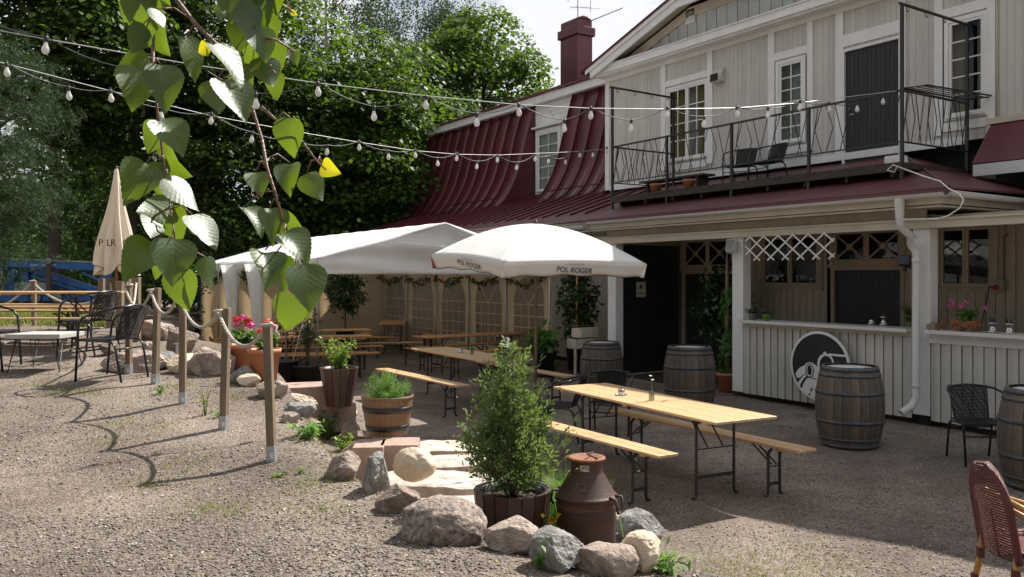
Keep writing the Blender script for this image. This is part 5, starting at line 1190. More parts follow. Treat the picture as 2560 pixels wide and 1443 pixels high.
# ------------------------------------------------------------------ pots and plants
def pot_round(name, label, q, r_top, r_bot, h, m, rim=.012, rimh=.03, group=None, soil=True, cat='flower pot'):
    r_ = thing(name, label, cat, q, rnd.uniform(0, 6), group)
    part('shell', MB().lathe([(0, .0), (r_bot, 0), (r_top - rim, h - rimh), (r_top, h - rimh), (r_top + .004, h), (r_top - .018, h), (r_top - .03, h - .06), (0, h - .06)], 40), m, r_)
    if soil: part('soil', MB().grid(lambda u, v: ((r_top - .028) * v * math.cos(u * 6.2832), (r_top - .028) * v * math.sin(u * 6.2832), h - .045 + .012 * math.sin(u * 40 + v * 9)), 24, 4), M_soil, r_)
    return r_
def pot_stave(name, label, q, r_top, r_bot, h, n, m, group=None):
    r_ = thing(name, label, 'planter', q, rnd.uniform(0, 6), group); w_ = 2 * math.pi / n; g = .012 / r_top
    mb = MB(); a = w_ / 2 - g / 2
    for rr, z in ((r_bot, 0), (r_top, h), (r_top - .02, h), (r_bot - .02, 0)): 
        for s in (-1, 1): mb.v.append((rr * math.cos(s * a), rr * math.sin(s * a), z))
    mb.f += [(0, 1, 3, 2), (2, 3, 5, 4), (4, 5, 7, 6), (6, 7, 1, 0), (0, 2, 4, 6), (1, 7, 5, 3)]; mb.sm += [False] * 6
    me = mb.mesh('stave', m)
    for k in range(n): inst('stave', me, r_, rot=(0, 0, k * w_))
    part('liner', MB().lathe([(0, .01), (r_bot - .008, .01), (r_top - .012, h - .006), (r_top - .05, h - .006), (r_top - .055, h - .07)], 40), M_blackpot, r_)
    part('soil', MB().grid(lambda u, v: ((r_top - .05) * v * math.cos(u * 6.2832), (r_top - .05) * v * math.sin(u * 6.2832), h - .06 + .014 * math.sin(u * 50 + v * 9)), 24, 4), M_soil, r_)
    return r_
def plant(name, label, cat, q, group=None): return thing(name, label, cat, q, 0, group)
def bush(root, n, R0, H0, H1, size, m, seed, stems=12, stem_r=.004, cone=0., wid=.5, droop=.2, shell=.3, sm=None):
    rg = np.random.default_rng(seed); mb = MB(); P = []; Nn = []
    for k in range(stems):
        a = rg.uniform(0, 6.28); e = rg.uniform(.15, 1) ** .6; hh = H0 + (H1 - H0) * rg.uniform(.55, 1) * (1 - cone * e * .5); tip = Vector((R0 * e * math.cos(a), R0 * e * math.sin(a), hh)); mid = Vector((tip.x * .35, tip.y * .35, H0 + (hh - H0) * .5))
        b = Vector((tip.x * .12, tip.y * .12, H0)); pts = [b, mid, tip]; mb.tube(pts, [stem_r, stem_r * .8, stem_r * .4], 5)
        for j in range(n // stems):
            t = rg.uniform(shell, 1.0); c_ = (b * (1 - t) + mid * t).lerp(mid * (1 - t) + tip * t, t); P.append(c_ + Vector(rg.normal(0, R0 * .09, 3))); Nn.append(Vector((rg.normal(0, .5), rg.normal(0, .5), .9)))
    part('stem', mb, sm or M_stem, root); leaves('foliage', np.array(P), np.array(Nn), size, m, rg, wid=wid, par=root, jitter=.35, droop=droop)
# thuja in the brown stave pot
q = Vector((3.10, 4.72, .27)); pot_stave('stave_planter', 'dark brown stave planter holding the thuja', q, .262, .215, .47, 18, M_brownpot)
q2 = q + Vector((0, 0, .42)); th = plant('thuja', 'bushy thuja in the dark brown stave planter at the front', 'conifer', q2)
rg = np.random.default_rng(8); mb = MB(); mb.tube([(0, 0, -.05), (.01, 0, .5), (.0, .01, 1.0)], [.012, .008, .002], 6); V = []; Fc = []; o_ = 0
LD = [(0, 0, 1.0, .34), (.11, .05, .84, .27), (-.13, .03, .80, .27), (.02, -.13, .70, .26), (.04, .14, .66, .25), (-.08, -.10, .58, .26), (.17, -.08, .52, .24), (-.2, .1, .46, .22)]
for lx_, ly_, lh, lr_ in LD: mb.tube([(0, 0, -.04), (lx_ * .7, ly_ * .7, lh * .4), (lx_, ly_, lh)], [.008, .006, .0015], 5)
for k in range(700):
    lx_, ly_, lh, lr_ = LD[min(7, int(rg.uniform(0, 1) ** 1.3 * 8))]; z0 = rg.uniform(.02, 1) ** .85 * lh; a = rg.uniform(0, 6.28); Rr = lr_ * (1 - z0 / (lh * 1.05)) ** .7 * rg.uniform(.45, 1.55) * 1.12 + .02; dirn = Vector((math.cos(a), math.sin(a), rg.uniform(.35, 1.4))).normalized(); ln = Rr / max(.3, math.hypot(dirn.x, dirn.y)); b0_ = Vector((lx_ * z0 / lh, ly_ * z0 / lh, max(-.02, z0 - ln * dirn.z * .5)))
    if k % 5 == 0: mb.tube([b0_, b0_ + dirn * ln * .85], [.0025, .001], 4)
    side = dirn.cross(Vector((rg.normal(), rg.normal(), rg.normal()))).normalized(); nn_ = dirn.cross(side)
    for j in range(14):
        t = rg.uniform(.25, 1.0); c_ = b0_ + dirn * ln * t + side * rg.normal(0, .016) + nn_ * rg.normal(0, .007); sgn = 1 if j % 2 else -1; d2 = (dirn * rg.uniform(.5, 1) + side * sgn * rg.uniform(.3, .9)).normalized(); l2 = rg.uniform(.018, .044); w2 = d2.cross(nn_).normalized() * .0042
        V += [c_ - w2, c_ + w2, c_ + d2 * l2 * .6 + w2 * 1.2, c_ + d2 * l2, c_ + d2 * l2 * .6 - w2 * 1.2]; Fc += [(o_, o_ + 1, o_ + 2), (o_, o_ + 2, o_ + 4), (o_ + 4, o_ + 2, o_ + 3)]; o_ += 5
        d3 = (d2 + side * -sgn * .8).normalized(); c3 = c_ + d2 * l2 * .4; l3 = l2 * .6; V += [c3 - w2 * .8, c3 + w2 * .8, c3 + d3 * l3]; Fc += [(o_, o_ + 1, o_ + 2)]; o_ += 3
part('foliage', fastmesh('foliage', [tuple(v) for v in V], Fc, L_thuja), None, th); part('stem', mb, M_bark, th)
# milk can
q = Vector((3.43, 4.35, .25)); mc = thing('milk_can', 'rusty old milk can with a small number plate reading 1975', 'milk can', q, 0)
part('body', MB().lathe([(0, 0), (.19, 0), (.194, .012), (.192, .03), (.192, .40), (.194, .405), (.198, .41), (.194, .415), (.195, .47), (.203, .475), (.203, .485), (.196, .49), (.183, .505), (.112, .625), (.106, .64), (.106, .70), (.112, .705), (.112, .712)], 56), M_rust, mc)
part('lid', MB().lathe([(0, .722), (.085, .722), (.098, .730), (.124, .728), (.126, .715), (.113, .71)], 48), M_rust2, mc)
camdir = math.atan2(-q.y, -q.x)
def cyl(a, r_, z): return Vector((r_ * math.cos(a), r_ * math.sin(a), z))
part('lid_bar', MB().tube([cyl(camdir + .7, .11, .735), cyl(camdir + .2, .03, .752), cyl(camdir + 2.6, .09, .742)], .006, 6), M_rust, mc)
part('ring', MB().tube([cyl(camdir + math.pi * 2 * k / 48, .1935, .425) for k in range(48)], .003, 4, closed=True), M_rust2, mc)
for s, a0 in ((1, camdir + R(62)), (1, camdir - R(118))):
    part('handle', MB().tube([cyl(a0 - .20, .192, .495), cyl(a0 - .20, .235, .49), cyl(a0 - .16, .245, .43), cyl(a0 - .10, .24, .40), cyl(a0 + .10, .24, .40), cyl(a0 + .16, .245, .43), cyl(a0 + .20, .235, .49), cyl(a0 + .20, .192, .495)], .0095, 8), M_rust, mc)
pa = camdir + R(-6)
pl = MB()
for k in range(8):
    a, b = pa - .27 + .54 * k / 8, pa - .27 + .54 * (k + 1) / 8; pl.add([cyl(a, .1085, .655), cyl(b, .1085, .655), cyl(b, .1085, .693), cyl(a, .1085, .693)], [(0, 1, 2, 3)])
part('number_plate', pl, M_old, mc)
for k, c_ in enumerate('1975'): a = pa - .20 + .133 * k; text('numeral', c_, .036, M_ink, mc, cyl(a, .1095, .673), (R(90), 0, a + PI2), ext=.0004)
for k, c_ in enumerate('72'): a = pa - .30 + .32 * k; text('painted_numeral', c_, .075, M_rust2, mc, cyl(a, .158, .565), (R(58), 0, a + PI2), ext=.0004)
# half barrel planter with cosmos
q = at(962, 1092, z=.40); q = Vector((q.x, q.y, .40)) + Vector((DV[0], DV[1], 0)) * .2; hb = thing('half_barrel_planter', 'brown half barrel planter with two black bands on the concrete blocks', 'planter', q)
D = depth(q); rT = 64 * D / F * 1.0; hB = 96 * D / F; rB = rT * .76; w_ = 2 * math.pi / 26; mb = MB(); a = w_ / 2 * .97
def rb(t): return rB + (rT - rB) * t + .012 * math.sin(math.pi * t)
for t in (0, .33, .66, 1): 
    for s in (-1, 1): mb.v.append((rb(t) * math.cos(s * a), rb(t) * math.sin(s * a), hB * t))
for i in range(3): mb.f.append((2 * i, 2 * i + 1, 2 * i + 3, 2 * i + 2)); mb.sm.append(False)
M_hb = mat('light_brown_staves', (.19, .105, .055), .5, .2, 5, .12, 30, (3, 3, .4)); me = mb.mesh('stave', M_hb)
for k in range(26): inst('stave', me, hb, rot=(0, 0, k * w_))
for t0, t1 in ((.12, .26), (.60, .74), (.93, 1.0)): part('band', MB().lathe([(rb(t0) + .002, hB * t0), (rb(t0) + .006, hB * t0), (rb(t1) + .006, hB * t1), (rb(t1) - .001, hB * t1 + .001)], 48), M_blackpot if t0 < .9 else M_hb, hb)
part('soil', MB().lathe([(rT - .004, hB), (rT - .02, hB), (rT - .03, hB - .04), (0, hB - .03)], 40), M_soil, hb)
cp = plant('cosmos_plant', 'feathery green cosmos in the half barrel planter', 'plant', q + Vector((0, 0, hB - .04))); rg = np.random.default_rng(12); n = 7500
st = rg.normal(0, 1, (150, 3)); st[:, 2] = np.abs(st[:, 2]); st /= np.linalg.norm(st, axis=1)[:, None]; st *= [rT * 1.05, rT * 1.05, .34]; st *= rg.uniform(.5, 1.05, (150, 1)); c_ = st[rg.integers(0, 150, n)] * rg.uniform(.35, 1.0, (n, 1)) + rg.normal(0, .014, (n, 3)); c_[:, 2] = np.abs(c_[:, 2])
leaves('foliage', c_, c_ * [1, 1, 1] + rg.normal(0, .3, (n, 3)), .035, L_cos, rg, wid=.14, par=cp, jitter=.8); mb = MB()
for s in st[:60]: mb.tube([(s[0] * .1, s[1] * .1, 0), tuple(s * .55), tuple(s)], .0022, 4)
part('stem', mb, M_stem, cp)
# tapered brown planter with bay
q = at(843, 1018, z=.36); q = Vector((q.x, q.y, .36)) + Vector((DV[0], DV[1], 0)) * .13; D = depth(q); rT = 49 * D / F; hB = 96 * D / F; pot_stave('tapered_planter', 'tall tapered brown planter holding the bright green bay bush', q, rT, rT * .64, hB, 14, M_brownpot)
bb = plant('bay_bush', 'bright green glossy bush in the tall tapered planter', 'shrub', q + Vector((0, 0, hB - .07))); bush(bb, 520, rT * 1.05, 0, .50, .062, L_bay, 21, stems=26, wid=.46, droop=.0, shell=.2)
# terracotta pots with geraniums
for px, py, r_, h_, lab, sd in ((651, 954, 49, 78, 'front terracotta pot with red and pink geraniums', 31), (602, 930, 52, 66, 'rear terracotta pot with pink geraniums, behind the front one', 32)):
    q = hit(px, py); q = q + Vector((DV[0], DV[1], 0)) * .15; D = depth(q); rT = r_ * D / F * .84; hh = (h_ + 0) * D / F; pot_round('terracotta_pot', lab, q, rT, rT * .74, hh, M_terra, .014, .05, 'terracotta geranium pots')
    g = plant('geranium', lab.replace('terracotta pot with ', '').replace('geraniums', 'geranium plant') + ' in terracotta', 'flowering plant', q + Vector((0, 0, hh - .05)), 'geraniums by the rocks'); bush(g, 420, rT * .95, 0, .26, .055, L_ger, sd, stems=20, wid=.95, droop=.1)
    rg = np.random.default_rng(sd)
    for j in range(7):
        a = rg.uniform(0, 6.28); e = rg.uniform(.1, .8) * rT; c_ = Vector((e * math.cos(a), e * math.sin(a), rg.uniform(.24, .40))); d = rg.normal(0, 1, (70, 3)); d /= np.linalg.norm(d, axis=1)[:, None]
        leaves('flower_head', np.array(c_) + d * .035, d, .026, M_red if (j + sd) % 3 else M_pink, rg, wid=.9, par=g); part('stalk', MB().tube([(c_.x * .5, c_.y * .5, .02), c_], .002, 4), M_stem, g)
# pot with the thin tree behind the block, black pot, and tent plants
def small_tree(label, q, potr, poth, hh, cr_, lm, n, sz, sd, group, potm=M_blackpot, potlab=None, trunk=.02, c0=.45, wid=.42):
    pot_round('plant_pot', potlab, q, potr, potr * .8, poth, potm, .01, .03, 'dark plant tubs'); rt = plant('potted_tree', label, 'potted tree', q + Vector((0, 0, poth - .05)), group); rg = np.random.default_rng(sd)
    mb = MB(); mb.tube([(0, 0, 0), (.02, .01, hh * .5), (0, 0, hh * .92)], [trunk, trunk * .8, trunk * .3], 8); d = rg.normal(0, 1, (60, 3)); d /= np.linalg.norm(d, axis=1)[:, None]; cl = d * rg.uniform(.4, 1, (60, 1)) * [cr_, cr_, hh * (1 - c0) / 2] + [0, 0, hh * (c0 + (1 - c0) / 2)]
    for c_ in cl[:26]: mb.tube([(0, 0, max(.1, c_[2] - .3)), tuple(c_)], .004, 4)
    part('trunk', mb, M_bark, rt); P = cl[rg.integers(0, 60, n)] + rg.normal(0, .085, (n, 3)); leaves('foliage', P, rg.normal(0, 1, (n, 3)) + [0, 0, .4], sz, lm, rg, wid=wid, par=rt, jitter=.5, droop=.9)
q = hit(768, 935); q = at(768, 962, z=.12); small_tree('thin potted tree with a thick bare trunk behind the concrete slab', Vector((q.x, q.y, .08)), .30, .42, 1.15, .24, L_fig, 650, .07, 41, 'potted trees round the marquee', potlab='wide dark tub left of the potted bay', trunk=.04, c0=.3)
q = at(715, 965, z=.1); 
pot_round('plant_pot', 'black round tub half behind the last rope post', Vector((q.x, q.y, .08)), .24, .2, .5, M_blackpot, .01, .03, 'dark plant tubs')
small_tree('tall dark leafy tree in the far corner of the marquee', Vector((9.55, 23.5, .1)), .28, .5, 2.0, .55, L_fig, 1900, .13, 42, 'potted trees round the marquee', potlab='black tub in the far corner of the marquee', c0=.22)
small_tree('dark potted tree at the left end of the marquee', Vector((5.15, 23.7, .12)), .26, .5, 2.0, .38, L_fig, 1500, .12, 43, 'potted trees round the marquee', potlab='black jar-like tub at the left end of the marquee', c0=.15)
small_tree('large leafy tree in the dark doorway behind the barrels', Vector((12.75, 11.85, .04)), .25, .45, 2.0, .52, L_fig, 1900, .12, 44, 'potted trees round the marquee', potlab='dark tub in the porch doorway', c0=.08, wid=.5)
small_tree('dark leafy plant with a bamboo cane beside the white porch post', Vector((11.75, 15.2, .05)), .28, .5, 2.0, .40, L_fig, 1500, .13, 45, 'potted trees round the marquee', potlab='dark tub beside the white porch post', c0=.1, wid=.5)
small_tree('low broad-leaved squash plant left of the farthest barrel', Vector((10.65, 14.95, .05)), .27, .50, .55, .30, L_ger, 260, .15, 46, 'potted trees round the marquee', potlab='brown tub at the right corner of the marquee', c0=.0, wid=.9)
cn = thing('bamboo_support', 'bamboo cane with two cross sticks left of the porch post', 'plant support', (11.55, 15.0, .2)); part('cane', MB().tube([(0, 0, 0), (.02, 0, 2.5)], .018, 6), M_bamboo, cn)
for z in (1.55, .85): part('cross_stick', MB().tube([(-.2, .17, z), (.2, -.17, z + .02)], .007, 5), M_bamboo, cn)
wb = thing('planter_box', 'stepped white wooden planter boxes beside the porch post', 'planter box', (11.55, 14.55, .05), R(8))
for k, (x, z) in enumerate(((0, .78), (-.15, .55))): part('box', MB().box(x - .28, x + .28, -.02, .0, z, z + .2).box(x - .28, x + .28, .24, .26, z, z + .2).box(x - .28, x - .26, .0, .24, z, z + .2).box(x + .26, x + .28, 0, .24, z, z + .2).box(x - .26, x + .26, 0, .24, z, z + .14), M_old, wb)
part('leg', MB().box(-.43, -.39, 0, .04, 0, .6).box(.24, .28, .2, .24, 0, .8), M_old, wb)
# vine pole in a terracotta pot
q = at(1822, 978, z=.06); q = Vector((q.x, q.y, .05)); q += Vector((DV[0], DV[1], 0)) * .12; slab(q.x, q.y, .0, .30, .26, .04, .3, M_stave, 'flat wooden board under the vine pot', 5, 'pot_board', 'board', None)
pot_round('terracotta_pot', 'terracotta pot of the vine pole beside the barrel', q, .20, .15, .33, M_terra, .012, .05, 'terracotta geranium pots'); vn = plant('climbing_vine', 'vine winding up a wooden pole beside the bar counter', 'climbing plant', q + Vector((0, 0, .28))); topz = 2.55
vp = thing('vine_pole', 'tapered wooden pole carrying the vine in the terracotta pot', 'pole', q + Vector((0, 0, .2))); part('pole', MB().tube([(0, 0, 0), (0, 0, 1.9), (0, 0, topz)], [.045, .032, .006], 8), M_post, vp)
rg = np.random.default_rng(51); n = 420; z = rg.uniform(0, 1, n) ** 1.2 * 1.55; a = z * 7 + rg.normal(0, .9, n); rr = .05 + rg.uniform(0, .07, n) + .05 * (z < .25); P = np.stack([rr * np.cos(a), rr * np.sin(a), z + .05], 1); leaves('foliage', P, np.stack([np.cos(a), np.sin(a), .4 + 0 * a], 1), .085, L_ger, rg, wid=.85, par=vn, jitter=.4, droop=1.2)
part('stem', MB().tube([(.05 * math.cos(t * 1.1), .05 * math.sin(t * 1.1), t * .1) for t in range(17)], .005, 5), M_stem, vn)
n = 90; a = rg.uniform(0, 6.28, n); P = np.stack([.1 * np.cos(a), .1 * np.sin(a), 0 * a], 1); blades('low_blades', P, .16, L_cos, rg, .006, .8, par=vn)
# grassy and flowering clump behind the milk can
q = at(1395, 1180, z=.1); gr = plant('ornamental_grass', 'bright green grassy clump between the thuja and the milk can', 'grass clump', Vector((3.75, 4.95, .28))); rg = np.random.default_rng(52); n = 1100; P = np.stack([rg.normal(0, .10, n), rg.normal(0, .12, n), 0 * rg.normal(0, 1, n)], 1); blades('blades', P, .42, L_cos, rg, .0035, .35, par=gr)
yf = plant('yellow_flowers', 'small yellow pansies between the planter and the milk can', 'flowers', Vector((3.22, 4.42, .42))); n = 120; P = rg.normal(0, .035, (n, 3)) + [0, 0, .08]; leaves('foliage', P, rg.normal(0, 1, (n, 3)), .035, L_ger, rg, par=yf)
for j in range(9): c_ = rg.normal(0, .04, 3) + [0, 0, .15]; d = rg.normal(0, 1, (10, 3)); d /= np.linalg.norm(d, axis=1)[:, None]; leaves('flower', c_ + d * .009, d, .02, M_yel, rg, wid=.9, par=yf)
# weeds among the rocks
def weed(label, q, hh, sp, n, sd, lm=L_cos, size=.07, stems=9): r_ = plant('weed', label, 'weed', q, 'weeds among the rocks'); bush(r_, n, sp, 0, hh, size, lm, sd, stems=stems, stem_r=.0025, wid=.32, droop=.3, shell=.15)
for k, (px, py, hh, sp, n, lab) in enumerate(((822, 1098, .46, .20, 300, 'tall leafy weed growing left of the cosmos planter'), (862, 1128, .20, .24, 220, 'low leafy weeds under the tall weed'), (770, 1095, .16, .17, 150, 'sparse weeds left of the tall weed'), (513, 1040, .36, .07, 26, 'birch seedling between the second and third rope posts'), (400, 985, .12, .07, 30, 'small weed at the foot of the fourth rope post'), (545, 1045, .09, .06, 24, 'tiny weed beside the second rope post'), (1665, 1436, .12, .12, 90, 'leafy weed at the foot of the rock row on the right'), (1355, 1425, .16, .07, 40, 'spiky weed before the slanting grey green rock'), (585, 905, .14, .10, 50, 'weed between the pots and the third post'), (535, 935, .12, .12, 70, 'tuft of weeds on the big pink white rock'), (700, 1195, .05, .07, 22, 'flat weed right of the last post base'), (750, 1185, .05, .06, 16, 'creeping weed near the pyramid shaped rock'))):
    q = hit(px, py); weed(lab, (q.x, q.y, q.z), hh, sp, n, 300 + k, L_bay if k in (0, 1, 3, 10, 11) else L_cos, .075 if k < 3 else .06)

# ------------------------------------------------------------------ rope posts
posts = []
def post(px, py, top_py, lab, w_=.062, lean=0., plate=True):
    q = hit(px, py); D = depth(q); h_ = (py - top_py) * D / F; r_ = thing('rope_post', lab, 'post', (q.x, q.y, q.z - .02), -YAW + rnd.uniform(-.3, .3), 'wooden posts of the rope fence'); r_.rotation_euler[1] = lean
    part('post_shaft', MB().box(-w_ / 2, w_ / 2, -w_ / 2, w_ / 2, .10, h_), M_post, r_, bev=.004)
    if plate: part('ground_anchor', MB().box(-w_ / 2 - .003, w_ / 2 + .003, -w_ / 2 - .003, w_ / 2 + .003, -.02, .135), M_galv, r_); part('barcode_label', MB().box(.0, .026, -w_ / 2 - .0045, -w_ / 2 - .0035, .04, .085), M_lid, r_)
    posts.append(Vector((q.x, q.y, q.z + h_ - .06))); return r_, h_, q
post(680, 1152, 798, 'nearest rope post, right of the others, with a knotted rope end', lean=-.035)
post(559, 1073, 766, 'second rope post from the camera', lean=.03); post(457, 1009, 722, 'third rope post, its top behind a birch leaf'); post(388, 960, 716, 'fourth rope post beside the front rattan chair', lean=.03)
post(322, 935, 705, 'fifth rope post, standing behind the front rattan chair')
for k, (px, D, top_py) in enumerate(((341, 12.6, 690), (300, 13.6, 700), (318, 14.4, 688), (276, 15.3, 690), (254, 16.4, 694), (330, 15.6, 700))):
    a = (px - 1280) / F; x, y = D * (DV[0] + RV[0] * a), D * (DV[1] + RV[1] * a); z = H(x, y); tz = EYE + (HOR - top_py) / F * D; r_ = thing('rope_post', ('rope post left of the closed parasol foot', 'tall rope post in front of the closed parasol', 'weathered post right of the closed parasol pole', 'rope post behind the terrace table end', 'outermost rope post behind the long table', 'rope post farthest right in the cluster')[k], 'post', (x, y, z - .02), -YAW, 'wooden posts of the rope fence'); part('post_shaft', MB().box(-.05, .05, -.05, .05, 0, tz - z), M_post, r_, bev=.004); posts.append(Vector((x, y, tz - .08)))
def rope(a, b, sagd, label, r_=.014):
    a, b = Vector(a), Vector(b); n = 36; pts = [a.lerp(b, t / n) - Vector((0, 0, sagd * (1 - (2 * t / n - 1) ** 2))) for t in range(n + 1)]; g = thing('rope', label, 'rope', pts[0], 0, 'ropes slung between the posts'); P = [p_ - pts[0] for p_ in pts]
    for s in range(3):
        T = []; 
        for i, p_ in enumerate(P):
            for f in (0, .5):
                if i + f > n: continue
                q_ = p_ if f == 0 else p_.lerp(P[i + 1], .5); a_ = (i + f) * 1.5 + s * 2.094; T.append(q_ + Vector((math.cos(a_) * r_ * .55, math.sin(a_) * r_ * .3, math.sin(a_) * r_ * .55)))
        part('strand', MB().tube(T, r_ * .62, 6), M_rope, g)
    part('knot', MB().tube([pts[0] - pts[0] + Vector((.04 * math.cos(t), .04 * math.sin(t), .004 * t)) for t in [k * .7 for k in range(10)]], r_ * .8, 6), M_rope, g)
names = ['rope from the nearest post to the second post', 'rope between the second and third posts', 'rope between the third and fourth posts', 'rope between the fourth and fifth posts', 'rope behind the rattan chair, beyond the fifth post']
for k in range(4): rope(posts[k] + Vector((-.045, 0, 0)), posts[k + 1] + Vector((-.045, 0, 0)), .22, names[k])
rope(posts[4], posts[5], .28, names[4]); rope(posts[5], posts[7], .45, 'rope hanging deep in the cluster of posts'); rope(posts[6], posts[8], .5, 'rope hanging in front of the closed parasol')
a, b, c_ = at(270, 735, D=16), at(80, 705, D=16), at(-60, 800, D=16); rope(a, b, .30, 'rope seen under the far left table top', .02); rope(b, c_ + Vector((0, 0, .2)), .18, 'rope falling away to the left behind the table', .02)
x, y = left(85, 16); r_ = thing('rope_post', 'thin post behind the middle of the far left table', 'post', (x, y, H(x, y)), -YAW, 'wooden posts of the rope fence'); part('post_shaft', MB().box(-.035, .035, -.035, .035, 0, b.z - H(x, y) + .03), M_post, r_)
part_end = thing('rope_end', 'frayed rope end knotted round the nearest post', 'rope', posts[0]); part('knot', MB().tube([(-.05, -.03, .01), (-.03, -.05, .02), (.02, -.05, 0), (.0, -.07, -.03), (.03, -.06, -.07)], [.014, .016, .015, .013, .018], 8), M_rope, part_end)
sk_ = thing('marker_stake', 'short grey stake with a flat cap between the rope posts', 'stake', hit(444, 920), -YAW); part('stake', MB().box(-.02, .02, -.01, .01, 0, .29), M_galv, sk_); part('cap', MB().box(-.045, .03, -.02, .02, .29, .305), M_galv, sk_)
# leaning maroon chair back by the tent
q = at(560, 915, z=.3); fr_ = thing('leaning_chair', 'folded brown chair leaning behind the third rope post', 'chair', (q.x, q.y, .15), -YAW); D = depth(q); part('frame', MB().tube([(-.30, 0, .75), (-.18, -.02, .60), (.02, -.05, .30), (.16, -.08, .02)], .022, 8).tube([(-.30, .0, .75), (-.24, .05, .4), (-.16, .08, .02)], .02, 8), M_rattan, fr_); part('seat', MB().obox((-.05, .03, .2), (.2, 0, -.12), (0, .2, .02), (.01, 0, .015)), M_rattan, fr_)

# ------------------------------------------------------------------ strings of bulbs
def hang(label, wirepts, bulbs, iD, cable):
    """iD(px) = 1/distance; the string is one thing: wire, cable, and every bulb with its socket"""
    def P(px, py): return at(px, py, D=1 / iD(px))
    o0 = P(*wirepts[0]); g = thing('string_light', label, 'string lights', o0, 0, 'strings of bulbs over the yard')
    W = [P(*w_) for w_ in wirepts]; S_ = []
    for i in range(len(W) - 1):
        for t in range(8): S_.append(W[i].lerp(W[i + 1], t / 8) - o0)
    S_.append(W[-1] - o0); part('support_wire', MB().tube(S_, .0045, 5), M_wirew, g)
    sock = MB().lathe([(0, .062), (.012, .062), (.0165, .05), (.0165, .012), (.014, .008)], 14).tube([(0, 0, .06), (.004, 0, .078)], .004, 5).mesh('socket', M_wirem)
    glob = MB().lathe([(.0145, .012), (.015, .002), (.018, -.012), (.0275, -.034), (.0305, -.048), (.0295, -.062), (.0225, -.078), (.011, -.087), (0, -.089)], 20).mesh('bulb', M_bulb)
    B = []
    for px, py in bulbs:
        p_ = P(px, py) + Vector((0, 0, .042)); B.append(p_ + Vector((0, 0, .055))); b = inst('bulb', glob, g, p_ - o0, (rnd.uniform(-.1, .1), rnd.uniform(-.1, .1), 0)); inst('socket', sock, b)
    T = []
    for i in range(len(B) - 1):
        a, b = B[i], B[i + 1]; L_ = (b - a).length; s = min(.10, L_ * .06)
        for t in range(8): f = t / 8; T.append(a.lerp(b, f) - Vector((0, 0, s * (1 - (2 * f - 1) ** 2))) - o0)
    T.append(B[-1] - o0); part('cable', MB().tube(T, .0055, 5), cable, g)
BA = [(-60, 70), (115, 122), (306, 197), (482, 180), (640, 260), (795, 230), (935, 291), (1065, 263), (1192, 306), (1297, 281), (1411, 321), (1477, 289), (1578, 320), (1668, 287), (1760, 310), (1843, 285), (1920, 287), (2000, 268), (2073, 274), (2143, 273), (2208, 254)]
WA = [(-80, 62), (115, 98), (482, 162), (795, 208), (1065, 240), (1297, 262), (1477, 271), (1668, 273), (1843, 270), (1995, 258), (2250, 226)]
hang('nearer string of frosted bulbs running up to the balcony corner post', WA, BA, lambda px: .145 - (px - 115) * (.145 - .0785) / 2095, M_wirem)
BBs = [(17, 181), (172, 240), (277, 246), (404, 291), (528, 302), (630, 349), (730, 366), (818, 380), (898, 369), (971, 392), (1038, 388), (1094, 409), (1142, 396), (1192, 417), (1243, 400), (1292, 419), (1337, 398), (1371, 403), (1414, 406), (1450, 389), (1482, 388), (1517, 379)]
WB = [(-60, 142), (17, 160), (277, 228), (528, 290), (780, 336), (898, 356), (1038, 377), (1142, 386), (1243, 388), (1337, 384), (1450, 379), (1532, 372)]
hang('farther string of frosted bulbs ending at the left balcony post', WB, BBs, lambda px: .118 - (px - 17) * (.118 - .0545) / 1500, M_wirem)

# ------------------------------------------------------------------ birch branch close to the camera
BR0 = at(560, -260, D=1.05); br = thing('birch_branch', 'hanging birch branch with serrated leaves close to the camera', 'branch', BR0)
L_bl = leafmat('birch_leaf', (.022, .055, .012), (.040, .085, .020), (.24, .36, .012), .38, .44, 1.0, island=False)
def veins(m):
    t = m.node_tree; ns = t.nodes; lk = t.links.new; b = ns['Principled BSDF']
    tc = ns.new('ShaderNodeTexCoord'); sp = ns.new('ShaderNodeSeparateXYZ'); lk(tc.outputs['Object'], sp.inputs[0])
    def mth(op, a, b_=None, c=None):
        n = ns.new('ShaderNodeMath'); n.operation = op
        for i, v in enumerate((a, b_, c)):
            if v is None: continue
            if isinstance(v, (int, float)): n.inputs[i].default_value = v
            else: lk(v, n.inputs[i])
        return n.outputs[0]
    ax = mth('ABSOLUTE', sp.outputs[0]); mid = mth('LESS_THAN', ax, .008); s = mth('SUBTRACT', mth('MULTIPLY', sp.outputs[1], 8.0), mth('MULTIPLY', ax, 7.0)); fr = mth('FRACT', s); side = mth('LESS_THAN', fr, .07); v = mth('MAXIMUM', mid, mth('MULTIPLY', side, .6))
    nz_ = ns.new('ShaderNodeTexNoise'); nz_.inputs['Scale'].default_value = 14; nz_.inputs['Detail'].default_value = 6; lk(tc.outputs['Object'], nz_.inputs['Vector'])
    h = mth('ADD', mth('MULTIPLY', mth('PINGPONG', fr, .5), .8), mth('MULTIPLY', nz_.outputs['Fac'], .7)); bp = ns.new('ShaderNodeBump'); bp.inputs['Strength'].default_value = .10; bp.inputs['Distance'].default_value = .004; lk(h, bp.inputs['Height']); lk(bp.outputs[0], b.inputs['Normal'])
    old = b.inputs['Base Color'].links[0].from_socket; mx = ns.new('ShaderNodeMixRGB'); mx.inputs[2].default_value = (.16, .24, .07, 1); lk(mth('MULTIPLY', v, .40), mx.inputs[0]); lk(old, mx.inputs[1]); lk(mx.outputs[0], b.inputs['Base Color'])
veins(L_bl)
L_bl2 = leafmat('autumn_birch_leaf', (.34, .33, .015), (.42, .38, .02), (.66, .62, .02), .45, .4, .5, island=False)
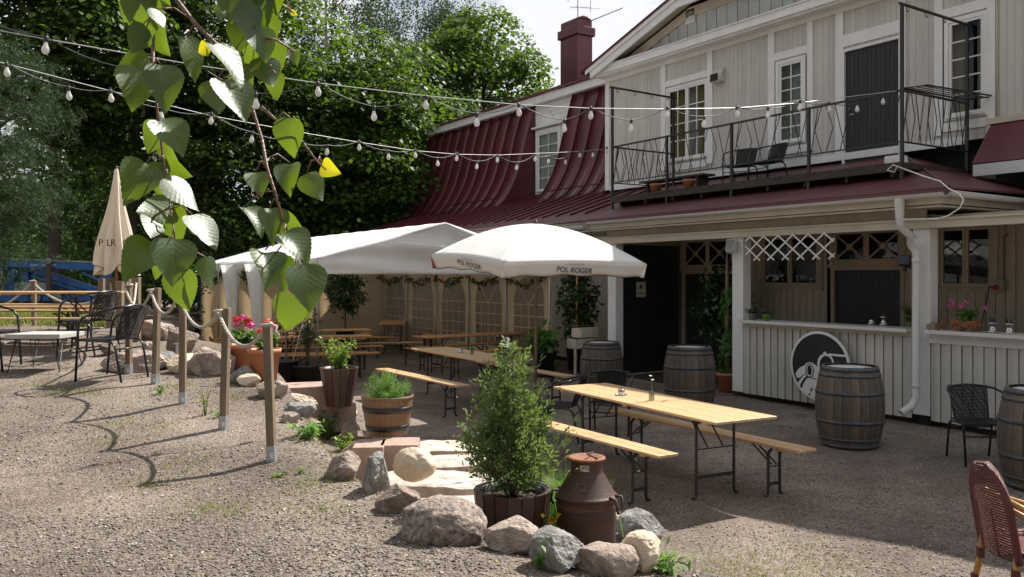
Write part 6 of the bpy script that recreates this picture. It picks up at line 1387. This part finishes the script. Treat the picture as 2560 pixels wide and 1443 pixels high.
def birchleaf(seed, cup):
    r = random.Random(seed); n = 22; half_ = []
    for i in range(n + 1):
        t = i / n; w_ = .45 * math.sin(math.pi * min(1, (t + .02) ** .60)) ** .72 * (1 - .30 * t); 
        if 0 < i < n: w_ += .011 * (1 if i % 2 else -1) * (1 - t * .4)
        half_.append((max(0.001, w_), t))
    mb = MB(); K = 7
    def pt(i, f): w_, t = half_[i]; x = w_ * f; bend = -cup * (t - .4) ** 2 * 1.1 + cup * .9 * abs(f) ** 1.6 * w_; vein = -.010 * math.cos((t * 9 - abs(f) * 3.0) * 2 * math.pi) * abs(f) * (1 - abs(f)) * 1.6; return (x, t, bend + .02 * math.sin(t * 7 + seed) * f + vein * .6)
    mb.v = [pt(i, -1 + 2 * k / (2 * K)) for i in range(n + 1) for k in range(2 * K + 1)]; m_ = 2 * K + 1
    for i in range(n):
        for k in range(2 * K): a = i * m_ + k; mb.f.append((a, a + 1, a + m_ + 1, a + m_)); mb.sm.append(True)
    return mb.mesh('leaf', L_bl)
LM = [birchleaf(i, c) for i, c in enumerate((.15, .3, -.12, .5, .22, .4))]
LY = LM[1].copy(); LY.materials[0] = L_bl2
sunv = sv.normalized(); fwd = Vector((DV[0], DV[1], 0)); rgt = Vector((RV[0], RV[1], 0)); upv = Vector((0, 0, 1)); Hn = (sunv - fwd).normalized()
LF = [ # px,py of the leaf centre, length px, tip angle (0 down, + right), kind, distance, sideways tilt
 (362, 55, 150, -25, 'b', 1.0), (320, 20, 90, -40, 'b', 1.03), (398, 48, 62, 10, 'g', .93), (343, 102, 92, -45, 'b', 1.0), (402, 104, 88, 25, 'b', 1.02), (330, 168, 105, -60, 'n', 1.05), (338, 222, 128, -8, 'd', .98), (408, 220, 138, 5, 'd', .97), (480, 150, 122, 32, 'e', 1.0),
 (432, 342, 118, 28, 'h', .98), (383, 345, 92, -20, 'b', 1.03), (424, 385, 70, 35, 'b', 1.05), (340, 458, 132, -28, 'n', 1.0), (398, 450, 96, -8, 'b', 1.04), (444, 428, 86, 70, 'b', 1.04), (458, 488, 118, 50, 'g', .97), (388, 525, 110, -55, 'h', 1.0), (380, 570, 76, -30, 'g', .98), (437, 567, 112, 5, 'b', 1.02), (512, 580, 118, 22, 'g', 1.0),
 (343, 652, 132, -32, 'n', .98), (432, 655, 132, -2, 'd', .96), (392, 672, 62, -12, 'b', 1.02), (458, 728, 122, 3, 'b', 1.0), (520, 682, 86, 25, 'e', 1.02),
 (575, 165, 140, 40, 'G', .92), (590, 248, 138, 20, 'h', .94), (542, 246, 98, 5, 'n', .99), (728, 348, 112, -8, 'B', .98), (646, 460, 76, 10, 'n', 1.03), (722, 447, 96, 5, 'n', 1.02), (786, 470, 86, 30, 'n', 1.03), (638, 552, 96, 12, 'g', 1.02), (682, 566, 104, 5, 'd', 1.0), (730, 566, 80, 60, 'b', 1.05), (742, 618, 112, 28, 'h', .98), (668, 670, 118, -8, 'h', 1.0), (700, 688, 104, 22, 'd', 1.02), (768, 720, 132, 5, 'd', .97), (722, 786, 112, -25, 'B', 1.0), (760, 770, 70, 12, 'n', 1.03),
 (618, 50, 110, 5, 'd', .98), (652, 32, 112, 15, 'n', 1.0), (676, 80, 100, -12, 'b', 1.02), (602, 92, 98, -8, 'n', 1.02), (655, 112, 98, 18, 'd', .98), (688, 150, 96, 5, 'b', 1.03), (668, 182, 96, 15, 'n', 1.0), (632, 152, 90, -20, 'b', 1.04), (688, 218, 76, 8, 'b', 1.02), (574, 28, 70, 10, 'd', 1.0), (553, 32, 50, -5, 'n', 1.05), (736, 145, 46, 20, 'n', 1.1), (610, 205, 88, 30, 'b', 1.04), (590, -20, 90, 0, 'b', 1.02), (640, -25, 100, 20, 'd', 1.0), (690, -10, 100, -10, 'b', 1.0), (350, -30, 110, -10, 'b', 1.0), (400, -15, 90, 25, 'b', 1.0)]
YL = [(508, 124, 46, -70, 'b', 1.0), (827, 424, 60, 65, 'b', 1.02), (736, 34, 22, 60, 'b', 1.1)]
attach = []
rr_ = random.Random(5)
for j, (px, py, ln, ang_, kd, D) in enumerate(LF + YL):
    c_ = at(px, py, D=D); L_ = ln * D / F * .93; a = R(ang_); tip = (rgt * math.sin(a) - upv * math.cos(a))
    if kd in 'bB': nn_ = (-fwd * .93 - rgt * rr_.uniform(.15, .5) - upv * rr_.uniform(.0, .35))
    elif kd in 'gG': nn_ = (sunv + (cam.location - c_).normalized()).normalized() + Vector((rr_.gauss(0, .06), rr_.gauss(0, .06), rr_.gauss(0, .05)))
    elif kd == 'h': nn_ = (sunv + (cam.location - c_).normalized()).normalized() * .9 - fwd * .22 - rgt * .1
    elif kd == 'd': nn_ = -fwd + rgt * .75 + upv * .25
    elif kd == 'e': nn_ = -fwd * .45 + rgt * .85 * (1 if ang_ > 0 else -1)
    else: nn_ = -fwd + rgt * rr_.uniform(-.2, .6) + upv * rr_.uniform(.1, .5)
    nn_.normalize(); t_ = (tip - nn_ * tip.dot(nn_)).normalized()
    if kd in 'gGh': L_ *= 1.05
    b_ = t_.cross(nn_); Mx = Matrix((b_, t_, nn_)).transposed().to_4x4(); me = LY if j >= len(LF) else LM[rr_.randrange(6)]
    o = bpy.data.objects.new('leaf', me); C.objects.link(o); o.parent = br; wsc = rr_.uniform(.92, 1.1) * (1.05 if kd != 'e' else .9); base_ = c_ - t_ * L_ / 2
    o.matrix_local = Matrix.Translation(base_ - BR0) @ Mx @ Matrix.Diagonal((L_ * wsc, L_, L_, 1)); attach.append((base_, px, py))
    if j >= len(LF): o['label'] = 'yellow leaf'
tw = [[(370, -160), (384, 0), (384, 110), (383, 168), (396, 300), (404, 370), (414, 440), (430, 540), (437, 600), (432, 640)], [(400, -120), (442, 0), (488, 60), (545, 115), (590, 190), (632, 275), (655, 350), (668, 420), (690, 490), (705, 545), (722, 585), (745, 630)], [(655, 268), (690, 300), (745, 340), (790, 400), (815, 425)], [(560, -150), (585, 0), (612, 55), (640, 90), (660, 150), (690, 185)], [(640, 90), (690, 100), (740, 130)], [(700, -120), (680, 0), (720, 20), (736, 34)]]
TWP = []
for k, t in enumerate(tw):
    P = [at(x, y, D=1.0 + .02 * math.sin(i * 1.3 + k)) for i, (x, y) in enumerate(t)]; TWP += P; S_ = []
    for i in range(len(P) - 1):
        for s in range(5): S_.append(P[i].lerp(P[i + 1], s / 5) - BR0)
    S_.append(P[-1] - BR0); n = len(S_); r0 = .0028 if k == 1 else .0019
    part('twig', MB().tube(S_, [r0 * (1 - .6 * i / n) for i in range(n)], 7), M_twig, br)
dense = []
for t in tw:
    for i in range(len(t) - 1):
        for s in range(6): dense.append(at(t[i][0] + (t[i + 1][0] - t[i][0]) * s / 6, t[i][1] + (t[i + 1][1] - t[i][1]) * s / 6, D=1.0))
for b_, px, py in attach:
    q = min(dense, key=lambda d: (d - b_).length + (.03 if d.z < b_.z else 0)); m_ = (q + b_) / 2 + Vector((0, 0, .008)); part('petiole', MB().tube([q - BR0, m_ - BR0, b_ - BR0], .0009, 5), M_twig, br)
bt = thing('birch_limb', 'birch limb above the picture from which the leafy branch hangs', 'branch', BR0 + Vector((0, 0, .12))); part('limb', MB().tube([(-.9, -.5, .5), (-.2, -.1, .18), (0, 0, 0), (.3, .2, -.02)], [.02, .012, .006, .003], 8).tube([at(370, -160, D=1) - BR0 - Vector((0, 0, .12)), Vector((-.1, -.05, .09))], .003, 6).tube([at(400, -120, D=1) - BR0 - Vector((0, 0, .12)), Vector((0, 0, 0))], .003, 6).tube([at(700, -120, D=1) - BR0 - Vector((0, 0, .12)), Vector((.1, .06, 0))], .002, 6), M_bark, bt)

# ------------------------------------------------------------------ blue boom lift trailer
D = 25.0; o0 = at(135, 760, D=D); o0.z = H(o0.x, o0.y); lf = thing('boom_lift', 'blue trailer-mounted boom lift parked under the trees at the left', 'machine', o0, -YAW)
def lx(px): return (px - 135) * D / F
def lzz(py): return EYE + (HOR - py) / F * D - o0.z
def seg(name, a, b, hh, m, y0=-.12, y1=.12, par=None):
    a3, b3 = Vector((lx(a[0]), 0, lzz(a[1]))), Vector((lx(b[0]), 0, lzz(b[1]))); mb = MB(); d = (b3 - a3); n_ = Vector((-d.z, 0, d.x)).normalized() * hh / 2; mb.obox((a3 + b3) / 2 + Vector((0, (y0 + y1) / 2, 0)), d / 2, (0, (y1 - y0) / 2, 0), n_); return part(name, mb, m, par or lf, bev=.01)
bm_ = seg('main_boom', (30, 659), (262, 669), .20, M_blue, -.30, -.06); seg('boom_top_rail', (34, 648), (262, 657), .05, M_greyp, -.28, -.02)
seg('lower_boom', (70, 672), (262, 733), .17, M_blue, .0, .22); seg('lower_boom', (78, 690), (215, 733), .09, M_blue, -.02, .0); seg('lift_cylinder', (213, 682), (262, 704), .06, M_blue, -.2, -.14)
seg('mast', (33, 655), (28, 745), .22, M_blue, -.1, .15); seg('mast', (62, 680), (66, 725), .24, M_blue, -.05, .2); seg('end_bracket', (272, 668), (262, 735), .22, M_blue, -.25, .05)
seg('upright', (139, 656), (139, 735), .12, M_bark, -.42, -.32); part('wheel_disc', MB().lathe([(0, -.02), (.10, -.02), (.10, .02), (0, .02)], 20), M_greyp, lf).matrix_local = Matrix.Translation((lx(140), -.44, lzz(653))) @ Matrix.Rotation(R(90), 4, 'X')
part('engine_cover', MB().box(lx(46), lx(132), -.25, .5, lzz(738), lzz(707)), M_greyp, lf, bev=.04); seg('hose', (12, 735), (30, 650), .04, M_tyre, -.3, -.26); part('outrigger', MB().box(lx(0), lx(18), -.2, .1, lzz(735), lzz(672)), M_greyp, lf, bev=.02)
part('outrigger_cap', MB().box(lx(-2), lx(28), -.22, .12, lzz(672), lzz(660)), M_blue, lf, bev=.03)
part('chassis', MB().box(lx(10), lx(270), -.2, .4, lzz(752), lzz(738)), M_blue, lf)
for px in (98, 150): w_ = part('wheel', MB().lathe([(.0, -.1), (.22, -.1), (.32, -.07), (.32, .07), (.22, .1), (0, .1)], 24), M_tyre, lf); w_.matrix_local = Matrix.Translation((lx(px), -.1, .32)) @ Matrix.Rotation(R(90), 4, 'X'); part('rim', MB().lathe([(0, .104), (.15, .104), (.16, .09)], 20), M_greyp, w_)
text('lettering', 'Genie', .095, M_lid, lf, (lx(100), -.305, lzz(663)), (R(90), R(-1), 0)); text('lettering', 'TMZ-34/19', .095, M_lid, lf, (lx(136), -.305, lzz(664)), (R(90), R(-1), 0))
x, y = left(-5, 24); tr_ = thing('dark_trailer', 'pile of dark planks and timber lying behind the rope posts', 'timber pile', (left(385, 21)[0], left(385, 21)[1], .9), -YAW)
for k in range(6): part('plank', MB().obox((rnd.uniform(-.2, .2), .1 * k, .08 + .09 * (k % 3)), (.9, .1 * (k - 3), .04 * (k - 3)), (0, .05, 0), (0, 0, .02)), M_stave, tr_)

# ------------------------------------------------------------------ small things of the porch and balcony
lt = thing('folding_lattice', 'white expanding wooden lattice hung above the bar counter', 'lattice', (XF - .09, at(1975, 600, X=XF).y, 2.85)); ya, yb = at(1866, 600, X=XF - .09).y - lt.location.y, at(2083, 600, X=XF - .09).y - lt.location.y; n = 6; w_ = (ya - yb) / (n - .2); hh = .42
for k in range(-3, n + 4):
    for s in (-1, 1):
        y0 = ya - (k + .25) * w_; p0 = [y0, .0]; p1 = [y0 + s * w_ * 1.75, -hh]
        lo, hi = yb - .02, ya + .02
        def clip(p0, p1):
            out = []
            t0, t1 = 0, 1; dy = p1[0] - p0[0]
            for lim, sg in ((lo, 1), (hi, -1)):
                f0, f1 = (p0[0] - lim) * sg, (p1[0] - lim) * sg
                if f0 < 0 and f1 < 0: return None
                if f0 < 0: t0 = max(t0, f0 / (f0 - f1))
                if f1 < 0: t1 = min(t1, f0 / (f0 - f1))
            return None if t1 - t0 < .1 else ([p0[0] + dy * t0, p0[1] + (p1[1] - p0[1]) * t0], [p0[0] + dy * t1, p0[1] + (p1[1] - p0[1]) * t1])
        c_ = clip(p0, p1)
        if c_: part('lattice_strip', MB().bar((.006 * s, c_[0][0], c_[0][1]), (.006 * s, c_[1][0], c_[1][1]), .011, .024, up=(0, .7, .7)), M_lid, lt)
q = at(1829, 616, X=XF - .12); sp = thing('wall_speaker', 'small white speaker tilted on the porch post', 'speaker', q); part('cabinet', MB().obox((0, 0, 0), (.07, .03, -.02), (-.03, .075, .0), (.02, .0, .11)), M_lid, sp, bev=.01); part('grille', MB().obox((-.073, -.03, .02), (.002, 0, 0), (-.026, .065, .0), (.018, .0, .098)), M_greyp, sp); part('bracket', MB().tube([(.05, 0, 0), (.12, -.02, .02)], .01, 6), M_lid, sp)
q = at(2262, 652, X=XF + .3); fl = thing('floodlight', 'black halogen floodlight beside the downpipe', 'lamp', q); part('housing', MB().obox((0, 0, 0), (.03, 0, -.012), (0, .10, 0), (.01, 0, .075)), M_blackpot, fl, bev=.01); part('lens', MB().obox((-.034, 0, .012), (.002, 0, 0), (0, .085, 0), (.006, 0, .06)), M_glass, fl); part('bracket', MB().tube([(0, 0, -.08), (.1, -.08, -.12), (.2, -.1, -.06)], .014, 6), M_blackpot, fl); part('sensor', MB().lathe([(0, -.03), (.03, -.03), (.03, .03), (0, .03)], 12, (0, 0, -.13)), M_blackpot, fl)
q = at(1473, 572, X=11.4); sc2 = thing('security_camera', 'small white security camera under the gutter corner', 'camera', q); part('body', MB().tube([(0, 0, 0), (-.09, -.05, -.02)], .035, 12), M_lid, sc2); part('lens', MB().tube([(-.088, -.049, -.02), (-.094, -.052, -.021)], .022, 12), M_ink, sc2); part('mount', MB().tube([(0, 0, 0), (.03, .04, .06), (.05, .05, .1)], .015, 6).tube([(.02, .1, -.02), (.0, .2, -.1), (.05, .25, -.02), (.1, .3, .05)], .006, 5), M_lid, sc2)
# counter plants and ornaments
def cplant(px, lab, pm, n, sp, hh, lm, sd, blade=False, hpot=.11, rp=.065):
    q = at(px, 806, z=1.393); q = Vector((max(q.x, XF - .04), at(px, 806, X=max(q.x, XF - .04)).y, 1.394)); pot_round('small_pot', lab + ', its pot', q, rp, rp * .75, hpot, pm, .004, .02, 'small pots on the bar counter'); r_ = plant('counter_plant', lab, 'potted plant', q + Vector((0, 0, hpot - .03)), 'plants on the bar counter')
    if blade: rg = np.random.default_rng(sd); P = rg.normal(0, .012, (n, 3)) * [1, 1, 0]; blades('blades', P, hh, lm, rg, .006, 1.0, par=r_)
    else: bush(r_, n, sp, 0, hh, .05, lm, sd, stems=10, stem_r=.002, wid=.6, droop=.8)
cplant(1915, 'plant in a lime green pot at the left end of the counter', M_gpot, 70, .13, .12, L_fig, 61); cplant(1880, 'trailing plant in a glass jar at the left end of the counter', M_greyp, 110, .16, .14, L_fig, 62); cplant(2274, 'spider plant in a green pot left of the downpipe', M_gpot, 60, .1, .30, L_grass, 63, True)
q = at(2425, 826, z=1.393); wc = thing('wagon_planter', 'wooden toy wagon planter with pink flowers on the right counter', 'planter', (XF + .05, q.y + .05, 1.394), R(-90)); M_tw = mat('orange_toy_wood', (.22, .075, .03), .5, .3, 8)
part('wagon_box', MB().box(-.05, .30, -.08, .08, .06, .15), M_tw, wc, bev=.01); part('drawbar', MB().tube([(-.05, 0, .08), (-.2, 0, .07), (-.36, 0, .10)], .008, 6), M_tw, wc)
for x in (.04, .25, -.22, -.34):
    for s in (-1, 1):
        r_w = .055 if x > 0 else .04; wm = MB(); wm.tube([(x + r_w * math.cos(t * .3927), s * .09, r_w + r_w * math.sin(t * .3927)) for t in range(16)], .007, 5, closed=True)
        for t in range(4): wm.tube([(x + r_w * math.cos(t * .785), s * .09, r_w + r_w * math.sin(t * .785)), (x - r_w * math.cos(t * .785), s * .09, r_w - r_w * math.sin(t * .785))], .0035, 4)
        part('wheel', wm, M_tw, wc)
part('seat_rail', MB().tube([(-.3, -.05, .09), (-.3, -.05, .16), (-.2, -.05, .16), (-.2, -.05, .09)], .005, 5).tube([(-.3, .05, .09), (-.3, .05, .16), (-.2, .05, .16), (-.2, .05, .09)], .005, 5).tube([(-.22, -.03, .16), (-.2, -.02, .24), (-.12, 0, .27), (-.06, 0, .2)], .005, 5), M_tw, wc)
fp = plant('pink_pelargonium', 'pink flowering plant growing in the toy wagon planter', 'flowering plant', (XF + .05, q.y - .06, 1.53)); bush(fp, 170, .17, 0, .17, .06, L_ger, 64, stems=14, wid=.95); rg = np.random.default_rng(65)
for j in range(5): c_ = Vector((rg.normal(0, .05), rg.normal(0, .10), rg.uniform(.16, .30))); d = rg.normal(0, 1, (40, 3)); d /= np.linalg.norm(d, axis=1)[:, None]; leaves('flower_head', np.array(c_) + d * .028, d, .026, M_pink, rg, wid=.9, par=fp); part('stalk', MB().tube([(c_.x * .5, c_.y * .5, .02), c_], .002, 4), M_stem, fp)
q = at(2502, 712, X=XI - .02); so = thing('power_socket', 'red and grey power socket with a black cable on the right porch wall', 'socket', q); part('box', MB().box(-.09, 0, -.07, .07, -.09, .10), M_greyp, so, bev=.01); part('plug', MB().tube([(-.09, .02, -.02), (-.13, .03, -.07)], .032, 10), mat('red_plastic', (.35, .02, .02), .4, .1, 5), so); part('cable', MB().tube([(-.13, .03, -.06), (-.12, .12, -.02), (-.10, .15, -.2), (-.3, .14, -.6), (-.6, .13, -.68)], .009, 6), M_wirem, so); part('conduit', MB().tube([(-.01, -.05, .1), (-.01, -.05, .75), (-.01, -.12, .8)], .008, 6), M_wirem, so)
# balcony odds and ends
q = at(1690, 455, z=3.9); lb = thing('low_bench', 'low dark bench on the left end of the balcony', 'bench', (12.75, at(1690, 455, X=12.75).y, 3.897), R(90)); part('seat', MB().box(-.95, .95, -.18, .18, .30, .345), M_deck, lb, bev=.01)
for s in (-1, 1): part('leg', MB().box(s * .75 - .03, s * .75 + .03, -.15, .15, 0, .30), M_deck, lb)
for px, lab in ((1640, 'broken terracotta pot at the left end of the balcony'), (1722, 'terracotta pot beside the low balcony bench')):
    q = at(px, 455, X=12.35); pot_round('terracotta_pot', lab, Vector((12.35, q.y, 3.897)), .13, .09, .21, M_terra, .01, .04, 'empty terracotta pots on the balcony', soil=True)
yx = at(2240, 400, X=12.25).y; bx = thing('white_box', 'white plastic junction box on the balcony floor by the corner post', 'box', (12.25, yx + .0, 3.897)); part('shell', MB().box(-.12, .12, -.13, .13, 0, .12), M_lid, bx, bev=.015); part('lid', MB().box(-.11, .11, -.12, .12, .121, .135), M_lid, bx, bev=.005)
cbl = [(12.2, yx - .05, 3.92), (11.98, yx - .12, 3.86), (11.93, yx - .06, 3.78), (11.96, yx - .16, 3.74), (11.93, yx - .22, 3.82), (11.94, yx - .14, 3.86)] + [tuple(at(px, py, X=11.15)) for px, py in ((2310, 441), (2350, 453), (2372, 472), (2398, 484), (2409, 500), (2400, 520), (2370, 540), (2345, 547), (2250, 549))]
wc2 = thing('white_cable', 'white cable looping down from the balcony over the gutter corner', 'cable', cbl[0]); part('cable', MB().tube([Vector(p_) - Vector(cbl[0]) for p_ in cbl], .010, 7), M_lid, wc2)
fp2 = thing('felled_pipe', 'thin metal conduit running down the upper wall right of the last window', 'pipe', (XW - .02, yw(2494), 4.7)); part('pipe', MB().tube([(0, 0, 0), (0, 0, 2.4)], .012, 6), M_old, fp2)
# dry leaves on the ground
rg = np.random.default_rng(90); n = 260; u = rg.uniform(0, 1, n); D_ = 1 / (1 / 4.2 + u * (1 / 13 - 1 / 4.2)); a = rg.uniform(-.6, .6, n); X = D_ * (DV[0] + RV[0] * a); Y = D_ * (DV[1] + RV[1] * a); k = X < 11
M_dry = islandmat('dry_leaf', [(.42, .34, .22), (.30, .20, .10), (.5, .45, .36), (.34, .26, .08), (.22, .12, .07)], .8)
tag(leaves('fallen_leaves', np.stack([X, Y, hgt(X, Y) + .006], 1)[k], np.tile([0, 0, 1.], (k.sum(), 1)), .032, M_dry, rg, wid=.5, jitter=.25), 'dry leaves and chips scattered on the gravel', 'fallen leaves', kind='stuff')
